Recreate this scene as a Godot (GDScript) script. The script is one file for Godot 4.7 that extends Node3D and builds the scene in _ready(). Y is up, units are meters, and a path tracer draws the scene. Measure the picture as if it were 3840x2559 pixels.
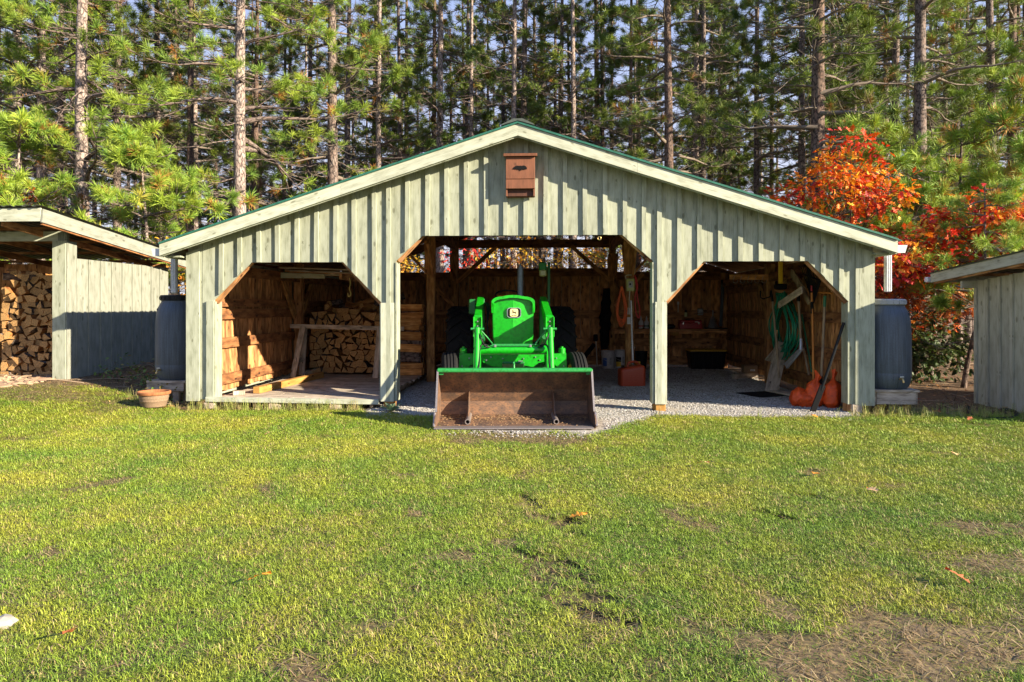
extends Node3D

# ---------------------------------------------------------------- helpers
var rng := RandomNumberGenerator.new()
var M := {}          # materials
var T := {}          # textures
var taken := {}      # names in use at top level

func rr(a: float, b: float) -> float:
	return rng.randf_range(a, b)

func numbered(called: String) -> String:
	var n: int = taken.get(called, 0)
	taken[called] = n + 1
	return called if n == 0 else "%s_%03d" % [called, n]

# a mesh builder: faces are given counter-clockwise as seen from outside
class MB:
	var v := PackedVector3Array()
	var n := PackedVector3Array()
	var u := PackedVector2Array()
	var c := PackedColorArray()
	var colored := false
	var col := Color.WHITE
	func tri(a: Vector3, b: Vector3, d: Vector3, ua := Vector2.ZERO, ub := Vector2.ZERO, ud := Vector2.ZERO) -> void:
		var nn := (b - a).cross(d - a).normalized()
		v.append(a); v.append(d); v.append(b)
		n.append(nn); n.append(nn); n.append(nn)
		u.append(ua); u.append(ud); u.append(ub)
		if colored:
			c.append(col); c.append(col); c.append(col)
	func stri(a: Vector3, b: Vector3, d: Vector3, na: Vector3, nb: Vector3, nd: Vector3, ua := Vector2.ZERO, ub := Vector2.ZERO, ud := Vector2.ZERO) -> void:
		v.append(a); v.append(d); v.append(b)
		n.append(na); n.append(nd); n.append(nb)
		u.append(ua); u.append(ud); u.append(ub)
		if colored:
			c.append(col); c.append(col); c.append(col)
	func quad(a: Vector3, b: Vector3, d: Vector3, e: Vector3, ua := Vector2.ZERO, ub := Vector2.ZERO, ud := Vector2.ZERO, ue := Vector2.ZERO) -> void:
		tri(a, b, d, ua, ub, ud)
		tri(a, d, e, ua, ud, ue)
	func mesh() -> ArrayMesh:
		var arr := []
		arr.resize(Mesh.ARRAY_MAX)
		arr[Mesh.ARRAY_VERTEX] = v
		arr[Mesh.ARRAY_NORMAL] = n
		arr[Mesh.ARRAY_TEX_UV] = u
		if colored:
			arr[Mesh.ARRAY_COLOR] = c
		var m := ArrayMesh.new()
		m.add_surface_from_arrays(Mesh.PRIMITIVE_TRIANGLES, arr)
		return m

# box centred at the transform's origin, grain (v) along its y; UVs in metres
func add_box(b: MB, xf: Transform3D, s: Vector3, ch := 0.0) -> void:
	var o := Vector2(rr(0, 0.35), rr(0, 1.4))
	var h := s * 0.5
	if ch > 0.0:
		_cham(b, xf, h, ch, o)
		return
	var P := []
	for k in 8:
		P.append(xf * Vector3(h.x if k & 1 else -h.x, h.y if k & 2 else -h.y, h.z if k & 4 else -h.z))
	var y0 := o + Vector2(0, 0)
	var y1 := o + Vector2(0, s.y)
	var dx := Vector2(s.x, 0)
	var dz := Vector2(s.z, 0)
	b.quad(P[4], P[5], P[7], P[6], y0, y0 + dx, y1 + dx, y1)
	b.quad(P[1], P[0], P[2], P[3], y0 + dx, y0, y1, y1 + dx)
	b.quad(P[5], P[1], P[3], P[7], y0, y0 + dz, y1 + dz, y1)
	b.quad(P[0], P[4], P[6], P[2], y0, y0 + dz, y1 + dz, y1)
	b.quad(P[6], P[7], P[3], P[2], y0, y0 + dx, y0 + dx + Vector2(0, s.z), y0 + Vector2(0, s.z))
	b.quad(P[0], P[1], P[5], P[4], y0, y0 + dx, y0 + dx + Vector2(0, s.z), y0 + Vector2(0, s.z))

func _cham(b: MB, xf: Transform3D, h: Vector3, ch: float, o: Vector2) -> void:
	# chamfered box: octagonal section along y with bevelled ends
	var g := Vector3(minf(ch, h.x * 0.9), minf(ch, h.y * 0.9), minf(ch, h.z * 0.9))
	var ring := [Vector2(h.x - g.x, h.z), Vector2(h.x, h.z - g.z), Vector2(h.x, -h.z + g.z), Vector2(h.x - g.x, -h.z), Vector2(-h.x + g.x, -h.z), Vector2(-h.x, -h.z + g.z), Vector2(-h.x, h.z - g.z), Vector2(-h.x + g.x, h.z)]
	var kx := (h.x - g.x) / h.x
	var kz := (h.z - g.z) / h.z
	var L := [[-h.y, true], [-h.y + g.y, false], [h.y - g.y, false], [h.y, true]]
	var lev := []
	for l in L:
		var row := []
		for p in ring:
			row.append(xf * Vector3(p.x * (kx if l[1] else 1.0), l[0], p.y * (kz if l[1] else 1.0)))
		lev.append(row)
	var per := 0.0
	for i in 8:
		var j := (i + 1) % 8
		var d: float = ring[i].distance_to(ring[j])
		for k in 3:
			var va: float = L[k][0] + h.y
			var vb: float = L[k + 1][0] + h.y
			b.quad(lev[k][j], lev[k][i], lev[k + 1][i], lev[k + 1][j], o + Vector2(per + d, va), o + Vector2(per, va), o + Vector2(per, vb), o + Vector2(per + d, vb))
		per += d
	for i in range(1, 7):
		b.tri(lev[0][0], lev[0][i], lev[0][i + 1], o, o + Vector2(0.02, 0), o + Vector2(0.02, 0.02))
		b.tri(lev[3][0], lev[3][i + 1], lev[3][i], o, o + Vector2(0.02, 0), o + Vector2(0.02, 0.02))

# swept round bar through points
func add_tube(b: MB, pts: Array, radii, sides := 8, caps := true, uo := 0.0) -> void:
	var np := pts.size()
	var rows := []
	var nrm := []
	var up := Vector3.UP
	var along := 0.0
	var prev_x := Vector3.ZERO
	var lens := []
	for i in np:
		var d: Vector3
		if i == 0:
			d = pts[1] - pts[0]
		elif i == np - 1:
			d = pts[i] - pts[i - 1]
		else:
			d = (pts[i + 1] - pts[i]).normalized() + (pts[i] - pts[i - 1]).normalized()
		d = d.normalized()
		var x: Vector3
		if prev_x == Vector3.ZERO:
			x = d.cross(Vector3.UP if absf(d.y) < 0.9 else Vector3.RIGHT).normalized()
		else:
			x = (prev_x - d * prev_x.dot(d)).normalized()
		prev_x = x
		var y := x.cross(d).normalized()
		var r: float = radii[i] if radii is Array else radii
		var row := []
		var nr := []
		for k in sides + 1:
			var a := TAU * k / sides
			var q := x * cos(a) + y * sin(a)
			row.append(pts[i] + q * r)
			nr.append(q)
		rows.append(row)
		nrm.append(nr)
		if i > 0:
			along += pts[i].distance_to(pts[i - 1])
		lens.append(along)
	for i in np - 1:
		var r0: float = radii[i] if radii is Array else radii
		for k in sides:
			var u0 := uo + TAU * r0 * k / sides
			var u1 := uo + TAU * r0 * (k + 1) / sides
			b.stri(rows[i][k], rows[i + 1][k + 1], rows[i][k + 1], nrm[i][k], nrm[i + 1][k + 1], nrm[i][k + 1], Vector2(u0, lens[i]), Vector2(u1, lens[i + 1]), Vector2(u1, lens[i]))
			b.stri(rows[i][k], rows[i + 1][k], rows[i + 1][k + 1], nrm[i][k], nrm[i + 1][k], nrm[i + 1][k + 1], Vector2(u0, lens[i]), Vector2(u0, lens[i + 1]), Vector2(u1, lens[i + 1]))
	if caps:
		for k in range(1, sides - 1):
			b.tri(rows[0][0], rows[0][k], rows[0][k + 1])
			b.tri(rows[np - 1][0], rows[np - 1][k + 1], rows[np - 1][k])

# turned shape: profile of (radius, height), bottom to top, about the transform's y
func add_lathe(b: MB, xf: Transform3D, prof: Array, sides := 24) -> void:
	var np := prof.size()
	var along := 0.0
	for i in np - 1:
		var p: Vector2 = prof[i]
		var q: Vector2 = prof[i + 1]
		var d := q - p
		var l := d.length()
		if l < 1e-6:
			continue
		var nn := Vector2(d.y, -d.x) / l
		# smooth with neighbours where the bend is small
		var n0 := nn
		var n1 := nn
		if i > 0:
			var e: Vector2 = (p - prof[i - 1])
			if e.length() > 1e-6 and e.normalized().dot(d / l) > 0.8:
				n0 = (nn + Vector2(e.y, -e.x).normalized()).normalized()
		if i < np - 2:
			var e: Vector2 = prof[i + 2] - q
			if e.length() > 1e-6 and e.normalized().dot(d / l) > 0.8:
				n1 = (nn + Vector2(e.y, -e.x).normalized()).normalized()
		for k in sides:
			var a0 := TAU * k / sides
			var a1 := TAU * (k + 1) / sides
			var c0 := Vector3(cos(a0), 0, -sin(a0))
			var c1 := Vector3(cos(a1), 0, -sin(a1))
			var A := xf * (c0 * p.x + Vector3(0, p.y, 0))
			var B := xf * (c1 * p.x + Vector3(0, p.y, 0))
			var C := xf * (c1 * q.x + Vector3(0, q.y, 0))
			var Dd := xf * (c0 * q.x + Vector3(0, q.y, 0))
			var m := xf.basis
			var na := (m * (c0 * n0.x + Vector3(0, n0.y, 0))).normalized()
			var nb := (m * (c1 * n0.x + Vector3(0, n0.y, 0))).normalized()
			var nc := (m * (c1 * n1.x + Vector3(0, n1.y, 0))).normalized()
			var nd := (m * (c0 * n1.x + Vector3(0, n1.y, 0))).normalized()
			var u0 := a0 * 0.25
			var u1 := a1 * 0.25
			if p.x > 1e-5:
				b.stri(A, B, C, na, nb, nc, Vector2(u0, along), Vector2(u1, along), Vector2(u1, along + l))
			if q.x > 1e-5:
				b.stri(A, C, Dd, na, nc, nd, Vector2(u0, along), Vector2(u1, along + l), Vector2(u0, along + l))
		along += l

# polygon (x, y) extruded along z from z0 to z1, then moved by xf; UV = plane coordinates
func add_prism(b: MB, xf: Transform3D, poly: PackedVector2Array, z0: float, z1: float, uo := Vector2.ZERO) -> void:
	var p := poly
	if Geometry2D.is_polygon_clockwise(p):   # in y-up terms this means counter-clockwise in Godot's y-down test
		p = poly.duplicate()
		p.reverse()
	var area := 0.0
	for i in p.size():
		var j := (i + 1) % p.size()
		area += p[i].x * p[j].y - p[j].x * p[i].y
	if area < 0:
		p.reverse()
	var idx := Geometry2D.triangulate_polygon(p)
	for k in range(0, idx.size(), 3):
		var a := p[idx[k]]
		var c := p[idx[k + 1]]
		var d := p[idx[k + 2]]
		if (c - a).cross(d - a) < 0:
			var t := c
			c = d
			d = t
		b.tri(xf * Vector3(a.x, a.y, z1), xf * Vector3(c.x, c.y, z1), xf * Vector3(d.x, d.y, z1), a + uo, c + uo, d + uo)
		b.tri(xf * Vector3(a.x, a.y, z0), xf * Vector3(d.x, d.y, z0), xf * Vector3(c.x, c.y, z0), a + uo, d + uo, c + uo)
	for i in p.size():
		var j := (i + 1) % p.size()
		var a := p[i]
		var c := p[j]
		var tk := Vector2(z1 - z0, 0)
		b.quad(xf * Vector3(a.x, a.y, z0), xf * Vector3(c.x, c.y, z0), xf * Vector3(c.x, c.y, z1), xf * Vector3(a.x, a.y, z1), a + uo, c + uo, c + uo + tk, a + uo + tk)

# closed skin over rings of equal size
func add_loft(b: MB, rings: Array, caps := true, smooth := true) -> void:
	var nr := rings.size()
	var k: int = rings[0].size()
	for i in nr - 1:
		for j in k:
			var jj := (j + 1) % k
			var A: Vector3 = rings[i][j]
			var B: Vector3 = rings[i][jj]
			var C: Vector3 = rings[i + 1][jj]
			var Dd: Vector3 = rings[i + 1][j]
			var u0 := Vector2(float(j) / k, float(i) / nr)
			if smooth:
				b.stri(A, B, C, _ln(rings, i, j), _ln(rings, i, jj), _ln(rings, i + 1, jj), u0, u0, u0)
				b.stri(A, C, Dd, _ln(rings, i, j), _ln(rings, i + 1, jj), _ln(rings, i + 1, j), u0, u0, u0)
			else:
				b.quad(A, B, C, Dd, Vector2(A.x, A.y), Vector2(B.x, B.y), Vector2(C.x, C.y), Vector2(Dd.x, Dd.y))
	if caps:
		for e in [0, nr - 1]:
			var m := Vector3.ZERO
			for p in rings[e]:
				m += p
			m /= k
			for j in k:
				var jj := (j + 1) % k
				if e == 0:
					b.tri(m, rings[e][jj], rings[e][j])
				else:
					b.tri(m, rings[e][j], rings[e][jj])

func _ln(rings: Array, i: int, j: int) -> Vector3:
	var k: int = rings[0].size()
	var t: Vector3 = rings[i][(j + 1) % k] - rings[i][(j + k - 1) % k]
	var w: Vector3 = rings[mini(i + 1, rings.size() - 1)][j] - rings[maxi(i - 1, 0)][j]
	return t.cross(w).normalized()

func mi(called: String, mesh: Mesh, mat: Material) -> MeshInstance3D:
	var o := MeshInstance3D.new()
	o.name = called
	o.mesh = mesh
	o.material_override = mat
	return o

func part(parent: Node3D, called: String, b, mat: Material, xf := Transform3D()) -> MeshInstance3D:
	var o := mi(called, b.mesh() if b is MB else b, mat)
	o.transform = xf
	parent.add_child(o, true)
	return o

func tag(o: Node3D, label: String, category: String, group := "") -> Node3D:
	o.set_meta("label", label)
	o.set_meta("category", category)
	if group:
		o.set_meta("group", group)
	return o

func thing(called: String, label: String, category: String, group := "", at := Vector3.ZERO, turn := 0.0) -> Node3D:
	var o := Node3D.new()
	o.name = numbered(called)
	o.position = at
	o.rotation.y = turn
	add_child(o)
	return tag(o, label, category, group)

func single(called: String, b, mat: Material, label: String, category: String, group := "", xf := Transform3D()) -> MeshInstance3D:
	var o := mi(numbered(called), b.mesh() if b is MB else b, mat)
	o.transform = xf
	add_child(o)
	tag(o, label, category, group)
	return o

# children were built in world coordinates: move the root to its base and the children back
func rebase(root: Node3D, base: Vector3) -> void:
	for c in root.get_children():
		c.position -= base
	root.position += base

# a straight piece of timber from a to b; side is the direction of its width
func beam_xf(a: Vector3, e: Vector3, side: Vector3) -> Transform3D:
	var y := (e - a).normalized()
	var x := (side - y * side.dot(y)).normalized()
	return Transform3D(Basis(x, y, x.cross(y)), (a + e) * 0.5)

func beam(parent: Node3D, called: String, a: Vector3, e: Vector3, w: float, t: float, side: Vector3, mat: Material, ch := 0.0) -> MeshInstance3D:
	var b := MB.new()
	add_box(b, Transform3D(), Vector3(w, a.distance_to(e), t), ch)
	return part(parent, called, b, mat, beam_xf(a, e, side))

func bar(parent: Node3D, called: String, pts: Array, r, mat: Material, sides := 10) -> MeshInstance3D:
	var b := MB.new()
	add_tube(b, pts, r, sides)
	return part(parent, called, b, mat)

func smoothed(pts: Array, per := 6) -> Array:
	var out := []
	var n := pts.size()
	for i in n - 1:
		var p0: Vector3 = pts[maxi(i - 1, 0)]
		var p1: Vector3 = pts[i]
		var p2: Vector3 = pts[i + 1]
		var p3: Vector3 = pts[mini(i + 2, n - 1)]
		for k in per:
			out.append(p1.cubic_interpolate(p2, p0, p3, float(k) / per))
	out.append(pts[n - 1])
	return out

# ---------------------------------------------------------------- materials
func nz(seed_: int, freq: float, type := FastNoiseLite.TYPE_SIMPLEX_SMOOTH, oct := 3) -> FastNoiseLite:
	var f := FastNoiseLite.new()
	f.seed = seed_
	f.noise_type = type
	f.frequency = freq
	f.fractal_octaves = oct
	f.fractal_type = FastNoiseLite.FRACTAL_FBM if oct > 1 else FastNoiseLite.FRACTAL_NONE
	return f

func pic(w: int, h: int, fn: Callable) -> ImageTexture:
	var d := PackedByteArray()
	d.resize(w * h * 3)
	var i := 0
	for y in h:
		for x in w:
			var c: Color = fn.call(x, y)
			d[i] = clampi(int(c.r * 255.0), 0, 255)
			d[i + 1] = clampi(int(c.g * 255.0), 0, 255)
			d[i + 2] = clampi(int(c.b * 255.0), 0, 255)
			i += 3
	return ImageTexture.create_from_image(Image.create_from_data(w, h, false, Image.FORMAT_RGB8, d))

func std(called: String, c: Color, rough := 0.8, metal := 0.0, tex: Texture2D = null, sc := Vector3.ONE) -> StandardMaterial3D:
	var m := StandardMaterial3D.new()
	m.resource_name = called
	m.albedo_color = c.linear_to_srgb()
	m.roughness = rough
	m.metallic = metal
	if tex:
		m.albedo_texture = tex
		m.uv1_scale = sc
	M[called] = m
	return m

func make_textures() -> void:
	# wood: 0.6 m across, 4 m along the grain
	var w := 384
	var h := 768
	var g1 := nz(1, 1.0, FastNoiseLite.TYPE_SIMPLEX_SMOOTH, 3)
	var g2 := nz(2, 1.0, FastNoiseLite.TYPE_SIMPLEX_SMOOTH, 2)
	var g3 := nz(3, 1.0, FastNoiseLite.TYPE_SIMPLEX_SMOOTH, 3)
	var knots := []
	for i in 26:
		knots.append(Vector3(rr(0, 0.6), rr(0, 4.0), rr(0.008, 0.02)))
	var grain := PackedFloat32Array()
	var mott := PackedFloat32Array()
	var knot := PackedFloat32Array()
	grain.resize(w * h); mott.resize(w * h); knot.resize(w * h)
	for y in h:
		var py := 4.0 * y / h
		var near := []
		for k in knots:
			if absf(k.y - py) < 0.3:
				near.append(k)
		for x in w:
			var px := 0.6 * x / w
			var kd := 0.0
			var push := 0.0
			for k in near:
				var dx: float = px - k.x
				var dy: float = (py - k.y) * 0.45
				var q: float = (dx * dx + dy * dy) / (k.z * k.z)
				if q < 14.0:
					kd = maxf(kd, clampf(1.3 - q * 1.1, 0.0, 1.0))
					push += signf(dx) * 0.02 * exp(-q * 0.3)
			var i := y * w + x
			var wp := px + push + 0.012 * g3.get_noise_2d(px * 5.0, py * 1.3)
			grain[i] = 0.65 * g1.get_noise_2d(wp * 150.0, py * 0.9) + 0.45 * g2.get_noise_2d(wp * 420.0 + 50.0, py * 6.0)
			mott[i] = g3.get_noise_2d(px * 9.0 + 20.0, py * 3.0)
			knot[i] = kd
	var wood := func(dark: Color, mid: Color, light: Color, cg: float, cm: float, kcol: Color, ks: float) -> ImageTexture:
		return pic(w, h, func(x, y):
			var i: int = y * w + x
			var t: float = grain[i] * cg + mott[i] * cm
			var c := mid.lerp(light, clampf(t, 0.0, 1.0)) if t > 0.0 else mid.lerp(dark, clampf(-t, 0.0, 1.0))
			return c.lerp(kcol, knot[i] * ks))
	T.paint = wood.call(Color(0.56, 0.57, 0.50), Color(0.86, 0.87, 0.825), Color(0.96, 0.97, 0.94), 0.95, 0.55, Color(0.52, 0.52, 0.45), 0.65)
	T.brown = wood.call(Color(0.40, 0.28, 0.18), Color(0.70, 0.54, 0.38), Color(0.90, 0.75, 0.57), 0.9, 1.1, Color(0.22, 0.12, 0.06), 0.9)
	T.grey = wood.call(Color(0.36, 0.33, 0.30), Color(0.71, 0.67, 0.62), Color(0.90, 0.86, 0.82), 1.1, 0.8, Color(0.26, 0.22, 0.2), 0.9)
	T.fresh = wood.call(Color(0.60, 0.42, 0.18), Color(0.83, 0.65, 0.36), Color(0.95, 0.82, 0.55), 0.8, 0.6, Color(0.4, 0.22, 0.09), 0.9)
	T.split = wood.call(Color(0.42, 0.26, 0.13), Color(0.76, 0.55, 0.32), Color(0.93, 0.76, 0.52), 1.3, 0.9, Color(0.4, 0.22, 0.1), 0.5)
	# sawn end of a log: 0.3 m
	var e1 := nz(11, 0.035)
	var e2 := nz(12, 0.16)
	T.log_end = pic(192, 192, func(x, y):
		var d := Vector2(x - 70.0, y + 40.0).length() + 5.0 * e1.get_noise_2d(x, y)
		var ring := 0.5 + 0.5 * sin(d * 0.62)
		var t := 0.72 + 0.10 * ring + 0.22 * e1.get_noise_2d(x * 1.5, y * 1.5) + 0.16 * e2.get_noise_2d(x, y)
		return Color(0.93 * t, 0.76 * t, 0.53 * t))
	# pine bark: 1 m round, 2 m tall
	var b1 := FastNoiseLite.new()
	b1.noise_type = FastNoiseLite.TYPE_CELLULAR
	b1.cellular_return_type = FastNoiseLite.RETURN_DISTANCE2_SUB
	b1.frequency = 0.055
	b1.seed = 5
	var b2 := nz(6, 0.05)
	var b3 := nz(7, 0.012)
	T.bark = pic(256, 512, func(x, y):
		var wx: float = x + 6.0 * b2.get_noise_2d(x, y * 0.5)
		var f: float = clampf(b1.get_noise_2d(wx, y * 0.42) + 1.0, 0.0, 1.0)
		var plate := smoothstep(0.05, 0.32, f)
		var t := 0.5 + 0.5 * b2.get_noise_2d(x * 2.0, y * 0.7)
		var c := Color(0.60, 0.54, 0.50).lerp(Color(0.76, 0.71, 0.67), t).lerp(Color(0.60, 0.48, 0.42), clampf(0.5 + 0.9 * b3.get_noise_2d(x * 2.0, y), 0.0, 1.0) * 0.6)
		return Color(0.25, 0.21, 0.19).lerp(c, plate))
	# gravel and soil: neutral speckle
	var s1 := FastNoiseLite.new()
	s1.noise_type = FastNoiseLite.TYPE_CELLULAR
	s1.cellular_return_type = FastNoiseLite.RETURN_CELL_VALUE
	s1.frequency = 0.12
	var s2 := nz(8, 0.02)
	T.gravel = pic(384, 384, func(x, y):
		var t: float = 0.72 + 0.22 * s1.get_noise_2d(x, y) + 0.16 * s2.get_noise_2d(x, y)
		return Color(t, t * 0.98, t * 0.95))
	var s3 := nz(9, 0.09)
	var s4 := nz(10, 0.02)
	T.soil = pic(512, 512, func(x, y):
		var t: float = 0.7 + 0.35 * s3.get_noise_2d(x, y) + 0.2 * s4.get_noise_2d(x, y)
		return Color(t, t * 0.97, t * 0.92))
	# rusted, scratched bucket steel: 2 m
	var r1 := nz(13, 0.012, FastNoiseLite.TYPE_SIMPLEX_SMOOTH, 5)
	var r2 := nz(14, 0.06)
	var scr := []
	for i in 46:
		scr.append([Vector2(rr(0, 512), rr(0, 512)), Vector2.from_angle(rr(-0.7, 0.5)), rr(15, 75)])
	var rust := PackedFloat32Array()
	rust.resize(512 * 512)
	for s in scr:
		for k in int(s[2]):
			var p: Vector2 = s[0] + s[1] * k
			var q := Vector2i(posmod(int(p.x), 512), posmod(int(p.y), 512))
			rust[q.y * 512 + q.x] = 1.0
	T.rust = pic(512, 512, func(x, y):
		var t: float = r1.get_noise_2d(x, y)
		var f: float = r2.get_noise_2d(x, y)
		var c := Color(0.40, 0.33, 0.29).lerp(Color(0.54, 0.42, 0.33), clampf(0.5 + t * 1.3, 0, 1)).lerp(Color(0.29, 0.26, 0.255), clampf(f * 1.2, 0, 1))
		return c.lerp(Color(0.70, 0.58, 0.44), rust[y * 512 + x] * 0.6))
	var d1 := nz(15, 0.05)
	var gz := nz(17, 0.02, FastNoiseLite.TYPE_SIMPLEX_SMOOTH, 5)
	var gs := PackedFloat32Array()
	gs.resize(256 * 256)
	for i in 60:
		var p := Vector2(rr(0, 256), rr(0, 256))
		var q := Vector2.from_angle(rr(0, TAU))
		for k in rng.randi_range(3, 22):
			p += q
			gs[posmod(int(p.y), 256) * 256 + posmod(int(p.x), 256)] = 1.0
	T.grime = pic(256, 256, func(x, y):
		var t: float = gz.get_noise_2d(x, y)
		var c := Color(0.97, 0.97, 0.97).lerp(Color(0.80, 0.78, 0.70), clampf(t * 1.6, 0.0, 1.0)).lerp(Color(0.62, 0.60, 0.55), clampf(-t * 1.3 - 0.25, 0.0, 1.0))
		return c.lerp(Color(0.9, 0.9, 0.85) if (x + y) % 2 == 0 else Color(0.4, 0.42, 0.38), gs[y * 256 + x] * 0.6))
	var d2 := nz(16, 0.2)
	T.dirty = pic(256, 256, func(x, y):
		var t: float = 0.88 + 0.12 * d1.get_noise_2d(x, y) + 0.07 * d2.get_noise_2d(x, y)
		return Color(t, t, t))
	T.streak = pic(256, 256, func(x, y):
		var t: float = 0.86 + 0.16 * d1.get_noise_2d(x * 2.0, y * 0.25) + 0.08 * d2.get_noise_2d(x, y)
		return Color(t, t, t))

func make_materials() -> void:
	var ws := Vector3(1.0 / 0.6, 0.25, 1)
	for i in 4:
		var k: float = [1.0, 0.93, 1.06, 0.98][i]
		std("paint%d" % i, Color(0.455, 0.472, 0.405) * k, 0.75, 0.0, T.paint, ws)
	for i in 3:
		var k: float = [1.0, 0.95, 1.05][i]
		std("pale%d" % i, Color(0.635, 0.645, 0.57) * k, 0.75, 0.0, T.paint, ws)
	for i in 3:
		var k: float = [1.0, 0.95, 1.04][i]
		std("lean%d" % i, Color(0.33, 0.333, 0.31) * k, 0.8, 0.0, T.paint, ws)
	for i in 3:
		var k: float = [1.0, 0.92, 1.07][i]
		std("taupe%d" % i, Color(0.53, 0.495, 0.43) * k, 0.8, 0.0, T.paint, ws)
	for i in 5:
		var k: float = [1.0, 0.8, 1.2, 0.66, 0.9][i]
		std("brown%d" % i, Color(0.98, 0.80, 0.62) * k, 0.85, 0.0, T.brown, ws)
	for i in 3:
		var k: float = [0.9, 0.72, 1.05][i]
		std("grey%d" % i, Color(0.95, 0.89, 0.82) * k, 0.9, 0.0, T.grey, ws)
	std("rail", Color(0.50, 0.36, 0.25), 0.9, 0.0, T.brown, ws)
	std("post", Color(0.78, 0.68, 0.46), 0.85, 0.0, T.brown, ws)
	std("fresh", Color(0.60, 0.54, 0.44), 0.8, 0.0, T.fresh, ws)
	for i in 4:
		var k: float = [1.0, 0.82, 0.68, 0.92][i]
		std("log%d" % i, Color(0.98, 0.88, 0.72) * k, 0.9, 0.0, T.split, ws)
		std("end%d" % i, Color(0.98, 0.86, 0.68) * k, 0.9, 0.0, T.log_end, Vector3(3.3, 3.3, 1))
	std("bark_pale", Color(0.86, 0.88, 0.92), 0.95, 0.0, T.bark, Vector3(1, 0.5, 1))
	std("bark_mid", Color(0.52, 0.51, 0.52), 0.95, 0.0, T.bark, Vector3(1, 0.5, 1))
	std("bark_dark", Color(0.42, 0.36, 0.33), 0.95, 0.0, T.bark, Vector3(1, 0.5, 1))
	std("twig", Color(0.24, 0.19, 0.15), 0.95, 0.0, T.streak, Vector3(4, 1, 1))
	var nd := std("needle", Color(1, 1, 1), 0.6)
	nd.vertex_color_use_as_albedo = true
	nd.backlight_enabled = true
	nd.backlight = Color(0.55, 0.55, 0.55)
	var lf := std("leaf", Color(1, 1, 1), 0.55)
	lf.vertex_color_use_as_albedo = true
	lf.backlight_enabled = true
	lf.backlight = Color(0.75, 0.75, 0.75)
	var gr := std("grass", Color(1, 1, 1), 0.6)
	gr.vertex_color_use_as_albedo = true
	gr.backlight_enabled = true
	gr.backlight = Color(0.5, 0.5, 0.5)
	var so := std("soil", Color(1, 1, 1), 0.95, 0.0, T.soil, Vector3(0.6, 0.6, 1))
	so.vertex_color_use_as_albedo = true
	std("gravel", Color(0.60, 0.56, 0.50), 0.95, 0.0, T.gravel, Vector3(1.1, 1.1, 1))
	var st := std("stone", Color(1, 1, 1), 0.9)
	st.vertex_color_use_as_albedo = true
	std("roof_green", Color(0.028, 0.16, 0.11), 0.45, 0.0, T.dirty, Vector3(1, 1, 1))
	std("roof_dark", Color(0.10, 0.12, 0.10), 0.5, 0.2, T.dirty, Vector3(1, 1, 1))
	std("white_metal", Color(0.74, 0.75, 0.78), 0.4, 0.0, T.dirty, Vector3(2, 2, 1))
	std("barrel", Color(0.090, 0.114, 0.146), 0.5, 0.0, T.streak, Vector3(1.5, 0.6, 1))
	std("black_plastic", Color(0.014, 0.015, 0.017), 0.4, 0.0, T.dirty, Vector3(3, 3, 1))
	std("rubber", Color(0.020, 0.020, 0.021), 0.75, 0.0, T.dirty, Vector3(2, 2, 1))
	M.black_plastic.metallic_specular = 0.3
	M.rubber.metallic_specular = 0.25
	std("lid_grey", Color(0.33, 0.34, 0.35), 0.4)
	std("brass", Color(0.62, 0.44, 0.18), 0.35, 0.8)
	std("terracotta", Color(0.40, 0.15, 0.055), 0.85, 0.0, T.streak, Vector3(1, 1, 1))
	std("terracotta_pale", Color(0.30, 0.20, 0.125), 0.9, 0.0, T.dirty, Vector3(3, 3, 1))
	var g := std("green_paint", Color(0.002, 0.38, 0.006), 0.45, 0.0, T.grime, Vector3(1.6, 1.6, 1.6))
	g.uv1_triplanar = true
	g.clearcoat_enabled = true
	g.clearcoat = 0.25
	g.clearcoat_roughness = 0.15
	std("green_worn", Color(0.02, 0.27, 0.055), 0.5, 0.0, T.grime, Vector3(3, 3, 3)).uv1_triplanar = true
	std("green_dark", Color(0.01, 0.15, 0.03), 0.5, 0.0, T.grime, Vector3(2, 2, 2)).uv1_triplanar = true
	std("rust", Color(1.0, 0.92, 0.84), 0.6, 0.25, T.rust, Vector3(0.8, 0.8, 1))
	std("rust_edge", Color(0.38, 0.33, 0.31), 0.45, 0.6, T.dirty, Vector3(3, 3, 1))
	std("yellow", Color(0.75, 0.42, 0.02), 0.45, 0.0, T.dirty, Vector3(2, 2, 1))
	std("cream", Color(0.80, 0.66, 0.30), 0.4)
	std("chrome", Color(0.75, 0.76, 0.78), 0.2, 0.9)
	std("steel", Color(0.40, 0.41, 0.43), 0.4, 0.7, T.dirty, Vector3(2, 2, 1))
	std("pipe_grey", Color(0.16, 0.18, 0.22), 0.45, 0.5, T.dirty, Vector3(2, 2, 1))
	std("lamp_lens", Color(0.42, 0.45, 0.18), 0.2)
	std("red_can", Color(0.52, 0.065, 0.016), 0.45, 0.0, T.dirty, Vector3(2, 2, 1))
	std("orange_bag", Color(0.78, 0.085, 0.004), 0.6, 0.0, T.dirty, Vector3(2, 2, 1))
	std("orange_cord", Color(0.62, 0.11, 0.02), 0.5)
	std("red_cord", Color(0.50, 0.03, 0.03), 0.5)
	std("pail_white", Color(0.70, 0.70, 0.70), 0.4, 0.0, T.dirty, Vector3(2, 2, 1))
	std("blue_print", Color(0.03, 0.12, 0.40), 0.4)
	std("yellow_print", Color(0.80, 0.50, 0.03), 0.4)
	std("tool_red", Color(0.36, 0.012, 0.014), 0.35)
	std("hose_green", Color(0.010, 0.20, 0.115), 0.35)
	std("handle_grey", Color(0.52, 0.43, 0.32), 0.85, 0.0, T.grey, ws)
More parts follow.
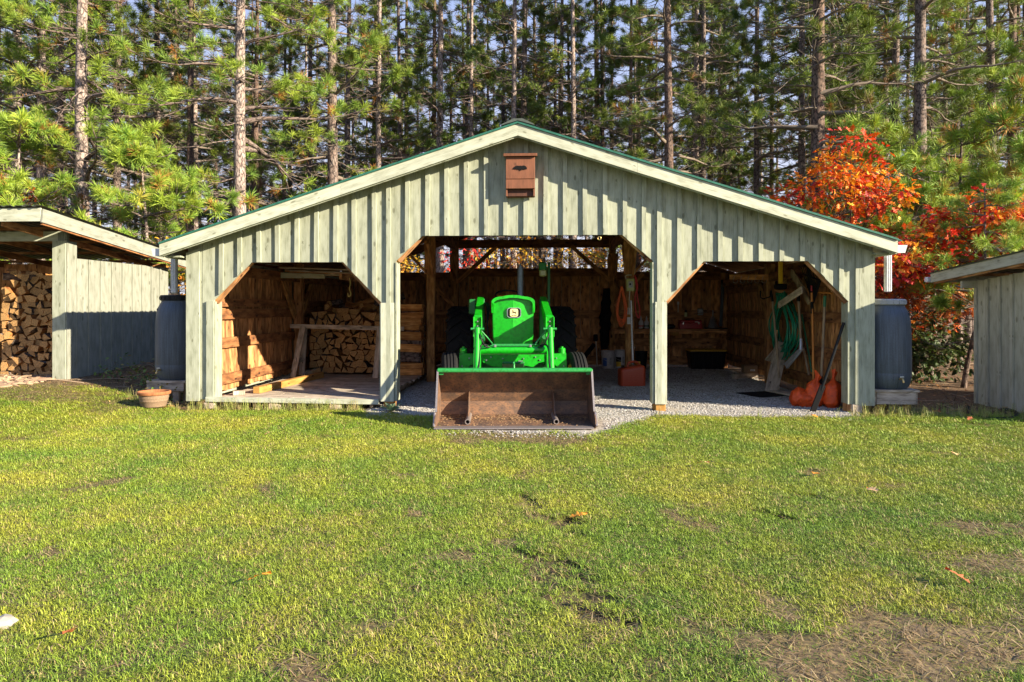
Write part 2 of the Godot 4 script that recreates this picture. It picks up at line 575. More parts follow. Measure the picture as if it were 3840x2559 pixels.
	std("handle_brown", Color(0.66, 0.42, 0.22), 0.6, 0.0, T.fresh, ws)
	std("alu", Color(0.62, 0.65, 0.70), 0.35, 0.5, T.dirty, Vector3(3, 3, 1))
	std("cardboard", Color(0.22, 0.14, 0.08), 0.9)
	std("paper", Color(0.75, 0.74, 0.70), 0.8)
	std("green_tool", Color(0.02, 0.13, 0.06), 0.5)
	std("rope", Color(0.60, 0.46, 0.14), 0.9)
	std("box_brown", Color(0.27, 0.095, 0.05), 0.7, 0.0, T.paint, ws)
	std("box_dark", Color(0.12, 0.04, 0.025), 0.7, 0.0, T.paint, ws)
	std("bat_black", Color(0.012, 0.012, 0.013), 0.8).metallic_specular = 0.15
	std("stone_pale", Color(0.42, 0.39, 0.33), 0.9, 0.0, T.dirty, Vector3(9, 9, 1))
	std("ivory", Color(0.62, 0.58, 0.46), 0.5)
	std("bark_chip", Color(0.50, 0.38, 0.27), 0.95, 0.0, T.brown, ws)

# ---------------------------------------------------------------- ground
func smooth01(a: float, b: float, x: float) -> float:
	return smoothstep(a, b, x)

var gn1: FastNoiseLite
var gn2: FastNoiseLite
var gn3: FastNoiseLite
const RUTS := [[-0.22, 4.05, -0.10, 4.22, 0.058], [-0.12, 4.25, -0.02, 4.40, 0.058], [0.02, 4.62, 0.10, 4.78, 0.058], [0.08, 4.85, 0.20, 4.98, 0.058], [0.16, 4.62, 0.22, 4.76, 0.058], [-0.20, 5.28, -0.06, 5.36, 0.058], [-0.16, 5.46, 0.00, 5.54, 0.058], [-0.10, 5.64, 0.05, 5.74, 0.058], [0.04, 5.40, 0.16, 5.50, 0.058], [0.08, 5.60, 0.22, 5.70, 0.058], [0.12, 5.82, 0.28, 5.92, 0.058], [-0.04, 5.86, 0.10, 5.96, 0.058], [0.18, 6.04, 0.36, 6.14, 0.058], [1.40, 4.40, 1.62, 4.60, 0.058], [1.85, 3.95, 2.10, 4.20, 0.058]]

func rut(x: float, z: float) -> float:
	var m := 0.0
	for r in RUTS:
		var a := Vector2(r[0], r[1])
		var e := Vector2(r[2], r[3])
		var p := Geometry2D.get_closest_point_to_segment(Vector2(x, z), a, e)
		var d: float = p.distance_to(Vector2(x, z)) + 0.02 * gn2.get_noise_2d(x * 9.0, z * 9.0)
		m = maxf(m, (1.0 - smoothstep(r[4] * 0.35, r[4] * 1.3, d)) * clampf(1.0 + 1.2 * gn3.get_noise_2d(x * 14.0, z * 14.0), 0.0, 1.0))
	return m

func ground_y(x: float, z: float) -> float:
	var y := 0.26 * smooth01(-5.0, -7.6, x) * (1.0 - 0.55 * smooth01(0.5, 4.0, z))
	y += 0.10 * smooth01(-5.2, -6.5, x) * smooth01(-0.8, -3.5, z)
	y += 0.016 * gn1.get_noise_2d(x * 1.2, z * 1.2) * smooth01(0.2, 1.5, absf(z + 3.2) - 3.2)
	if z > 3.0 and z < 7.0 and absf(x) < 3.0:
		y -= 0.05 * rut(x, z)
	return y

# 1 where the lawn grows, 0 in the wood, on the gravel and the bare patches
func lawn(x: float, z: float) -> float:
	var e := z + 0.25 * gn2.get_noise_2d(x * 2.2, z * 2.2)
	var edge := 0.35
	if x < -5.0:
		edge = lerpf(0.2, -0.55, smooth01(-5.0, -6.6, x))
	if x > 4.3:
		edge = 0.3
	var f := smooth01(edge - 0.25, edge + 0.3, e)
	f *= 1.0 - gravel_at(x, z)
	return f

func gravel_at(x: float, z: float) -> float:
	# gravel floor of the shed, spilling out round the bucket
	var wob := 0.24 * gn2.get_noise_2d(x * 2.5, z * 2.5) + 0.12 * gn3.get_noise_2d(x * 6.0, z * 6.0)
	if x < -2.45 or x > 4.0 or z < -6.75:
		return 0.0
	var front := 0.42
	if x > 0.2 and x < 1.45:
		front = 0.40 + 1.15 * smooth01(1.45, 0.6, x) + 0.18 * gn3.get_noise_2d(x * 5.0, 3.0)
	elif x <= 0.2 and x > -1.3:
		front = 1.62
	elif x <= -1.3:
		front = 0.5
	elif x >= 1.45:
		front = 0.34 + 0.1 * smooth01(2.0, 3.5, x)
	return 1.0 - smooth01(front - 0.12, front + 0.16, z + wob)

func bare_at(x: float, z: float) -> float:
	var b := 0.0
	var t: float = gn1.get_noise_2d(x * 5.0 + 40.0, z * 5.0)
	# the worn patch in the lower right, the straw below the left shed and in front of the bucket
	b = maxf(b, (1.0 - smooth01(0.35, 0.95, Vector2((x - 1.75) / 1.5, (z - 6.25) / 0.40).length() + 0.8 * t)) * 0.78)
	b = maxf(b, (1.0 - smooth01(0.4, 1.0, Vector2((x - 2.7) / 0.9, (z - 5.35) / 0.22).length() + 0.8 * t)) * 0.7)
	b = maxf(b, (1.0 - smooth01(0.4, 1.1, Vector2((x + 8.0) / 1.9, (z + 0.4) / 0.75).length() + 0.5 * t)) * 0.9)
	b = maxf(b, (1.0 - smooth01(0.3, 1.0, Vector2((x + 0.3) / 1.45, (z - 1.9) / 0.48).length() + 0.5 * t)) * 0.95)
	b = maxf(b, (1.0 - smooth01(0.2, 1.0, Vector2((x + 0.85) / 0.45, (z - 2.2) / 0.5).length() + 0.7 * t)) * 0.7)
	b = maxf(b, (1.0 - smooth01(0.3, 1.0, Vector2((x + 6.9) / 2.3, (z - 0.25) / 0.8).length() + 0.6 * t)) * 0.8)
	b = maxf(b, smooth01(0.33, 0.60, t + 0.30 * gn2.get_noise_2d(x * 3.0, z * 3.0)) * 0.75)
	if z > 3.0 and z < 7.0 and absf(x) < 3.0:
		b = maxf(b, rut(x, z) * 1.05)
	return clampf(b, 0.0, 1.0)

func make_ground() -> void:
	gn1 = nz(21, 0.22)
	gn2 = nz(22, 0.30)
	gn3 = nz(23, 0.6)
	var xs := PackedFloat32Array()
	var zs := PackedFloat32Array()
	for k in [-900.0, -300.0, -120.0, -60.0, -35.0, -24.0, -17.0, -13.0]:
		xs.append(k)
	for i in 301:
		xs.append(-10.0 + i * 0.0667)
	for k in [13.0, 17.0, 24.0, 35.0, 60.0, 120.0, 300.0, 900.0]:
		xs.append(k)
	for k in [-900.0, -300.0, -120.0, -70.0, -45.0, -32.0, -24.0, -18.0, -14.0, -11.0, -9.0]:
		zs.append(k)
	for i in 61:
		zs.append(-7.5 + i * 0.115)
	for i in 130:
		zs.append(-0.45 + i * 0.06)
	for k in [7.6, 8.5, 10.0, 14.0, 25.0, 60.0, 200.0, 900.0]:
		zs.append(k)
	var v := PackedVector3Array()
	var c := PackedColorArray()
	var u := PackedVector2Array()
	var idx := PackedInt32Array()
	var nx := xs.size()
	for z in zs:
		for x in xs:
			v.append(Vector3(x, ground_y(x, z), z))
			u.append(Vector2(x, z))
			var l := lawn(x, z)
			var b := bare_at(x, z)
			var t: float = 0.5 + 0.5 * gn2.get_noise_2d(x * 1.7, z * 1.7)
			var wood := Color(0.215, 0.125, 0.062).lerp(Color(0.30, 0.18, 0.085), t)
			var thatch := Color(0.20, 0.20, 0.05).lerp(Color(0.14, 0.175, 0.035), t)
			var dirt := Color(0.36, 0.25, 0.15).lerp(Color(0.30, 0.20, 0.115), t)
			var col := wood.lerp(thatch.lerp(dirt, b), l)
			if z > 3.0 and z < 7.0 and absf(x) < 3.0:
				col = col.lerp(Color(0.13, 0.085, 0.05), rut(x, z) * 0.95)
			c.append(col)
	for j in zs.size() - 1:
		for i in nx - 1:
			var a := j * nx + i
			idx.append_array([a, a + 1, a + nx, a + 1, a + nx + 1, a + nx])
	var arr := []
	arr.resize(Mesh.ARRAY_MAX)
	arr[Mesh.ARRAY_VERTEX] = v
	arr[Mesh.ARRAY_COLOR] = c
	arr[Mesh.ARRAY_TEX_UV] = u
	arr[Mesh.ARRAY_INDEX] = idx
	var st := SurfaceTool.new()
	st.create_from_arrays(arr)
	st.generate_normals()
	var g := mi("ground", st.commit(), M.soil)
	add_child(g)
	g.set_meta("kind", "structure")
	# gravel sheet with a torn edge
	var b := MB.new()
	var q := 0.1
	for i in range(-25, 41):
		for j in range(-68, 20):
			var x := i * q
			var z := j * q
			if gravel_at(x + q * 0.5, z + q * 0.5) < 0.35:
				continue
			var P := []
			for o in [Vector2(0, 0), Vector2(0, q), Vector2(q, q), Vector2(q, 0)]:
				var px: float = x + o.x
				var pz: float = z + o.y
				var e := gravel_at(px, pz)
				P.append(Vector3(px, ground_y(px, pz) + (0.006 + 0.012 * gn3.get_noise_2d(px * 4.0, pz * 4.0) if e > 0.35 else -0.004) + 0.004, pz))
			b.quad(P[0], P[1], P[2], P[3], Vector2(P[0].x, P[0].z), Vector2(P[1].x, P[1].z), Vector2(P[2].x, P[2].z), Vector2(P[3].x, P[3].z))
	var gv := mi("gravel_floor", b.mesh(), M.gravel)
	add_child(gv)
	gv.set_meta("kind", "structure")

func blob(seed_: int, sides := 5) -> ArrayMesh:
	var b := MB.new()
	var f := nz(seed_, 0.9, FastNoiseLite.TYPE_SIMPLEX_SMOOTH, 1)
	var rings := []
	for i in range(1, 4):
		var row := []
		var el := PI * i / 4.0
		for k in sides:
			var a := TAU * k / sides
			var d := Vector3(sin(el) * cos(a), -cos(el), -sin(el) * sin(a))
			row.append(d * (1.0 + 0.35 * f.get_noise_3dv(d * 2.0)))
		rings.append(row)
	for k in sides:
		var kk := (k + 1) % sides
		b.tri(Vector3(0, -1, 0), rings[0][kk], rings[0][k])
		b.tri(Vector3(0, 1, 0), rings[2][k], rings[2][kk])
		for i in 2:
			b.quad(rings[i][k], rings[i][kk], rings[i + 1][kk], rings[i + 1][k])
	return b.mesh()

func many(called: String, mesh: Mesh, mat: Material, xfs: Array, cols: Array) -> MultiMeshInstance3D:
	var mm := MultiMesh.new()
	mm.transform_format = MultiMesh.TRANSFORM_3D
	mm.use_colors = true
	mm.mesh = mesh
	mm.instance_count = xfs.size()
	for i in xfs.size():
		mm.set_instance_transform(i, xfs[i])
		mm.set_instance_color(i, cols[i])
	var o := MultiMeshInstance3D.new()
	o.name = called
	o.multimesh = mm
	o.material_override = mat
	return o

func stuff(called: String, mesh: Mesh, mat: Material, xfs: Array, cols: Array, label: String, category: String) -> void:
	var o := many(called, mesh, mat, xfs, cols)
	add_child(o)
	tag(o, label, category)
	o.set_meta("kind", "stuff")

func blade_clump(n: int, hmin: float, hmax: float, spread: float, lean: float, w: float) -> ArrayMesh:
	var b := MB.new()
	b.colored = true
	for i in n:
		var tone := rr(0.42, 1.5)
		b.col = Color(tone, tone, tone * rr(0.7, 1.2))
		var a := rr(0, TAU)
		var p := Vector3(cos(a), 0, sin(a)) * spread * sqrt(rng.randf())
		var d := Vector3.RIGHT.rotated(Vector3.UP, rr(0, TAU))
		var s := d.cross(Vector3.UP)
		var h := rr(hmin, hmax)
		var l := lean * pow(rng.randf(), 0.8) + 0.15
		var k := 1.0 / sqrt(1.0 + l * l)
		var m := p + d * h * l * k * 0.45 + Vector3.UP * h * k * 0.75
		var t := p + d * h * l * k + Vector3.UP * h * k * rr(0.45, 1.0)
		var w2 := s * w * rr(0.7, 1.3) + Vector3.UP * w * rr(-0.5, 0.5)
		b.tri(p - w2, p + w2, m + w2 * 0.85)
		b.tri(p - w2, m + w2 * 0.85, m - w2 * 0.85)
		b.tri(m - w2 * 0.85, m + w2 * 0.85, t)
	return b.mesh()

func make_lawn() -> void:
	var clump := blade_clump(20, 0.020, 0.056, 0.045, 2.2, 0.00145)
	var xs := []
	var cs := []
	var n := 0
	var cam := Vector2(0, 9.17)
	while n < 190000:
		n += 1
		# more per square metre near the camera
		var z: float = 7.4 - 8.4 * pow(rng.randf(), 0.72)
		var half := (9.17 - z) * 0.80 + 0.3
		var x := rr(-half - 0.25, half) - (9.17 - z) * 0.055
		if rng.randf() > half / 7.5 + 0.25:
			continue
		var l := lawn(x, z)
		if z < -0.2 and x > -5.6:
			continue
		var b := bare_at(x, z)
		var ru := rut(x, z) if z > 3.0 and absf(x) < 3.0 else 0.0
		if rng.randf() > l * (1.0 - 0.88 * b) or ru > 0.4:
			continue
		var t: float = gn1.get_noise_2d(x * 3.0 + 9.0, z * 3.0)
		var q: float = gn2.get_noise_2d(x * 5.0, z * 5.0 + 7.0)
		var c := Color(0.185, 0.295, 0.022).lerp(Color(0.39, 0.395, 0.040), clampf(0.5 + 0.8 * t, 0, 1))
		c = c.lerp(Color(0.115, 0.235, 0.022), clampf(0.45 + 1.6 * q + 0.12 * (z - 5.0), 0, 0.95) * 0.6)
		c = c.lerp(Color(0.38, 0.29, 0.12), 0.9 if rng.randf() < 0.10 + 0.35 * b else 0.0)
		c = c * rr(0.75, 1.25)
		var far := smooth01(3.0, 9.0, 9.17 - z)
		var s := rr(0.65, 1.2) * (1.0 + 0.25 * far)
		if z < 0.75 and x > 4.0:
			s *= 1.3
		var tall := rr(0.6, 1.05) * (0.45 if b > 0.4 else 1.0)
		xs.append(Transform3D(Basis(Vector3.UP, rr(0, TAU)).scaled(Vector3(s * (1.1 + 0.5 * far), s * tall, s * (1.1 + 0.5 * far))), Vector3(x, ground_y(x, z) - 0.004, z)))
		cs.append(c)
	stuff("lawn_grass", clump, M.grass, xs, cs, "short green and yellowing grass over the whole lawn before the sheds", "grass")
	# straw: dry blades lying flat
	var flat := blade_clump(8, 0.04, 0.10, 0.05, 5.0, 0.0014)
	xs = []
	cs = []
	for i in 42000:
		var z: float = 7.4 - 8.8 * pow(rng.randf(), 0.75)
		var half := (9.17 - z) * 0.80 + 0.3
		var x := rr(-half - 0.25, half) - (9.17 - z) * 0.055
		if rng.randf() > half / 7.5 + 0.2 or gravel_at(x, z) > 0.5:
			continue
		var inside: bool = x > -4.9 and x < 4.2 and z < -0.05
		if inside:
			continue
		var b := bare_at(x, z)
		if rng.randf() > 0.36 + 0.64 * b:
			continue
		var s := rr(0.8, 1.5)
		xs.append(Transform3D(Basis(Vector3.UP, rr(0, TAU)).scaled(Vector3(s, s * 0.3, s)), Vector3(x, ground_y(x, z) + 0.002, z)))
		cs.append(Color(0.46, 0.35, 0.19).lerp(Color(0.30, 0.19, 0.09), rng.randf()) * rr(0.7, 1.15))
	stuff("dry_straw", flat, M.grass, xs, cs, "dry straw and thatch lying between the grass on the lawn", "straw")
	# tall seeding grass along the front of the shed
	var tall := blade_clump(8, 0.10, 0.26, 0.03, 0.7, 0.0022)
	xs = []
	cs = []
	for i in 900:
		var x := rr(-6.2, 6.0)
		var z := rr(0.02, 0.5)
		if x > -2.2 and x < 3.6 and rng.randf() < 0.86:
			continue
		if x > -4.9 and x < -2.3:
			z = rr(0.04, 0.3)
		if x < -5.0:
			z = rr(-1.2, 0.1)
		if gravel_at(x, z) > 0.6:
			continue
		var s := rr(0.5, 1.0)
		xs.append(Transform3D(Basis(Vector3.UP, rr(0, TAU)).scaled(Vector3.ONE * s), Vector3(x, ground_y(x, z), z)))
		cs.append(Color(0.24, 0.30, 0.05).lerp(Color(0.42, 0.32, 0.14), 0.8 if rng.randf() < 0.4 else 0.1) * rr(0.7, 1.2))
	stuff("tall_grass", tall, M.grass, xs, cs, "longer uncut grass along the foot of the sheds", "grass")
	# stones of the gravel
	xs = []
	cs = []
	var pebble := blob(3)
	for i in 110000:
		var x := rr(-2.4, 4.0)
		var z := rr(-6.6, 2.0)
		if rng.randf() > maxf(gravel_at(x, z), 0.25 * gravel_at(x, z - 0.28)) or (z < -3.5 and rng.randf() < 0.5):
			continue
		if x > -1.35 and x < 0.65 and z > 0.66 and z < 1.56:
			continue
		var s := rr(0.003, 0.0095) * (1.5 if rng.randf() < 0.06 else 1.0)
		xs.append(Transform3D(Basis.from_euler(Vector3(rr(0, TAU), rr(0, TAU), rr(0, TAU))).scaled(Vector3(s * rr(0.8, 1.5), s * rr(0.5, 0.9), s)), Vector3(x, ground_y(x, z) + 0.012 + s * 0.2, z)))
		var k := rr(0.22, 0.47)
		cs.append(Color(k, k * 0.955, k * 0.90))
	stuff("gravel_stones", pebble, M.stone, xs, cs, "grey crushed stone spread over the shed floor and out past the bucket", "gravel")

# ---------------------------------------------------------------- the open shed
const RX := -0.40        # ridge
const RY := 3.79         # top of the barge boards at the ridge
const SL := 0.322        # roof slope

func roof_y(x: float) -> float:
	return RY - SL * absf(x - RX)

const PROFILE := [
	[-4.975, 0.12, -4.60, 0.12], [-4.60, 1.49, -4.08, 2.008], [-4.08, 2.008, -2.80, 2.008], [-2.80, 2.008, -2.27, 1.455], [-2.27, 0.12, -2.07, 0.12],
	[-2.07, 2.02, -1.71, 2.36], [-1.71, 2.36, 0.975, 2.36], [0.975, 2.36, 1.39, 2.01], [1.39, 0.11, 1.555, 0.11], [1.555, 1.46, 2.055, 2.0],
	[2.055, 2.0, 3.41, 2.0], [3.41, 2.0, 3.93, 1.468], [3.93, 0.12, 4.24, 0.12]]

# the piece of the front between x0 and x1, as a polygon
func front_piece(x0: float, x1: float, drop := 0.0) -> PackedVector2Array:
	var p := PackedVector2Array()
	for s in PROFILE:
		var a := maxf(x0, s[0])
		var e := minf(x1, s[2])
		if e - a < 0.0005:
			continue
		var k: float = (s[3] - s[1]) / (s[2] - s[0])
		p.append(Vector2(a, s[1] + k * (a - s[0])))
		p.append(Vector2(e, s[1] + k * (e - s[0])))
	var out := PackedVector2Array()
	for q in p:
		if out.is_empty() or out[out.size() - 1].distance_to(q) > 0.001:
			out.append(q)
	out.append(Vector2(x1, roof_y(x1) - 0.05 - drop))
	if x0 < RX and x1 > RX:
		out.append(Vector2(RX, RY - 0.05 - drop))
	out.append(Vector2(x0, roof_y(x0) - 0.05 - drop))
	return out

func pick(base: String, n: int) -> Material:
	return M["%s%d" % [base, rng.randi() % n]]

func vertical_boards(root: Node3D, called: String, a: Vector3, e: Vector3, y0: Callable, y1: Callable, w: float, t: float, base: String, n: int, gap := 0.004, jit := 0.006) -> void:
	var d := e - a
	var len := d.length()
	var cnt := int(round(len / w))
	var ww := len / cnt
	d /= len
	for i in cnt:
		var p := a + d * (ww * (i + 0.5))
		var lo: float = y0.call(p) + rr(-0.012, 0.012)
		var hi: float = y1.call(p)
		beam(root, called, Vector3(p.x, lo, p.z) + d.cross(Vector3.UP) * rr(-jit, jit), Vector3(p.x, hi, p.z) + d.cross(Vector3.UP) * rr(-jit, jit), ww - gap - rr(0.0, 0.004), t, d, pick(base, n))

func corrugated(zlen: float, run: float, thick := 0.002, pitch := 0.15, hgt := 0.014) -> MB:
	# sheet: local x along the slope (0..run), z across, y up; ribs run along x
	var b := MB.new()
	var prof := []
	var n := int(round(zlen / pitch))
	for i in n:
		var z0 := i * pitch
		prof.append(Vector2(z0, 0)); prof.append(Vector2(z0 + pitch * 0.58, 0)); prof.append(Vector2(z0 + pitch * 0.68, hgt)); prof.append(Vector2(z0 + pitch * 0.88, hgt))
	prof.append(Vector2(n * pitch, 0))
	for i in prof.size() - 1:
		var p: Vector2 = prof[i]
		var q: Vector2 = prof[i + 1]
		b.quad(Vector3(0, p.y, p.x), Vector3(0, q.y, q.x), Vector3(run, q.y, q.x), Vector3(run, p.y, p.x), Vector2(0, p.x), Vector2(0, q.x), Vector2(run, q.x), Vector2(run, p.x))
		b.quad(Vector3(0, p.y - thick, p.x), Vector3(run, p.y - thick, p.x), Vector3(run, q.y - thick, q.x), Vector3(0, q.y - thick, q.x), Vector2(0, p.x), Vector2(run, p.x), Vector2(run, q.x), Vector2(0, q.x))
		b.quad(Vector3(0, p.y - thick, p.x), Vector3(0, q.y - thick, q.x), Vector3(0, q.y, q.x), Vector3(0, p.y, p.x))
		b.quad(Vector3(run, p.y - thick, p.x), Vector3(run, p.y, p.x), Vector3(run, q.y, q.x), Vector3(run, q.y - thick, q.x))
	return b

func make_shed() -> void:
	var s := thing("open_shed", "long sage green board-and-batten open shed with three bays and a low gable roof", "shed")
	# front: boards, battens, post casings
	var cuts := [-4.975, -4.77, -4.50, -4.235, -3.97, -3.70, -3.435, -3.17, -2.905, -2.64, -2.37, -2.17, -1.905, -1.64, -1.375, -1.11, -0.845, -0.575, -0.305, -0.04, 0.225, 0.49, 0.755, 1.02, 1.275, 1.47, 1.735, 2.0, 2.265, 2.53, 2.795, 3.06, 3.325, 3.59, 3.83, 4.04, 4.24]
	for i in cuts.size() - 1:
		var b := MB.new()
		var uo := Vector2(rr(0, 5), rr(0, 1.2))
		add_prism(b, Transform3D(), front_piece(cuts[i] + 0.003, cuts[i + 1] - 0.003), rr(-0.022, -0.019), rr(-0.002, 0.001), uo)
		part(s, "board", b, pick("paint", 4))
	for i in range(1, cuts.size() - 1):
		var x: float = cuts[i] + rr(-0.008, 0.008)
		var w := rr(0.028, 0.031)
		if x < -4.6 and i == 1:
			continue
		var b := MB.new()
		var p := front_piece(x - w, x + w)
		# a slight wander along the length
		for k in p.size():
			p[k].x += 0.004 * sin(p[k].y * 2.3 + i)
		add_prism(b, Transform3D(), p, 0.003, rr(0.030, 0.034), Vector2(rr(0, 5), rr(0, 1.2)))
		part(s, "batten", b, pick("paint", 4))
	# corner boards and post casings, proud of the boards
	var casings := [[-4.985, -4.80, 0.10, 2.20], [4.055, 4.25, 0.105, 2.17], [-2.272, -2.095, 0.115, 1.452], [1.415, 1.567, 0.105, 1.462], [-4.70, -4.598, 0.12, 1.475]]
	for c in casings:
		var b := MB.new()
		var p := PackedVector2Array([Vector2(c[0], c[2]), Vector2(c[1], c[2]), Vector2(c[1], c[3]), Vector2(c[0], c[3] - (0.06 if c[0] < -4.9 else 0.0))])
		if c[0] > 4.0:
			p[2].y -= 0.06
			p[3].y = c[3]
		add_prism(b, Transform3D(), p, 0.003, 0.032, Vector2(rr(0, 5), rr(0, 1.2)))
		part(s, "casing_board", b, pick("pale", 3) if c[0] > -2.3 and c[0] < 2.0 else pick("paint", 4))
	# returns of the casings along the posts
	for c in [[-2.064, 0.118, 2.0], [1.386, 0.108, 1.99], [-4.592, 0.122, 1.47], [3.924, 0.122, 1.46], [1.562, 0.108, 1.44], [-2.281, 0.118, 1.44]]:
		beam(s, "casing_board", Vector3(c[0], c[1], -0.085), Vector3(c[0], c[2], -0.085), 0.018, 0.20, Vector3.RIGHT, pick("paint", 4))
	# barge boards in two lengths each, fillet below, green roof edge above
	for sgn in [-1.0, 1.0]:
		var joints := [0.0, 2.35 if sgn < 0 else 1.55, 4.825]
		for k in 2:
			var xa: float = RX + sgn * (joints[k] + 0.0005)
			var xb: float = RX + sgn * (joints[k + 1] - 0.0015)
			var b := MB.new()
			var p := PackedVector2Array([Vector2(xa, roof_y(xa) - 0.152), Vector2(xb, roof_y(xb) - 0.152), Vector2(xb, roof_y(xb)), Vector2(xa, roof_y(xa))])
			# grain along the board: turned UVs
			_barge(b, p, 0.246, 0.272)
			part(s, "barge_board", b, pick("pale", 3))
			b = MB.new()
			_barge(b, PackedVector2Array([Vector2(xa, roof_y(xa) - 0.168), Vector2(xb, roof_y(xb) - 0.168), Vector2(xb, roof_y(xb) - 0.055), Vector2(xa, roof_y(xa) - 0.055)]), 0.215, 0.243)
			part(s, "barge_fillet", b, pick("paint", 4))
			b = MB.new()
			_barge(b, PackedVector2Array([Vector2(xa, roof_y(xa) + 0.003), Vector2(xb, roof_y(xb) + 0.003), Vector2(xb, roof_y(xb) + 0.028), Vector2(xa, roof_y(xa) + 0.028)]), 0.262, 0.292)
			part(s, "roof_edge", b, M.roof_green)
		# soffit boards between front and barge board
		var sb := MB.new()
		var x0: float = RX + sgn * 0.01
		var x1: float = RX + sgn * 4.80
		_barge(sb, PackedVector2Array([Vector2(x0, roof_y(x0) - 0.052), Vector2(x1, roof_y(x1) - 0.052), Vector2(x1, roof_y(x1) - 0.030), Vector2(x0, roof_y(x0) - 0.030)]), -7.0, 0.243)
		part(s, "roof_boarding", sb, M.brown3)
		# metal roof sheets
		var run := 4.88 * sqrt(1.0 + SL * SL)
		for k in 8:
			var sh := corrugated(0.9, run)
			var bx := Vector3(sgn, -SL, 0).normalized()
			var bz := Vector3(0, 0, sgn)
			var xf := Transform3D(Basis(bx, bz.cross(bx), bz), Vector3(RX, RY + 0.012, 0.27 - 0.9 * k if sgn < 0 else -0.63 - 0.9 * k))
			part(s, "roof_sheet", sh, M.roof_green, xf)
		# eave: fascia, plate
		var ex: float = RX + sgn * 4.80
		beam(s, "eave_fascia", Vector3(ex, roof_y(ex) - 0.115, 0.213), Vector3(ex, roof_y(ex) - 0.115, -6.95), 0.13, 0.024, Vector3.UP, pick("pale", 3))
		var wx: float = RX + sgn * 4.53
		beam(s, "wall_plate", Vector3(wx, 2.06, -0.04), Vector3(wx, 2.06, -6.85), 0.14, 0.09, Vector3.UP, M.rail)
		# eave return board at the front corner
		beam(s, "eave_return", Vector3(RX + sgn * 4.62, 2.085, 0.01), Vector3(RX + sgn * 4.80, 2.085, 0.01), 0.022, 0.22, Vector3.UP, pick("paint", 4))
		# gutter and downpipe (square section)
		var gx: float = RX + sgn * 4.885
		var gb := MB.new()
		var gp := PackedVector2Array([Vector2(-0.055, -0.06), Vector2(0.045, -0.06), Vector2(0.075, 0.035), Vector2(0.068, 0.035), Vector2(0.040, -0.054), Vector2(-0.049, -0.054), Vector2(-0.049, 0.035), Vector2(-0.055, 0.035)])
		add_prism(gb, Transform3D(Basis(Vector3(sgn, 0, 0), Vector3.UP, Vector3(0, 0, 1)), Vector3(gx, roof_y(gx) - 0.07, 0)), gp, -6.9, 0.23)
		var g := part(s, "gutter", gb, M.white_metal)
		var cb := MB.new()
		add_prism(cb, Transform3D(Basis(Vector3(sgn, 0, 0), Vector3.UP, Vector3(0, 0, 1)), Vector3(gx, roof_y(gx) - 0.07, 0)), PackedVector2Array([Vector2(-0.057, -0.062), Vector2(0.047, -0.062), Vector2(0.078, 0.037), Vector2(-0.057, 0.037)]), 0.231, 0.236)
		part(g, "gutter_end", cb, M.white_metal)
		var dx := -5.365 if sgn < 0 else 4.60
		var db := MB.new()
		add_box(db, Transform3D(Basis(), Vector3(dx, 1.85 if sgn < 0 else 1.86, -0.35)), Vector3(0.085, 0.52, 0.065), 0.012)
		for k in [-0.024, 0.0, 0.024]:
			add_box(db, Transform3D(Basis(), Vector3(dx + k, 1.855, -0.316)), Vector3(0.008, 0.50, 0.006))
		part(s, "downpipe", db, M.white_metal)
	# ridge cap
	var rc := MB.new()
	add_prism(rc, Transform3D(), PackedVector2Array([Vector2(RX - 0.22, RY - 0.028), Vector2(RX - 0.2, RY - 0.005), Vector2(RX - 0.06, RY + 0.062), Vector2(RX + 0.06, RY + 0.062), Vector2(RX + 0.2, RY - 0.005), Vector2(RX + 0.22, RY - 0.028), Vector2(RX, RY + 0.036)]), -6.95, 0.30)
	part(s, "ridge_cap", rc, M.roof_dark)
	# posts: front, middle, back
	for x in [-4.68, -2.175, 1.475, 4.0]:
		for z in [-0.10, -3.40, -6.68]:
			var top: float = roof_y(x) - 0.20
			var inner: bool = x > -3.0 and x < 3.0
			beam(s, "post", Vector3(x, -0.25, z), Vector3(x, top, z), 0.15, 0.15, Vector3.RIGHT, M.post if inner else M.brown1, 0.008)
			if inner and z < -1.0:
				for sg in ([signf(x)] if z > -5.0 else []):
					# knee braces up to the tie beams and the plates
					beam(s, "knee_brace", Vector3(x + sg * 0.02, 1.95, z), Vector3(x + sg * 0.52, 2.50, z), 0.09, 0.04, Vector3.BACK, pick("brown", 3))
				beam(s, "knee_brace", Vector3(x + 0.05, 1.98, z + 0.07), Vector3(x + 0.05, 2.55, z + 0.62), 0.04, 0.12, Vector3.RIGHT, pick("brown", 3))
				beam(s, "knee_brace", Vector3(x - 0.05, 1.98, z - 0.07), Vector3(x - 0.05, 2.55, z - 0.62), 0.04, 0.12, Vector3.RIGHT, pick("brown", 3))
				beam(s, "gusset_board", Vector3(x - 0.06, 2.0, z + 0.088), Vector3(x - 0.06, 2.62, z + 0.088), 0.10, 0.022, Vector3.RIGHT, M.brown2)
				beam(s, "gusset_board", Vector3(x + 0.05, 2.0, z + 0.088), Vector3(x + 0.05, 2.62, z + 0.088), 0.09, 0.022, Vector3.RIGHT, M.brown0)
	# tie beams across, purlins along
	for z in [-0.16, -3.40, -6.68]:
		beam(s, "tie_beam", Vector3(-2.3, 2.86, z + 0.02), Vector3(1.6, 2.86, z + 0.02), 0.19, 0.045, Vector3.UP, M.rail)
		for sgn in [-1.0, 1.0]:
			var a: float = RX + sgn * 0.05
			var e: float = RX + sgn * 4.7
			beam(s, "rafter", Vector3(a, roof_y(a) - 0.19, z - 0.1), Vector3(e, roof_y(e) - 0.19, z - 0.1), 0.17, 0.045, Vector3.UP, M.rail)
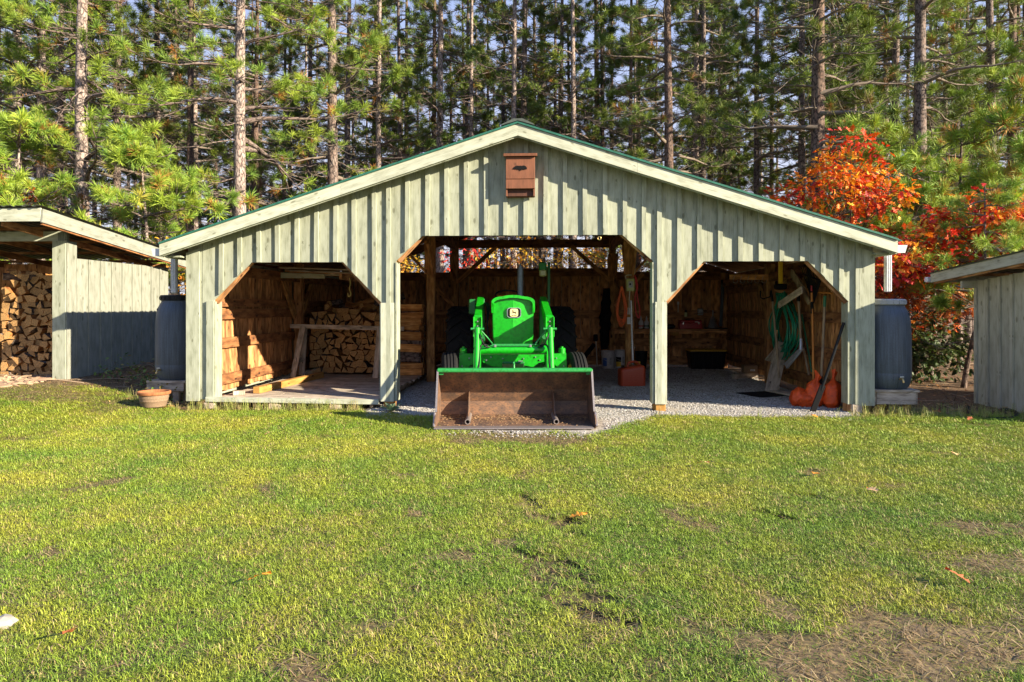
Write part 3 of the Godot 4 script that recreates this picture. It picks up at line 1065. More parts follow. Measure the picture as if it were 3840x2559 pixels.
	for x in [-2.175, 1.475]:
		beam(s, "purlin", Vector3(x, 2.82, -0.05), Vector3(x, 2.82, -6.8), 0.19, 0.09, Vector3.UP, M.rail)
	for x in [-4.68, 4.0]:
		beam(s, "purlin", Vector3(x * 0.995, 1.93, -0.05), Vector3(x * 0.995, 1.93, -6.8), 0.15, 0.06, Vector3.UP, M.rail)
	# long braces from the back tie beam down to the back posts, and to the mid posts
	for g in [[-1.20, 2.80, -2.10, 1.98, -6.58], [0.52, 2.80, 1.42, 1.98, -6.58], [-2.95, 2.2, -2.2, 1.42, -6.5], [2.15, 2.15, 1.5, 1.42, -6.5], [3.0, 1.75, 2.35, 2.2, -6.5]]:
		beam(s, "diagonal_brace", Vector3(g[0], g[1], g[4]), Vector3(g[2], g[3], g[4]), 0.09, 0.035, Vector3.BACK.cross(Vector3(g[2] - g[0], g[3] - g[1], 0)), pick("brown", 3))
	# timbers just behind the heads of the openings
	beam(s, "header", Vector3(-2.15, 2.46, -0.06), Vector3(1.47, 2.46, -0.06), 0.19, 0.05, Vector3.UP, M.rail)
	beam(s, "header", Vector3(-4.6, 2.10, -0.06), Vector3(-2.2, 2.10, -0.06), 0.18, 0.05, Vector3.UP, M.rail)
	beam(s, "header", Vector3(1.5, 2.10, -0.06), Vector3(3.95, 2.10, -0.06), 0.18, 0.05, Vector3.UP, M.rail)
	for g in [[-4.60, 1.42, -4.10, 1.98], [-2.27, 1.40, -2.80, 1.98], [-2.05, 1.98, -1.70, 2.35], [1.39, 1.97, 0.97, 2.35], [1.56, 1.42, 2.05, 1.97], [3.93, 1.42, 3.41, 1.97]]:
		beam(s, "corner_brace", Vector3(g[0], g[1] + 0.05, -0.055), Vector3(g[2], g[3] + 0.05, -0.055), 0.085, 0.045, Vector3(g[3] - g[1], g[0] - g[2], 0), M.brown1)
	# back wall: boards, top and middle rails
	var zero := func(p: Vector3): return 0.06
	for seg in [[-4.6, -2.26, 2.16], [-2.1, 1.4, 2.25], [1.56, 3.95, 2.16]]:
		var hi: float = seg[2]
		vertical_boards(s, "wall_board", Vector3(seg[0], 0, -6.80), Vector3(seg[1], 0, -6.80), zero, func(p): return hi - 0.02, 0.215, 0.022, "brown", 5, 0.006)
		beam(s, "wall_rail", Vector3(seg[0], hi - 0.05, -6.755), Vector3(seg[1], hi - 0.05, -6.755), 0.19, 0.04, Vector3.UP, M.rail)
		beam(s, "wall_rail", Vector3(seg[0], 1.22, -6.755), Vector3(seg[1], 1.22, -6.755), 0.19, 0.04, Vector3.UP, pick("brown", 2))
		beam(s, "wall_rail", Vector3(seg[0], 0.58, -6.755), Vector3(seg[1], 0.58, -6.755), 0.19, 0.04, Vector3.UP, pick("brown", 2))
		beam(s, "wall_rail", Vector3(seg[0], 0.16, -6.755), Vector3(seg[1], 0.16, -6.755), 0.19, 0.04, Vector3.UP, pick("brown", 2))
	# outer cladding of the back, behind the boards
	vertical_boards(s, "back_cladding", Vector3(-4.9, 0, -6.835), Vector3(4.2, 0, -6.835), func(p): return 0.08, func(p): return 2.2 if p.x < -2.1 or p.x > 1.5 else 2.28, 0.27, 0.02, "paint", 4, 0.001, 0.001)
	# left and right end walls, boarded inside
	for sgn in [-1.0, 1.0]:
		var wx := -4.79 if sgn < 0 else 4.11
		var lo := func(p: Vector3): return 0.17 if p.x < 0 else 0.09
		var hi := func(p: Vector3): return 2.02
		vertical_boards(s, "wall_board", Vector3(wx, 0, -0.16), Vector3(wx, 0, -3.32), lo, hi, 0.165, 0.02, "brown", 5, 0.004)
		vertical_boards(s, "wall_board", Vector3(wx, 0, -3.48), Vector3(wx, 0, -6.75), lo, hi, 0.165, 0.02, "brown", 5, 0.004)
		# outer cladding (seen from the side)
		vertical_boards(s, "side_board", Vector3(wx + sgn * 0.05, 0, -0.02), Vector3(wx + sgn * 0.05, 0, -6.85), func(p): return 0.12, func(p): return 2.08, 0.27, 0.02, "paint", 4, 0.006)
		var rx: float = wx - sgn * 0.045
		for y in ([1.46, 1.29, 0.87, 0.34] if sgn < 0 else [1.24, 0.72, 0.27, 1.75]):
			var mm: Material = M.rail
			for zz in [[-0.18, -3.32], [-3.48, -6.7]]:
				beam(s, "wall_rail", Vector3(rx, y, zz[0]), Vector3(rx, y, zz[1]), 0.15 if y < 1.4 else 0.12, 0.04, Vector3.UP, mm)
		# braces at the mid post
		var bx: float = rx - sgn * 0.05
		beam(s, "knee_brace", Vector3(bx, 1.22, -3.25), Vector3(bx, 2.02, -2.55), 0.04, 0.14, Vector3.RIGHT, M.post)
		beam(s, "knee_brace", Vector3(bx, 1.22, -3.55), Vector3(bx, 2.02, -4.3), 0.04, 0.14, Vector3.RIGHT, M.post)
		beam(s, "knee_brace", Vector3(bx, 1.30, -0.12), Vector3(bx, 1.95, -0.75), 0.04, 0.10, Vector3.RIGHT, M.brown1)
	# plank deck of the left bay, rim board in front
	for k in 23:
		var z := -0.07 - 0.146 * k
		var xj := rr(-3.9, -3.0)
		beam(s, "deck_plank", Vector3(-4.62, 0.125, z), Vector3(xj, 0.125, z), 0.136, 0.03, Vector3.BACK, pick("grey", 3), 0.004)
		beam(s, "deck_plank", Vector3(xj + 0.004, 0.124, z), Vector3(-2.33 + rr(-0.03, 0.03), 0.124, z), 0.136, 0.03, Vector3.BACK, pick("grey", 3), 0.004)
	beam(s, "deck_rim", Vector3(-4.70, 0.128, 0.028), Vector3(-2.30, 0.108, 0.028), 0.062, 0.05, Vector3.UP, M.pale1)
	beam(s, "deck_joist", Vector3(-2.42, 0.06, -0.05), Vector3(-2.42, 0.06, -3.4), 0.08, 0.05, Vector3.UP, M.grey1)
	for x in [-4.5, -3.7, -2.95]:
		beam(s, "deck_joist", Vector3(x, 0.055, -0.05), Vector3(x, 0.055, -3.4), 0.09, 0.05, Vector3.UP, M.grey1)
	for x in [-4.66, -3.75, -2.9]:
		var fb := MB.new()
		add_box(fb, Transform3D(Basis(Vector3.UP, rr(-0.2, 0.2)), Vector3(x, 0.03, -0.02)), Vector3(0.16, 0.10, 0.12), 0.01)
		part(s, "footing_block", fb, M.grey0)
	# lower end of the right corner post, weathered
	beam(s, "post_foot", Vector3(4.03, -0.1, -0.03), Vector3(4.03, 0.12, -0.03), 0.13, 0.12, Vector3.RIGHT, M.grey0, 0.01)
	beam(s, "post_foot", Vector3(1.487, -0.1, -0.05), Vector3(1.487, 0.12, -0.05), 0.135, 0.12, Vector3.RIGHT, M.fresh, 0.01)
	beam(s, "post_foot", Vector3(-2.17, -0.1, -0.05), Vector3(-2.17, 0.12, -0.05), 0.13, 0.12, Vector3.RIGHT, M.fresh, 0.01)
	# eye hook under the head of the middle opening
	var ring := []
	for k in 13:
		ring.append(Vector3(0.68 + 0.022 * cos(TAU * k / 12), 2.315 + 0.022 * sin(TAU * k / 12), 0.0))
	bar(s, "eye_hook", ring, 0.006, M.brass, 6)
	rebase(s, Vector3(-0.37, 0, -3.4))

func _barge(b: MB, p: PackedVector2Array, z0: float, z1: float) -> void:
	# quad prism whose grain runs along its first edge
	var q := p
	if (q[1] - q[0]).cross(q[2] - q[0]) < 0:
		q = PackedVector2Array([p[1], p[0], p[3], p[2]])
	var o := Vector2(rr(0, 0.3), rr(0, 0.9))
	var l := q[0].distance_to(q[1])
	var w := q[1].distance_to(q[2])
	var t := absf(z1 - z0)
	var U := [o, o + Vector2(0, l), o + Vector2(w, l), o + Vector2(w, 0)]
	var F := []
	var B := []
	for k in 4:
		F.append(Vector3(q[k].x, q[k].y, z1))
		B.append(Vector3(q[k].x, q[k].y, z0))
	b.quad(F[0], F[1], F[2], F[3], U[0], U[1], U[2], U[3])
	b.quad(B[1], B[0], B[3], B[2], U[1], U[0], U[3], U[2])
	b.quad(B[0], B[1], F[1], F[0], o, o + Vector2(0, l), o + Vector2(t, l), o + Vector2(t, 0))
	b.quad(F[3], F[2], B[2], B[3], o, o + Vector2(0, l), o + Vector2(t, l), o + Vector2(t, 0))
	b.quad(B[0], F[0], F[3], B[3], o, o + Vector2(t, 0), o + Vector2(t, w), o + Vector2(0, w))
	b.quad(F[1], B[1], B[2], F[2], o, o + Vector2(t, 0), o + Vector2(t, w), o + Vector2(0, w))

# mono-pitch wood sheds at either side: open to the front, roof falling to the back
func make_side_sheds() -> void:
	var s := thing("wood_shed", "pale green open woodshed at the left with a lean-to roof, stacked full of firewood", "shed")
	var ry := func(z: float): return 2.81 - 0.107 * (-0.1 - z)     # top of the rake board
	# right wall, along z
	var X := -7.5
	var lo := func(p: Vector3): return ground_y(p.x, p.z) - 0.02
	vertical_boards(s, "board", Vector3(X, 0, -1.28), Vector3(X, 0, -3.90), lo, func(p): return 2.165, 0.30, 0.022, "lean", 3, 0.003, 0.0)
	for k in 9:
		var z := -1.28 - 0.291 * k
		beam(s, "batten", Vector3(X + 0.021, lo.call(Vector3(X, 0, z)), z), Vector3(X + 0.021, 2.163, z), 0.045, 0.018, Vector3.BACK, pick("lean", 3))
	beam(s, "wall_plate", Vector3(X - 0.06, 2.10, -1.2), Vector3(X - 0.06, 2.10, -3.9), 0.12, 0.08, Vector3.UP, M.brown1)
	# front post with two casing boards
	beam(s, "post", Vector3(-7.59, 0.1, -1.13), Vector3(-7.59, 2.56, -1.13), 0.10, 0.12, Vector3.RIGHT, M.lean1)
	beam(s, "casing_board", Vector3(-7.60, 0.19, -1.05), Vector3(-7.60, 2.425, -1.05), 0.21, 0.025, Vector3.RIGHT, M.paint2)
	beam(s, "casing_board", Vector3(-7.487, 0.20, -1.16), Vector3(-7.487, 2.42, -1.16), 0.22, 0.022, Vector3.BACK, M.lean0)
	# front beam and the roof over it
	beam(s, "front_beam", Vector3(-7.53, 2.50, -1.10), Vector3(-11.5, 2.50, -1.10), 0.15, 0.05, Vector3.UP, M.pale1)
	beam(s, "roof_fascia", Vector3(-7.24, 2.715, -0.20), Vector3(-11.5, 2.715, -0.20), 0.19, 0.025, Vector3.UP, M.pale0)
	for k in 2:
		var za: float = [-0.19, -2.6][k]
		var zb: float = [-2.603, -4.35][k]
		beam(s, "rake_board", Vector3(-7.22, ry.call(za) - 0.10, za), Vector3(-7.22, ry.call(zb) - 0.10, zb), 0.195, 0.025, Vector3.UP, M.lean2)
	beam(s, "rake_fillet", Vector3(-7.245, ry.call(-0.22) - 0.19, -0.22), Vector3(-7.245, ry.call(-4.34) - 0.19, -4.34), 0.07, 0.03, Vector3.UP, M.rail)
	for k in 5:
		var b := corrugated(0.9, 4.25)
		var bx := Vector3(0, -0.107, -1).normalized()
		var bz := Vector3(-1, 0, 0)
		part(s, "roof_sheet", b, M.roof_dark, Transform3D(Basis(bx, bz.cross(bx), bz), Vector3(-7.19 - 0.9 * k, 2.84, -0.14)))
	for z in [-0.4, -1.15, -2.2, -3.2, -4.1]:
		beam(s, "purlin", Vector3(-7.26, ry.call(z) - 0.07, z), Vector3(-11.5, ry.call(z) - 0.07, z), 0.04, 0.10, Vector3.UP, M.brown1)
	for x in [-7.9, -8.9, -9.9, -10.9]:
		beam(s, "rafter", Vector3(x, ry.call(-0.3) - 0.17, -0.3), Vector3(x, ry.call(-4.2) - 0.17, -4.2), 0.10, 0.04, Vector3.UP, M.brown1)
	vertical_boards(s, "back_board", Vector3(-7.55, 0, -3.92), Vector3(-11.5, 0, -3.92), lo, func(p): return 2.25, 0.28, 0.022, "brown", 4)
	vertical_boards(s, "far_board", Vector3(-11.5, 0, -1.1), Vector3(-11.5, 0, -3.9), lo, func(p): return 2.3, 0.28, 0.022, "lean", 3)
	rebase(s, Vector3(-9.5, 0.25, -2.5))
	# right shed, its left wall in shade
	s = thing("wood_shed", "weathered grey board-and-batten shed at the right edge, in shade, roof sloping to the back", "shed")
	X = 6.2
	var ry2 := func(z: float): return 1.91 + 0.085 * (z + 1.72)
	vertical_boards(s, "board", Vector3(X, 0, 1.0), Vector3(X, 0, -1.05), func(p): return -0.02, func(p): return ry2.call(p.z) - 0.20, 0.27, 0.022, "taupe", 3, 0.004, 0.0)
	for k in 9:
		var z := 1.0 - 0.256 * k
		beam(s, "batten", Vector3(X - 0.024, -0.02, z), Vector3(X - 0.024, ry2.call(z) - 0.2, z), 0.055, 0.024, Vector3.BACK, pick("taupe", 3))
	beam(s, "beam_end", Vector3(X - 0.02, 1.72, -1.06), Vector3(X - 0.22, 1.72, -1.06), 0.10, 0.05, Vector3.UP, M.taupe0)
	beam(s, "wall_plate", Vector3(X + 0.05, 1.72, -1.0), Vector3(10.0, 1.72, -1.0), 0.10, 0.06, Vector3.UP, M.taupe1)
	beam(s, "rake_board", Vector3(5.92, ry2.call(1.2) - 0.07, 1.2), Vector3(5.92, ry2.call(-1.72) - 0.07, -1.72), 0.135, 0.025, Vector3.UP, M.taupe0)
	beam(s, "rake_fillet", Vector3(5.95, ry2.call(1.2) - 0.14, 1.19), Vector3(5.95, ry2.call(-1.7) - 0.14, -1.70), 0.05, 0.03, Vector3.UP, M.brown3)
	beam(s, "back_fascia", Vector3(5.93, ry2.call(-1.735) - 0.07, -1.735), Vector3(10.0, ry2.call(-1.735) - 0.07, -1.735), 0.13, 0.025, Vector3.UP, M.taupe1)
	beam(s, "roof_fascia", Vector3(5.93, ry2.call(1.215) - 0.07, 1.215), Vector3(10.0, ry2.call(1.215) - 0.07, 1.215), 0.13, 0.025, Vector3.UP, M.taupe1)
	var gb := MB.new()
	add_box(gb, Transform3D(Basis(), Vector3(7.9, 1.82, -1.80)), Vector3(4.05, 0.08, 0.09), 0.01)
	part(s, "gutter", gb, M.white_metal)
	for k in 5:
		var b := corrugated(0.9, 3.02)
		var bx := Vector3(0, -0.085, -1).normalized()
		var bz := Vector3(-1, 0, 0)
		part(s, "roof_sheet", b, M.roof_dark, Transform3D(Basis(bx, bz.cross(bx), bz), Vector3(5.88 + 0.9 * (k + 1), ry2.call(1.24) + 0.012, 1.24)))
	for z in [1.0, 0.2, -0.6, -1.4]:
		beam(s, "purlin", Vector3(5.96, ry2.call(z) - 0.06, z), Vector3(10.0, ry2.call(z) - 0.06, z), 0.04, 0.09, Vector3.UP, M.brown3)
	vertical_boards(s, "back_board", Vector3(6.22, 0, -1.06), Vector3(10.0, 0, -1.06), func(p): return -0.02, func(p): return 1.68, 0.27, 0.022, "taupe", 3)
	rebase(s, Vector3(8.0, 0, -0.2))

# ---------------------------------------------------------------- firewood
func clip_half(p: PackedVector2Array, o: Vector2, nrm: Vector2) -> PackedVector2Array:
	var out := PackedVector2Array()
	var n := p.size()
	for i in n:
		var a := p[i]
		var e := p[(i + 1) % n]
		var da := (a - o).dot(nrm)
		var de := (e - o).dot(nrm)
		if da <= 0:
			out.append(a)
		if (da < 0 and de > 0) or (da > 0 and de < 0):
			out.append(a.lerp(e, da / (da - de)))
	return out

# stacked ends fill a face: jittered cells, corners dropped until they read as splits
func stack_cells(w: float, h: float, cell: float, top: Callable) -> Array:
	var pts := PackedVector2Array()
	var rows := int(h / (cell * 0.88))
	for r in rows:
		var cols := int(w / cell) + 1
		for c in cols:
			var p := Vector2((c + 0.5 * (r % 2)) * cell + rr(-0.36, 0.36) * cell, (r + 0.5) * cell * 0.88 + rr(-0.3, 0.3) * cell)
			if p.x > 0.02 and p.x < w - 0.02 and p.y > 0.02 and p.y < top.call(p.x):
				pts.append(p)
	var out := []
	for i in pts.size():
		var p := pts[i]
		var poly := PackedVector2Array([Vector2(maxf(0.0, p.x - cell), maxf(0.0, p.y - cell)), Vector2(minf(w, p.x + cell), maxf(0.0, p.y - cell)), Vector2(minf(w, p.x + cell), p.y + cell), Vector2(maxf(0.0, p.x - cell), p.y + cell)])
		# bounded above so that the topmost do not tower
		poly = clip_half(poly, p + Vector2(0, cell * 0.6), Vector2(0, 1))
		for j in pts.size():
			if j != i and pts[j].distance_squared_to(p) < cell * cell * 6.0:
				poly = clip_half(poly, (p + pts[j]) * 0.5, (pts[j] - p).normalized())
		if poly.size() < 3:
			continue
		var want := rng.randi_range(3, 5)
		while poly.size() > want:
			var best := 0
			var least := 1e9
			for k in poly.size():
				var a := poly[(k + poly.size() - 1) % poly.size()]
				var e := poly[(k + 1) % poly.size()]
				var ar := absf((poly[k] - a).cross(e - a))
				if ar < least:
					least = ar
					best = k
			poly.remove_at(best)
		var m := Vector2.ZERO
		for q in poly:
			m += q
		m /= poly.size()
		# one side may bulge: the bark side of the split
		var bulge := rng.randi() % poly.size() if rng.randf() < 0.6 else -1
		var fine := PackedVector2Array()
		var n := poly.size()
		for k in n:
			var a := m + (poly[k] - m) * 0.955
			var e := m + (poly[(k + 1) % n] - m) * 0.955
			fine.append(a)
			if k == bulge:
				var o := (e - a).orthogonal().normalized()
				if o.dot((a + e) * 0.5 - m) < 0:
					o = -o
				var l := a.distance_to(e)
				fine.append(a.lerp(e, 0.3) + o * l * 0.08)
				fine.append(a.lerp(e, 0.7) + o * l * 0.08)
			elif rng.randf() < 0.4:
				fine.append(a.lerp(e, rr(0.35, 0.65)) + (m - (a + e) * 0.5) * rr(-0.04, 0.14))
		out.append(fine)
	return out

func log_mesh(poly: PackedVector2Array, len: float, kind: int, bark: bool) -> ArrayMesh:
	# along z, front face at z = 0; the outline is kept about its own middle
	var b := MB.new()
	var m := Vector2.ZERO
	for q in poly:
		m += q
	m /= poly.size()
	var p := PackedVector2Array()
	for q in poly:
		p.append(q - m)
	add_prism(b, Transform3D(), p, -len, 0.0, Vector2(rr(0, 1), rr(0, 1)))
	# split the faces into ends (surface 0) and sides (surface 1)
	var e := MB.new()
	var s := MB.new()
	for i in range(0, b.v.size(), 3):
		var end := absf(b.n[i].z) > 0.7
		var t: MB = e if end else s
		for k in 3:
			t.v.append(b.v[i + k])
			t.n.append(b.n[i + k])
			t.u.append(b.u[i + k] if end else Vector2(b.v[i + k].x + b.v[i + k].y, b.v[i + k].z))
	var am := e.mesh()
	am.surface_set_material(0, M["end%d" % kind])
	var arr := []
	arr.resize(Mesh.ARRAY_MAX)
	arr[Mesh.ARRAY_VERTEX] = s.v
	arr[Mesh.ARRAY_NORMAL] = s.n
	arr[Mesh.ARRAY_TEX_UV] = s.u
	am.add_surface_from_arrays(Mesh.PRIMITIVE_TRIANGLES, arr)
	am.surface_set_material(1, M.bark_mid if bark else M["log%d" % kind])
	return am

func put_log(mesh: ArrayMesh, xf: Transform3D, label: String, group: String) -> void:
	var o := MeshInstance3D.new()
	o.name = numbered("firewood_log")
	o.mesh = mesh
	o.transform = xf
	add_child(o)
	tag(o, label, "log", group)

func poly_mid(p: PackedVector2Array) -> Vector2:
	var m := Vector2.ZERO
	for q in p:
		m += q
	return m / p.size()

func make_firewood() -> void:
	# left woodshed
	var L := "split firewood log among the cut ends stacked inside the left woodshed"
	var G := "firewood stacked in the left woodshed"
	var t1 := nz(31, 0.9)
	for c in stack_cells(1.27, 1.95, 0.118, func(x): return 1.60 + 0.16 * t1.get_noise_2d(x * 3.0, 0.0)):
		var m := poly_mid(c)
		put_log(log_mesh(c, 0.4, rng.randi() % 4, rng.randf() < 0.3), Transform3D(Basis.from_euler(Vector3(rr(-0.04, 0.04), rr(-0.05, 0.05), 0)), Vector3(-8.93 + m.x, 0.24 + m.y, -1.50 + rr(-0.05, 0.05))), L, G)
	# rough pieces thrown on top
	for i in 7:
		var c := PackedVector2Array([Vector2(-0.06, -0.04), Vector2(0.06, -0.05), Vector2(0.05, 0.04), Vector2(-0.02, 0.06)])
		put_log(log_mesh(c, 0.42, rng.randi() % 4, i % 3 == 0), Transform3D(Basis.from_euler(Vector3(rr(-0.2, 0.1), rr(-0.9, 0.9), rr(0, 3))), Vector3(-8.95 + 0.13 * i, 1.90 + rr(-0.03, 0.05), -1.60 + rr(-0.1, 0.05))), "rough split log thrown loose on top of the left woodshed stack", G)
	# back half of the left bay, behind the plank deck
	L = "split firewood log in the stack at the back of the left bay"
	G = "firewood stacked in the left bay"
	for c in stack_cells(1.50, 1.3, 0.125, func(x): return 1.12 + 0.07 * t1.get_noise_2d(x * 2.5, 8.0)):
		var m := poly_mid(c)
		put_log(log_mesh(c, 0.4, 1 + rng.randi() % 3, rng.randf() < 0.3), Transform3D(Basis.from_euler(Vector3(rr(-0.04, 0.04), rr(-0.05, 0.05), 0)), Vector3(-4.50 + m.x, 0.155 + m.y, -3.50 + rr(-0.06, 0.05))), L, G)
	for i in 20:
		var c := PackedVector2Array([Vector2(-0.07, -0.04), Vector2(0.05, -0.05), Vector2(0.06, 0.03), Vector2(-0.01, 0.06)])
		var x := rr(-4.4, -2.9)
		put_log(log_mesh(c, 0.42, rng.randi() % 4, rng.randf() < 0.3), Transform3D(Basis.from_euler(Vector3(rr(-0.35, 0.35), rr(-1.6, 1.6), rr(0, 3))), Vector3(x, 1.29 + rr(0.0, 0.09) + 0.05 * (i % 3) + (0.22 if x > -3.5 and i % 2 == 0 else 0.0), -3.75 + rr(-0.3, 0.08))), "loose split log tossed on top of the left bay stack", G)
	# the crossed end of that stack, logs lying along the front
	L = "split firewood log laid crosswise at the right end of the left bay stack"
	G = "firewood laid crosswise beside the middle post"
	var turn := Basis(Vector3.UP, PI / 2)     # log axis to +x
	var hidden := MB.new()
	for c in stack_cells(0.56, 1.5, 0.128, func(x): return 1.22):
		var m := poly_mid(c)
		put_log(log_mesh(c, 0.43, rng.randi() % 4, rng.randf() < 0.35), Transform3D(Basis.from_euler(Vector3(0, rr(-0.05, 0.05), rr(-0.04, 0.04))) * turn, Vector3(-2.31 + rr(-0.05, 0.04), 0.155 + m.y, -3.12 - m.x)), L, G)
	# loose splits heaped behind the left front wheel of the tractor
	for i in 16:
		var c := PackedVector2Array([Vector2(-0.06, -0.04), Vector2(0.05, -0.05), Vector2(0.03, 0.05)])
		put_log(log_mesh(c, 0.42, rng.randi() % 4, false), Transform3D(Basis.from_euler(Vector3(rr(-0.4, 0.4), rr(0.6, 2.4), rr(0, 3))), Vector3(rr(-2.15, -1.5), 0.06 + 0.11 * (i / 3.2), rr(-4.9, -4.2))), "split log in the loose heap behind the tractor's left wheels", "loose firewood heap by the tractor")

# ---------------------------------------------------------------- tractor
func add_wheel(parent: Node3D, called: String, at: Vector3, r: float, w: float, rim_r: float, steer: float, lugs: int) -> void:
	var wh := Node3D.new()
	wh.name = called
	wh.transform = Transform3D(Basis(Vector3.UP, steer), at)
	parent.add_child(wh, true)
	var side := Transform3D(Basis(Vector3.BACK, -PI / 2), Vector3.ZERO)  # lathe y -> +x
	var h := w * 0.5
	var b := MB.new()
	var prof := [Vector2(rim_r, -h * 0.72), Vector2(rim_r + (r - rim_r) * 0.35, -h * 0.98), Vector2(rim_r + (r - rim_r) * 0.7, -h), Vector2(r * 0.95, -h * 0.86)]
	if lugs == 0:
		# ribbed front tyre
		for k in [-0.80, -0.58, -0.52, -0.16, -0.10, 0.10, 0.16, 0.52, 0.58, 0.80]:
			pass
		prof += [Vector2(r * 0.985, -h * 0.72), Vector2(r * 0.99, -h * 0.50), Vector2(r * 0.945, -h * 0.46), Vector2(r * 0.945, -h * 0.36), Vector2(r, -h * 0.32), Vector2(r, h * 0.0 - h * 0.06), Vector2(r * 0.95, -h * 0.03), Vector2(r * 0.95, h * 0.05), Vector2(r, h * 0.08), Vector2(r, h * 0.32), Vector2(r * 0.945, h * 0.36), Vector2(r * 0.945, h * 0.46), Vector2(r * 0.99, h * 0.50), Vector2(r * 0.985, h * 0.72)]
	else:
		prof += [Vector2(r * 0.965, -h * 0.5), Vector2(r * 0.972, 0), Vector2(r * 0.965, h * 0.5)]
	prof += [Vector2(r * 0.95, h * 0.86), Vector2(rim_r + (r - rim_r) * 0.7, h), Vector2(rim_r + (r - rim_r) * 0.35, h * 0.98), Vector2(rim_r, h * 0.72)]
	add_lathe(b, side, prof, 40)
	for k in lugs:
		for sg in [-1.0, 1.0]:
			var a := TAU * (k + (0.5 if sg > 0 else 0.0)) / lugs
			var pts := []
			for q in 4:
				var aa: float = a + (q - 1.5) * 0.085
				var xx: float = sg * h * lerpf(0.95, 0.02, q / 3.0)
				var rad := r * 0.985 - (0.055 if q == 0 else 0.0)
				pts.append(Vector3(xx, sin(aa) * rad, cos(aa) * rad))
			for q in 3:
				var p0: Vector3 = pts[q]
				var p1: Vector3 = pts[q + 1]
				var out := Vector3(0, (p0.y + p1.y) * 0.5, (p0.z + p1.z) * 0.5).normalized()
				var y := (p1 - p0).normalized()
				var z := (out - y * out.dot(y)).normalized()
				add_box(b, Transform3D(Basis(y.cross(z), y, z), (p0 + p1) * 0.5), Vector3(0.045, p0.distance_to(p1) + 0.02, 0.055))
	part(wh, "tyre", b, M.rubber)
	b = MB.new()
	add_lathe(b, side, [Vector2(0.001, -h * 0.25), Vector2(rim_r * 0.45, -h * 0.25), Vector2(rim_r * 0.9, -h * 0.45), Vector2(rim_r * 0.95, -h * 0.74), Vector2(rim_r * 1.03, -h * 0.74), Vector2(rim_r * 1.03, h * 0.74), Vector2(rim_r * 0.95, h * 0.74), Vector2(rim_r * 0.9, h * 0.1), Vector2(rim_r * 0.3, -h * 0.1), Vector2(0.001, -h * 0.1)], 32)
	part(wh, "rim", b, M.yellow)
	b = MB.new()
	add_lathe(b, side, [Vector2(rim_r * 0.32, -h * 0.3), Vector2(rim_r * 0.32, h * 0.35), Vector2(rim_r * 0.24, h * 0.42), Vector2(0.001, h * 0.42)], 20)
	part(wh, "hub", b, M.yellow)

func hood_ring(z: float, hw: float, y0: float, y1: float, rd: float, nose := 0.0) -> Array:
	# closed outline, counter-clockwise seen from the front (+z)
	var p := []
	p.append(Vector3(-hw * 0.93, y0, z))
	p.append(Vector3(0, y0, z + nose))
	p.append(Vector3(hw * 0.93, y0, z))
	p.append(Vector3(hw * 0.98, y0 + 0.10, z))
	p.append(Vector3(hw, y0 + 0.40, z))
	p.append(Vector3(hw, y1 - rd * 1.6, z))
	for k in 6:
		var a := PI * 0.5 * k / 5.0
		p.append(Vector3(hw - rd * (1.0 - cos(a)) , y1 - rd * 0.55 * 1.0 + rd * 0.55 * sin(a) - rd * 0.12, z))
	p.append(Vector3(hw * 0.25, y1, z))
	p.append(Vector3(0, y1 + 0.004, z + nose))
	p.append(Vector3(-hw * 0.25, y1, z))
	for k in 6:
		var a := PI * 0.5 * (5 - k) / 5.0
		p.append(Vector3(-hw + rd * (1.0 - cos(a)), y1 - rd * 0.55 + rd * 0.55 * sin(a) - rd * 0.12, z))
	p.append(Vector3(-hw, y1 - rd * 1.6, z))
	p.append(Vector3(-hw, y0 + 0.40, z))
	p.append(Vector3(-hw * 0.98, y0 + 0.10, z))
	return p

func rrect(w: float, h: float, r: float, n := 5) -> PackedVector2Array:
	var p := PackedVector2Array()
	for c in [[1, -1, -PI / 2], [1, 1, 0.0], [-1, 1, PI / 2], [-1, -1, PI]]:
		for k in n + 1:
			var a: float = c[2] + PI / 2 * k / n
			p.append(Vector2(c[0] * (w / 2 - r) + r * cos(a), c[1] * (h / 2 - r) + r * sin(a)))
	return p

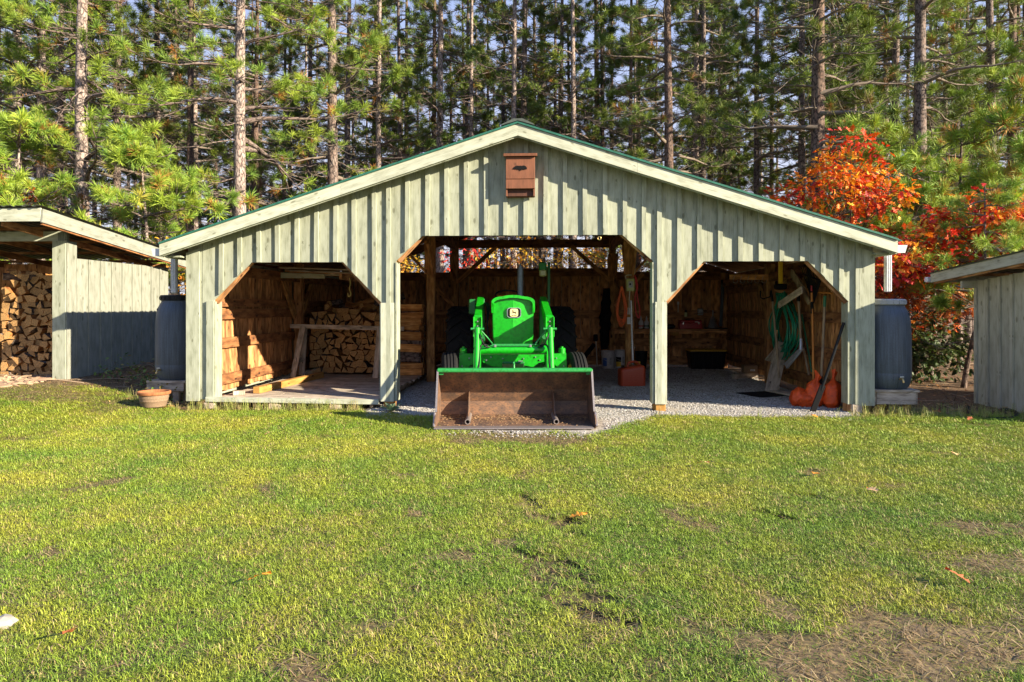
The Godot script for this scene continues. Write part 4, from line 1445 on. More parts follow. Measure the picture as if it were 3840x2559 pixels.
func make_tractor() -> void:
	# local frame: front axle at z = 0, forward is +z
	var t := thing("tractor", "green farm tractor with front loader parked in the middle bay, rusty bucket forward", "tractor", "", Vector3(-0.50, 0, -0.35), 0.07)
	var G: Material = M.green_paint
	var GD: Material = M.green_dark
	# hood
	var b := MB.new()
	add_loft(b, [hood_ring(-1.05, 0.285, 0.95, 1.57, 0.13), hood_ring(-0.4, 0.285, 0.92, 1.56, 0.13), hood_ring(0.24, 0.282, 0.90, 1.54, 0.13), hood_ring(0.30, 0.274, 0.895, 1.53, 0.13)], true, true)
	var hood := part(t, "hood", b, G)
	# nose plate: two faces meeting in a soft centre crease
	b = MB.new()
	var f := hood_ring(0.302, 0.268, 0.897, 1.50, 0.12)
	var n := f.size()
	for k in n:
		var p: Vector3 = f[k]
		p.z += 0.036 * (1.0 - absf(p.x) / 0.268)
		f[k] = p
	var order := []
	var cl := Vector3(0, 0.897, 0.338)
	var ch := Vector3(0, 1.504, 0.338)
	for half in [[1, 2, 3, 4, 5, 6, 7, 8, 9, 10, 11, 12, 13], [13, 14, 15, 16, 17, 18, 19, 20, 21, 22, 23, 0, 1]]:
		var m := Vector3.ZERO
		for k in half:
			m += f[k % n]
		m /= half.size()
		m.z = 0.302 + 0.036 * (1.0 - absf(m.x) / 0.268)
		for k in half.size() - 1:
			b.tri(m, f[half[k] % n], f[half[k + 1] % n])
		b.tri(m, f[half[half.size() - 1] % n], f[half[0] % n])
	part(hood, "grille_panel", b, G)
	# visor: a lip along the top and half-way down the sides
	b = MB.new()
	var outer := hood_ring(0, 0.292, 0.897, 1.553, 0.135)
	var inner := hood_ring(0, 0.262, 0.897, 1.515, 0.12)
	var seq := [5, 6, 7, 8, 9, 10, 11, 12, 13, 14, 15, 16, 17, 18, 19, 20, 21]
	var rings := []
	var so: Vector3 = outer[5]
	for k in seq:
		var o: Vector3 = outer[k]
		var i2: Vector3 = inner[k]
		if k == 5 or k == 21:
			o.y -= 0.02
			i2.y = o.y
		var z0 := 0.23
		var z1 := 0.375 if not (k == 5 or k == 21) else 0.345
		rings.append([Vector3(o.x, o.y, z0), Vector3(o.x, o.y, z1), Vector3(i2.x, i2.y, z1), Vector3(i2.x, i2.y, z0)])
	add_loft(b, rings, true, false)
	part(hood, "hood_visor", b, G)
	# badge: frame, dark plate, cream field with a leaping deer and a line of lettering
	var at := Transform3D(Basis(), Vector3(0.012, 1.318, 0.338))
	b = MB.new()
	add_prism(b, at, rrect(0.190, 0.135, 0.04), 0.0, 0.010)
	var bd := part(hood, "badge_frame", b, M.chrome)
	b = MB.new()
	add_prism(b, at, rrect(0.174, 0.119, 0.034), 0.010, 0.013)
	part(bd, "badge_plate", b, M.bat_black)
	b = MB.new()
	add_prism(b, at, rrect(0.108, 0.106, 0.026), 0.013, 0.016)
	part(bd, "badge_field", b, M.cream)
	b = MB.new()
	var deer := PackedVector2Array([Vector2(-0.030, -0.012), Vector2(-0.012, -0.004), Vector2(0.006, -0.006), Vector2(0.012, -0.022), Vector2(0.017, -0.020), Vector2(0.016, -0.004), Vector2(0.024, 0.002), Vector2(0.022, 0.008), Vector2(0.004, 0.007), Vector2(-0.012, 0.010), Vector2(-0.018, 0.024), Vector2(-0.012, 0.034), Vector2(-0.017, 0.035), Vector2(-0.023, 0.026), Vector2(-0.034, 0.022), Vector2(-0.032, 0.017), Vector2(-0.024, 0.016), Vector2(-0.022, 0.002), Vector2(-0.034, -0.008)])
	add_prism(b, at * Transform3D(Basis.from_scale(Vector3(1.05, 1.05, 1)), Vector3(0.006, 0.004, 0)), deer, 0.016, 0.018)
	part(bd, "leaping_deer", b, M.bat_black)
	var tm := TextMesh.new()
	var sf := SystemFont.new()
	sf.font_names = PackedStringArray(["Droid Sans"])
	tm.font = sf
	tm.text = "JOHN DEERE"
	tm.font_size = 16
	tm.pixel_size = 0.0008
	tm.depth = 0.002
	part(bd, "badge_lettering", tm, M.bat_black, at * Transform3D(Basis(), Vector3(0, -0.038, 0.0172)))
	# engine and frame below
	b = MB.new()
	add_box(b, Transform3D(Basis(), Vector3(0, 0.78, -0.45)), Vector3(0.40, 0.40, 1.5), 0.03)
	part(t, "engine_block", b, GD)
	b = MB.new()
	add_box(b, Transform3D(Basis(), Vector3(0, 0.70, -1.75)), Vector3(0.50, 0.55, 1.3), 0.05)
	part(t, "transmission_case", b, GD)
	# front support: a deep plate with a scalloped lower edge
	b = MB.new()
	add_prism(b, Transform3D(), PackedVector2Array([Vector2(-0.42, 0.78), Vector2(-0.42, 0.66), Vector2(-0.30, 0.60), Vector2(-0.16, 0.585), Vector2(-0.05, 0.60), Vector2(0.14, 0.61), Vector2(0.27, 0.585), Vector2(0.34, 0.64), Vector2(0.42, 0.66), Vector2(0.42, 0.78)]), 0.20, 0.34, Vector2(0.2, 0.2))
	part(t, "front_support", b, G)
	b = MB.new()
	add_box(b, Transform3D(Basis(Vector3.RIGHT, -0.5), Vector3(0, 0.62, 0.36)), Vector3(0.30, 0.035, 0.14), 0.01)
	part(t, "front_hitch", b, GD)
	# axle and kingpins
	b = MB.new()
	add_box(b, Transform3D(Basis(Vector3.BACK, PI / 2), Vector3(0, 0.60, 0)), Vector3(0.16, 1.40, 0.16), 0.02)
	part(t, "front_axle", b, GD)
	for s in [-1.0, 1.0]:
		b = MB.new()
		add_prism(b, Transform3D(), PackedVector2Array([Vector2(s * 0.40, 0.72), Vector2(s * 0.40, 0.61), Vector2(s * 0.58, 0.60), Vector2(s * 0.66, 0.52), Vector2(s * 0.67, 0.36), Vector2(s * 0.755, 0.36), Vector2(s * 0.735, 0.76), Vector2(s * 0.44, 0.74)]), -0.02, 0.13, Vector2(0.3, 0.4))
		var kn := part(t, "axle_knee", b, G)
		b = MB.new()
		add_lathe(b, Transform3D(Basis(), Vector3(s * 0.685, 0.74, 0.05)), [Vector2(0.048, 0), Vector2(0.048, 0.075), Vector2(0.040, 0.085), Vector2(0.018, 0.087), Vector2(0.018, 0.105), Vector2(0.001, 0.105)], 18)
		part(kn, "kingpin", b, G)
	var steer := 0.12
	add_wheel(t, "front_wheel", Vector3(-0.885, 0.385, 0), 0.385, 0.215, 0.21, steer, 0)
	add_wheel(t, "front_wheel", Vector3(0.885, 0.385, 0), 0.385, 0.215, 0.21, steer, 0)
	add_wheel(t, "rear_wheel", Vector3(-0.83, 0.69, -2.05), 0.70, 0.44, 0.36, 0, 20)
	add_wheel(t, "rear_wheel", Vector3(0.83, 0.69, -2.05), 0.70, 0.44, 0.36, 0, 20)
	b = MB.new()
	add_box(b, Transform3D(Basis(Vector3.BACK, PI / 2), Vector3(0, 0.69, -2.05)), Vector3(0.22, 1.3, 0.22), 0.03)
	part(t, "rear_axle", b, GD)
	# loader: masts, arms with knees, lift and bucket cylinders, cross tube
	for s in [-1.0, 1.0]:
		var x: float = s * 0.465
		beam(t, "loader_mast", Vector3(x * 1.0, 0.62, -0.62), Vector3(x, 1.52, -0.55), 0.12, 0.12, Vector3.RIGHT, GD, 0.008)
		b = MB.new()
		# arm drawn from the side: pivot, knee, bucket pin
		var arm := PackedVector2Array([Vector2(-0.64, 1.55), Vector2(-0.66, 1.46), Vector2(-0.54, 1.41), Vector2(0.52, 1.08), Vector2(0.60, 0.90), Vector2(0.98, 0.34), Vector2(1.10, 0.36), Vector2(0.80, 0.95), Vector2(0.72, 1.22), Vector2(0.62, 1.29)])
		add_prism(b, Transform3D(Basis(Vector3.BACK, Vector3.UP, Vector3.LEFT), Vector3(x + 0.045, 0, 0)), arm, 0.0, 0.09)
		part(t, "loader_arm", b, GD if false else G)
		b = MB.new()
		# knee bracket, two cheeks and a front face
		add_box(b, Transform3D(Basis(Vector3.RIGHT, 0.12), Vector3(x, 1.19, 0.73)), Vector3(0.098, 0.19, 0.03), 0.006)
		add_box(b, Transform3D(Basis(), Vector3(x - 0.05, 1.14, 0.72)), Vector3(0.014, 0.26, 0.12), 0.004)
		add_box(b, Transform3D(Basis(), Vector3(x + 0.05, 1.14, 0.72)), Vector3(0.014, 0.26, 0.12), 0.004)
		part(t, "knee_bracket", b, G)
		# bucket cylinder: fat barrel with a bright rod end
		bar(t, "bucket_cylinder", [Vector3(x, 1.12, 0.83), Vector3(x, 1.06, 0.86), Vector3(x, 0.58, 1.10), Vector3(x, 0.52, 1.13)], [0.038, 0.036, 0.036, 0.034], G, 16)
		bar(t, "cylinder_rod", [Vector3(x, 0.54, 1.12), Vector3(x, 0.42, 1.18)], 0.018, M.chrome, 12)
		bar(t, "pivot_pin", [Vector3(x - 0.085, 1.115, 0.80), Vector3(x + 0.085, 1.115, 0.80)], 0.016, M.green_worn, 10)
		bar(t, "lift_cylinder", [Vector3(x * 0.86, 0.80, -0.45), Vector3(x * 0.9, 1.00, 0.45)], 0.036, GD, 12)
		# hoses looping down the front of the arm
		bar(t, "hydraulic_hose", smoothed([Vector3(x - s * 0.02, 1.06, 0.885), Vector3(x - s * 0.055, 0.98, 0.93), Vector3(x - s * 0.10, 0.90, 0.90), Vector3(x - s * 0.16, 0.885, 0.86)]), 0.010, M.black_plastic, 8)
		bar(t, "hydraulic_hose", smoothed([Vector3(x - s * 0.13, 0.905, 0.86), Vector3(x - s * 0.06, 0.92, 0.92), Vector3(x - s * 0.028, 0.84, 0.98), Vector3(x - s * 0.03, 0.70, 1.07), Vector3(x - s * 0.01, 0.60, 1.13)]), 0.011, M.black_plastic, 8)
		bar(t, "hydraulic_line", smoothed([Vector3(x - s * 0.05, 1.09, 0.82), Vector3(x - s * 0.13, 1.0, 0.80), Vector3(x - s * 0.19, 0.93, 0.84)]), 0.009, M.green_worn, 8)
		# bracket from mast to frame
		beam(t, "side_frame", Vector3(x, 0.68, -0.62), Vector3(x, 0.66, 0.25), 0.16, 0.03, Vector3.UP, GD)
	bar(t, "cross_tube", [Vector3(-0.46, 0.845, 0.80), Vector3(0.46, 0.845, 0.80)], 0.058, G, 20)
	bar(t, "hydraulic_line", [Vector3(-0.28, 0.915, 0.83), Vector3(0.30, 0.915, 0.83)], 0.010, M.green_worn, 8)
	bar(t, "hydraulic_line", [Vector3(-0.30, 0.90, 0.855), Vector3(0.22, 0.90, 0.855)], 0.008, M.green_worn, 8)
	for x in [-0.24, 0.21]:
		var cb := MB.new()
		add_box(cb, Transform3D(Basis(), Vector3(x, 0.90, 0.83)), Vector3(0.03, 0.035, 0.07), 0.005)
		part(t, "line_clamp", cb, M.steel)
	b = MB.new()
	add_box(b, Transform3D(Basis(), Vector3(-0.585, 1.40, -0.56)), Vector3(0.10, 0.22, 0.16), 0.012)
	part(t, "valve_box", b, GD)
	for k in 3:
		bar(t, "valve_hose", smoothed([Vector3(-0.40 + 0.02 * k, 1.46, -0.5), Vector3(-0.37 + 0.02 * k, 1.38, -0.42), Vector3(-0.36, 1.15, -0.3), Vector3(-0.33, 0.9, -0.2)]), 0.010, M.black_plastic, 7)
	# exhaust, lamp bar, steering wheel, seat, fenders
	bar(t, "exhaust_stack", [Vector3(0.125, 1.50, -0.60), Vector3(0.125, 1.97, -0.60), Vector3(0.125, 2.0, -0.60)], [0.045, 0.045, 0.03], M.pipe_grey, 18)
	bar(t, "exhaust_stack", [Vector3(0.125, 1.97, -0.60), Vector3(0.118, 2.03, -0.61)], [0.026, 0.022], M.pipe_grey, 14)
	beam(t, "lamp_bar", Vector3(0.635, 0.9, -1.84), Vector3(0.635, 2.14, -1.84), 0.045, 0.045, Vector3.RIGHT, GD, 0.005)
	b = MB.new()
	add_box(b, Transform3D(Basis(), Vector3(0.53, 2.06, -1.80)), Vector3(0.13, 0.16, 0.12), 0.02)
	var lamp := part(t, "work_lamp", b, M.green_worn)
	b = MB.new()
	add_box(b, Transform3D(Basis(), Vector3(0.53, 1.955, -1.77)), Vector3(0.115, 0.11, 0.10), 0.018)
	part(lamp, "lamp_lens", b, M.lamp_lens)
	var wheel := []
	for k in 25:
		var a := TAU * k / 24
		wheel.append(Transform3D(Basis(Vector3.RIGHT, 0.42), Vector3(-0.06, 1.585, -1.28)) * Vector3(0.19 * cos(a), 0, 0.19 * sin(a)))
	bar(t, "steering_wheel", wheel, 0.014, M.black_plastic, 8)
	b = MB.new()
	add_box(b, Transform3D(Basis(Vector3.RIGHT, 0.42), Vector3(-0.06, 1.555, -1.27)), Vector3(0.30, 0.03, 0.10), 0.01)
	part(t, "dash_panel", b, M.yellow)
	b = MB.new()
	add_box(b, Transform3D(Basis(), Vector3(-0.05, 1.20, -2.0)), Vector3(0.46, 0.12, 0.44), 0.04)
	add_box(b, Transform3D(Basis(Vector3.RIGHT, -0.1), Vector3(-0.05, 1.42, -2.2)), Vector3(0.44, 0.36, 0.10), 0.04)
	part(t, "seat", b, M.yellow)
	# bolt heads on brackets, axle and support
	b = MB.new()
	for s in [-1.0, 1.0]:
		for p in [[0.465, 1.21, 0.752], [0.465, 1.15, 0.758], [0.52, 0.70, 0.135], [0.60, 0.69, 0.135], [0.70, 0.58, 0.135], [0.30, 0.72, 0.345], [0.36, 0.68, 0.345], [0.14, 0.70, 0.345], [0.465, 1.40, -0.485], [0.465, 1.30, -0.49]]:
			add_lathe(b, Transform3D(Basis(Vector3.RIGHT, PI / 2), Vector3(s * p[0], p[1], p[2])), [Vector2(0.011, 0.0), Vector2(0.011, 0.009), Vector2(0.001, 0.010)], 6)
	part(t, "bolt_heads", b, M.steel)
	# side lamps and hood side seam
	for s in [-1.0, 1.0]:
		part(hood, "side_seam", boxm(Vector3(s * 0.286, 1.22, -0.4), Vector3(0.006, 0.012, 1.2)), M.bat_black)
		part(hood, "hood_latch", boxm(Vector3(s * 0.284, 1.08, 0.12), Vector3(0.012, 0.04, 0.03), 0.004), M.black_plastic)
	part(t, "number_plate", boxm(Vector3(0.10, 0.66, 0.346), Vector3(0.06, 0.03, 0.004)), M.steel)
	# bucket
	var k2 := Node3D.new()
	k2.name = "loader_bucket"
	k2.position.y = 0.022
	t.add_child(k2)
	var prof := [Vector2(1.47, 0.632), Vector2(1.38, 0.615), Vector2(1.15, 0.36), Vector2(1.085, 0.21), Vector2(1.11, 0.055), Vector2(1.22, 0.012), Vector2(1.85, 0.004)]
	b = MB.new()
	var hw := 0.905
	for i in prof.size() - 1:
		var p: Vector2 = prof[i]
		var q: Vector2 = prof[i + 1]
		var nn := Vector2(-(q.y - p.y), q.x - p.x).normalized() * 0.012
		if nn.dot(Vector2(1.5, 0.3) - p) < 0:
			nn = -nn
		var P := [Vector3(-hw, p.y, p.x), Vector3(hw, p.y, p.x), Vector3(hw, q.y, q.x), Vector3(-hw, q.y, q.x)]
		var O := Vector3(0, -nn.y, -nn.x)
		b.quad(P[3], P[2], P[1], P[0], Vector2(P[3].x, i * 0.3 + 0.3), Vector2(P[2].x, i * 0.3 + 0.3), Vector2(P[1].x, i * 0.3), Vector2(P[0].x, i * 0.3))
		b.quad(P[0] + O, P[1] + O, P[2] + O, P[3] + O, Vector2(0, 0), Vector2(1.8, 0), Vector2(1.8, 0.3), Vector2(0, 0.3))
	part(k2, "bucket_shell", b, M.rust)
	for s in [-1.0, 1.0]:
		b = MB.new()
		var sp := PackedVector2Array([Vector2(1.48, 0.64), Vector2(1.36, 0.625), Vector2(1.13, 0.36), Vector2(1.07, 0.21), Vector2(1.10, 0.045), Vector2(1.22, 0.0), Vector2(1.80, 0.0), Vector2(1.835, 0.03), Vector2(1.815, 0.10), Vector2(1.70, 0.17), Vector2(1.58, 0.42)])
		add_prism(b, Transform3D(Basis(Vector3.BACK, Vector3.UP, Vector3.LEFT), Vector3(s * (hw + 0.006) + 0.006, 0, 0)), sp, 0.0, 0.012)
		var pl := part(k2, "bucket_side", b, M.rust)
		beam(pl, "side_edge", Vector3(s * (hw + 0.004), 0.63, 1.485), Vector3(s * (hw + 0.004), 0.17, 1.705), 0.022, 0.018, Vector3.RIGHT, M.rust_edge)
		beam(pl, "side_edge", Vector3(s * (hw + 0.016), 0.16, 1.705), Vector3(s * (hw + 0.016), 0.02, 1.835), 0.028, 0.035, Vector3.RIGHT, M.rust_edge, 0.006)
		beam(k2, "lip_gusset", Vector3(s * 0.90, 0.588, 1.455), Vector3(s * 0.845, 0.588, 1.455), 0.03, 0.02, Vector3.UP, M.green_worn)
	b = MB.new()
	add_box(b, Transform3D(Basis(Vector3.BACK, PI / 2), Vector3(0, 0.625, 1.44)), Vector3(0.045, 1.84, 0.13), 0.012)
	part(k2, "bucket_lip", b, M.green_worn)
	b = MB.new()
	add_box(b, Transform3D(Basis(Vector3.BACK, PI / 2), Vector3(-0.02, 0.010, 1.82)), Vector3(0.016, 1.80, 0.15), 0.004)
	part(k2, "cutting_edge", b, M.rust_edge)
	for x in [-0.545, 0.485]:
		b = MB.new()
		add_prism(b, Transform3D(Basis(Vector3.BACK, Vector3.UP, Vector3.LEFT), Vector3(x, 0, 0)), PackedVector2Array([Vector2(1.115, 0.36), Vector2(1.09, 0.21), Vector2(1.115, 0.05), Vector2(1.52, 0.02), Vector2(1.40, 0.10), Vector2(1.25, 0.28)]), 0.0, 0.012)
		var rb := part(k2, "bucket_rib", b, M.rust)
		var tb := MB.new()
		for side in 2:
			pass
		add_tube(tb, [Vector3(x - 0.006, 0.052, 1.16), Vector3(x - 0.006, 0.042, 1.62)], 0.032, 16, false)
		add_tube(tb, [Vector3(x - 0.006, 0.042, 1.62), Vector3(x - 0.006, 0.052, 1.16)], 0.022, 16, false)
		add_lathe(tb, Transform3D(Basis(Vector3.RIGHT, PI / 2), Vector3(x - 0.006, 0.042, 1.62)), [Vector2(0.032, 0.0), Vector2(0.032, 0.004), Vector2(0.022, 0.004), Vector2(0.022, 0.0)], 16)
		part(rb, "rib_pipe", tb, M.rust_edge)
	# hook on the lip
	bar(k2, "lip_hook", smoothed([Vector3(-0.01, 0.64, 1.44), Vector3(-0.01, 0.70, 1.43), Vector3(-0.01, 0.715, 1.46)], 5), 0.012, M.green_worn, 8)
	# bark and soil left lying in the bucket
	var xs := []
	var cs := []
	var chip := blob(5, 4)
	for i in 900:
		var x := rr(-0.88, 0.88)
		var z := 1.16 + 0.66 * pow(rng.randf(), 1.9)
		if rng.randf() < 0.55:
			z = 1.14 + rr(0.0, 0.17)
		var s := rr(0.002, 0.007)
		xs.append(Transform3D(Basis(Vector3.UP, rr(0, TAU)).scaled(Vector3(s * 2.2, s * 0.6, s)), Vector3(x, 0.016 + rr(0, 0.035) * (1.0 - smoothstep(1.16, 1.36, z)), z)))
		cs.append(Color(0.34, 0.21, 0.10).lerp(Color(0.18, 0.11, 0.06), rng.randf()) * rr(0.7, 1.2))
	var dbr := many("bucket_debris", chip, M.stone, xs, cs)
	dbr.set_meta("kind", "stuff")
	k2.add_child(dbr)

# ---------------------------------------------------------------- things in and round the sheds
func cyl(r: float, h: float, at: Vector3, sides := 20) -> MB:
	var b := MB.new()
	add_lathe(b, Transform3D(Basis(), at), [Vector2(0.001, 0), Vector2(r, 0), Vector2(r, h), Vector2(0.001, h)], sides)
	return b

func boxm(at: Vector3, s: Vector3, ch := 0.0, rot := Basis()) -> MB:
	var b := MB.new()
	add_box(b, Transform3D(rot, at), s, ch)
	return b

func make_barrel(label: String, at: Vector3, r: float, h: float, lid: Material, tap_side: float, turn: float) -> void:
	var t := thing("rain_barrel", label, "barrel", "rain barrels under the downpipes", at, turn)
	var b := MB.new()
	add_lathe(b, Transform3D(), [Vector2(0.001, 0.0), Vector2(r * 0.80, 0.0), Vector2(r * 0.90, 0.03 * h), Vector2(r * 0.97, 0.10 * h), Vector2(r, 0.17 * h), Vector2(r * 0.995, 0.175 * h), Vector2(r * 0.995, 0.185 * h), Vector2(r, 0.19 * h), Vector2(r * 0.995, 0.38 * h), Vector2(r * 0.985, 0.60 * h), Vector2(r * 0.965, 0.72 * h), Vector2(r * 0.935, 0.79 * h), Vector2(r * 0.88, 0.85 * h), Vector2(r * 0.80, 0.89 * h), Vector2(r * 0.745, 0.915 * h), Vector2(r * 0.73, 0.945 * h)], 36)
	part(t, "barrel_body", b, M.barrel)
	b = MB.new()
	add_lathe(b, Transform3D(Basis(), Vector3(0, 0.935 * h, 0)), [Vector2(r * 0.76, 0.0), Vector2(r * 0.80, 0.008), Vector2(r * 0.80, 0.055 * h), Vector2(r * 0.76, 0.065 * h), Vector2(r * 0.62, 0.067 * h), Vector2(r * 0.60, 0.05 * h), Vector2(0.001, 0.05 * h)], 36)
	for k in 20:
		var a := TAU * k / 20
		add_box(b, Transform3D(Basis(Vector3.UP, a), Vector3(sin(a) * r * 0.805, 0.965 * h, cos(a) * r * 0.805)), Vector3(0.016, 0.035 * h, 0.012))
	part(t, "lid", b, lid)
	# hand recess on the shoulder
	for sg in [-1.0, 1.0]:
		var a: float = sg * 1.0
		var dv := Vector3(sin(a), 0.35, cos(a)).normalized()
		var x := Vector3.UP.cross(dv).normalized()
		part(t, "hand_recess", boxm(Vector3.ZERO, Vector3(0.085, 0.042, 0.03), 0.01), M.black_plastic, Transform3D(Basis(x, dv.cross(x), dv), Vector3(sin(a) * r * 0.87, 0.83 * h, cos(a) * r * 0.87)))
	# tap
	var d := Vector3(sin(tap_side), 0, cos(tap_side))
	var p := d * r + Vector3(0, 0.125 * h, 0)
	var tp := bar(t, "tap", [p - d * 0.02, p + d * 0.05, p + d * 0.065 + Vector3(0, -0.03, 0), p + d * 0.067 + Vector3(0, -0.045, 0)], [0.013, 0.013, 0.013, 0.012], M.brass, 10)
	part(tp, "tap_handle", boxm(p + d * 0.035 + Vector3(0, 0.028, 0), Vector3(0.05, 0.014, 0.014), 0.004), M.ivory)

func bag_mesh(h: float, r: float, seed_: int, tie: bool, squash: float) -> MB:
	var b := MB.new()
	var f := nz(seed_, 1.0, FastNoiseLite.TYPE_SIMPLEX_SMOOTH, 3)
	var rings := []
	var rows := 22
	for i in rows:
		var t := float(i) / (rows - 1)
		var y := h * t
		var rad := r * (0.55 + 0.45 * smoothstep(0.0, 0.16, t)) * (1.0 - 0.16 * t)
		if tie:
			rad *= 1.0 - 0.84 * smoothstep(0.58, 0.82, t) + 0.14 * smoothstep(0.86, 1.0, t)
		else:
			rad *= sqrt(maxf(0.02, 1.0 - pow(t, 3.5)))
		var row := []
		for k in 28:
			var a := TAU * k / 28
			var d := Vector3(cos(a), 0, -sin(a))
			var w := 1.0 + 0.30 * f.get_noise_3d(d.x * 1.4, t * 2.0, d.z * 1.4) + 0.10 * f.get_noise_3d(d.x * 6.0, t * 12.0, d.z * 6.0)
			if tie and t > 0.6:
				w *= 1.0 + 0.30 * sin(a * 5.0 + seed_) * smoothstep(0.5, 0.8, t) + 0.22 * sin(a * 2.0 + seed_) * smoothstep(0.82, 1.0, t)
			var lean := 0.10 * t * t * sin(seed_ * 1.7) if tie else 0.0
			row.append(Vector3(d.x * rad * w + lean, y - (0.05 * t * t * d.x if tie else 0.0), d.z * rad * w * squash + 0.5 * lean))
		rings.append(row)
	add_loft(b, rings)
	return b

func pail(label: String, at: Vector3, mat: Material, group: String, print_mats: Array, turn: float) -> void:
	var t := thing("pail", label, "bucket", group, at, turn)
	var b := MB.new()
	add_lathe(b, Transform3D(), [Vector2(0.001, 0.0), Vector2(0.130, 0.0), Vector2(0.135, 0.01), Vector2(0.148, 0.29), Vector2(0.155, 0.292), Vector2(0.155, 0.308), Vector2(0.149, 0.312), Vector2(0.150, 0.335), Vector2(0.157, 0.338), Vector2(0.157, 0.352), Vector2(0.151, 0.355), Vector2(0.153, 0.375)], 28)
	part(t, "pail_body", b, mat)
	b = MB.new()
	add_lathe(b, Transform3D(Basis(), Vector3(0, 0.372, 0)), [Vector2(0.162, 0.0), Vector2(0.164, 0.02), Vector2(0.158, 0.028), Vector2(0.146, 0.028), Vector2(0.144, 0.018), Vector2(0.001, 0.018)], 28)
	part(t, "lid", b, mat)
	for pm in print_mats:
		# printed field wrapped on the wall of the pail
		b = MB.new()
		for k in 6:
			var a0: float = lerpf(pm[1], pm[2], k / 6.0)
			var a1: float = lerpf(pm[1], pm[2], (k + 1) / 6.0)
			var P := []
			for q in [[a0, pm[3]], [a1, pm[3]], [a1, pm[4]], [a0, pm[4]]]:
				var rad: float = 0.1355 + 0.0446 * (q[1] - 0.01) + 0.0015
				P.append(Vector3(sin(q[0]) * rad, q[1], cos(q[0]) * rad))
			b.quad(P[0], P[1], P[2], P[3])
		part(t, "printed_field", b, pm[0])
	var pts := []
	for k in 13:
		var a := PI * k / 12.0
		pts.append(Vector3(0.160 * cos(a), 0.33 - 0.15 * sin(a), 0.04 + 0.135 * sin(a)))
	bar(t, "pail_handle", pts, 0.004, M.pail_white, 6)

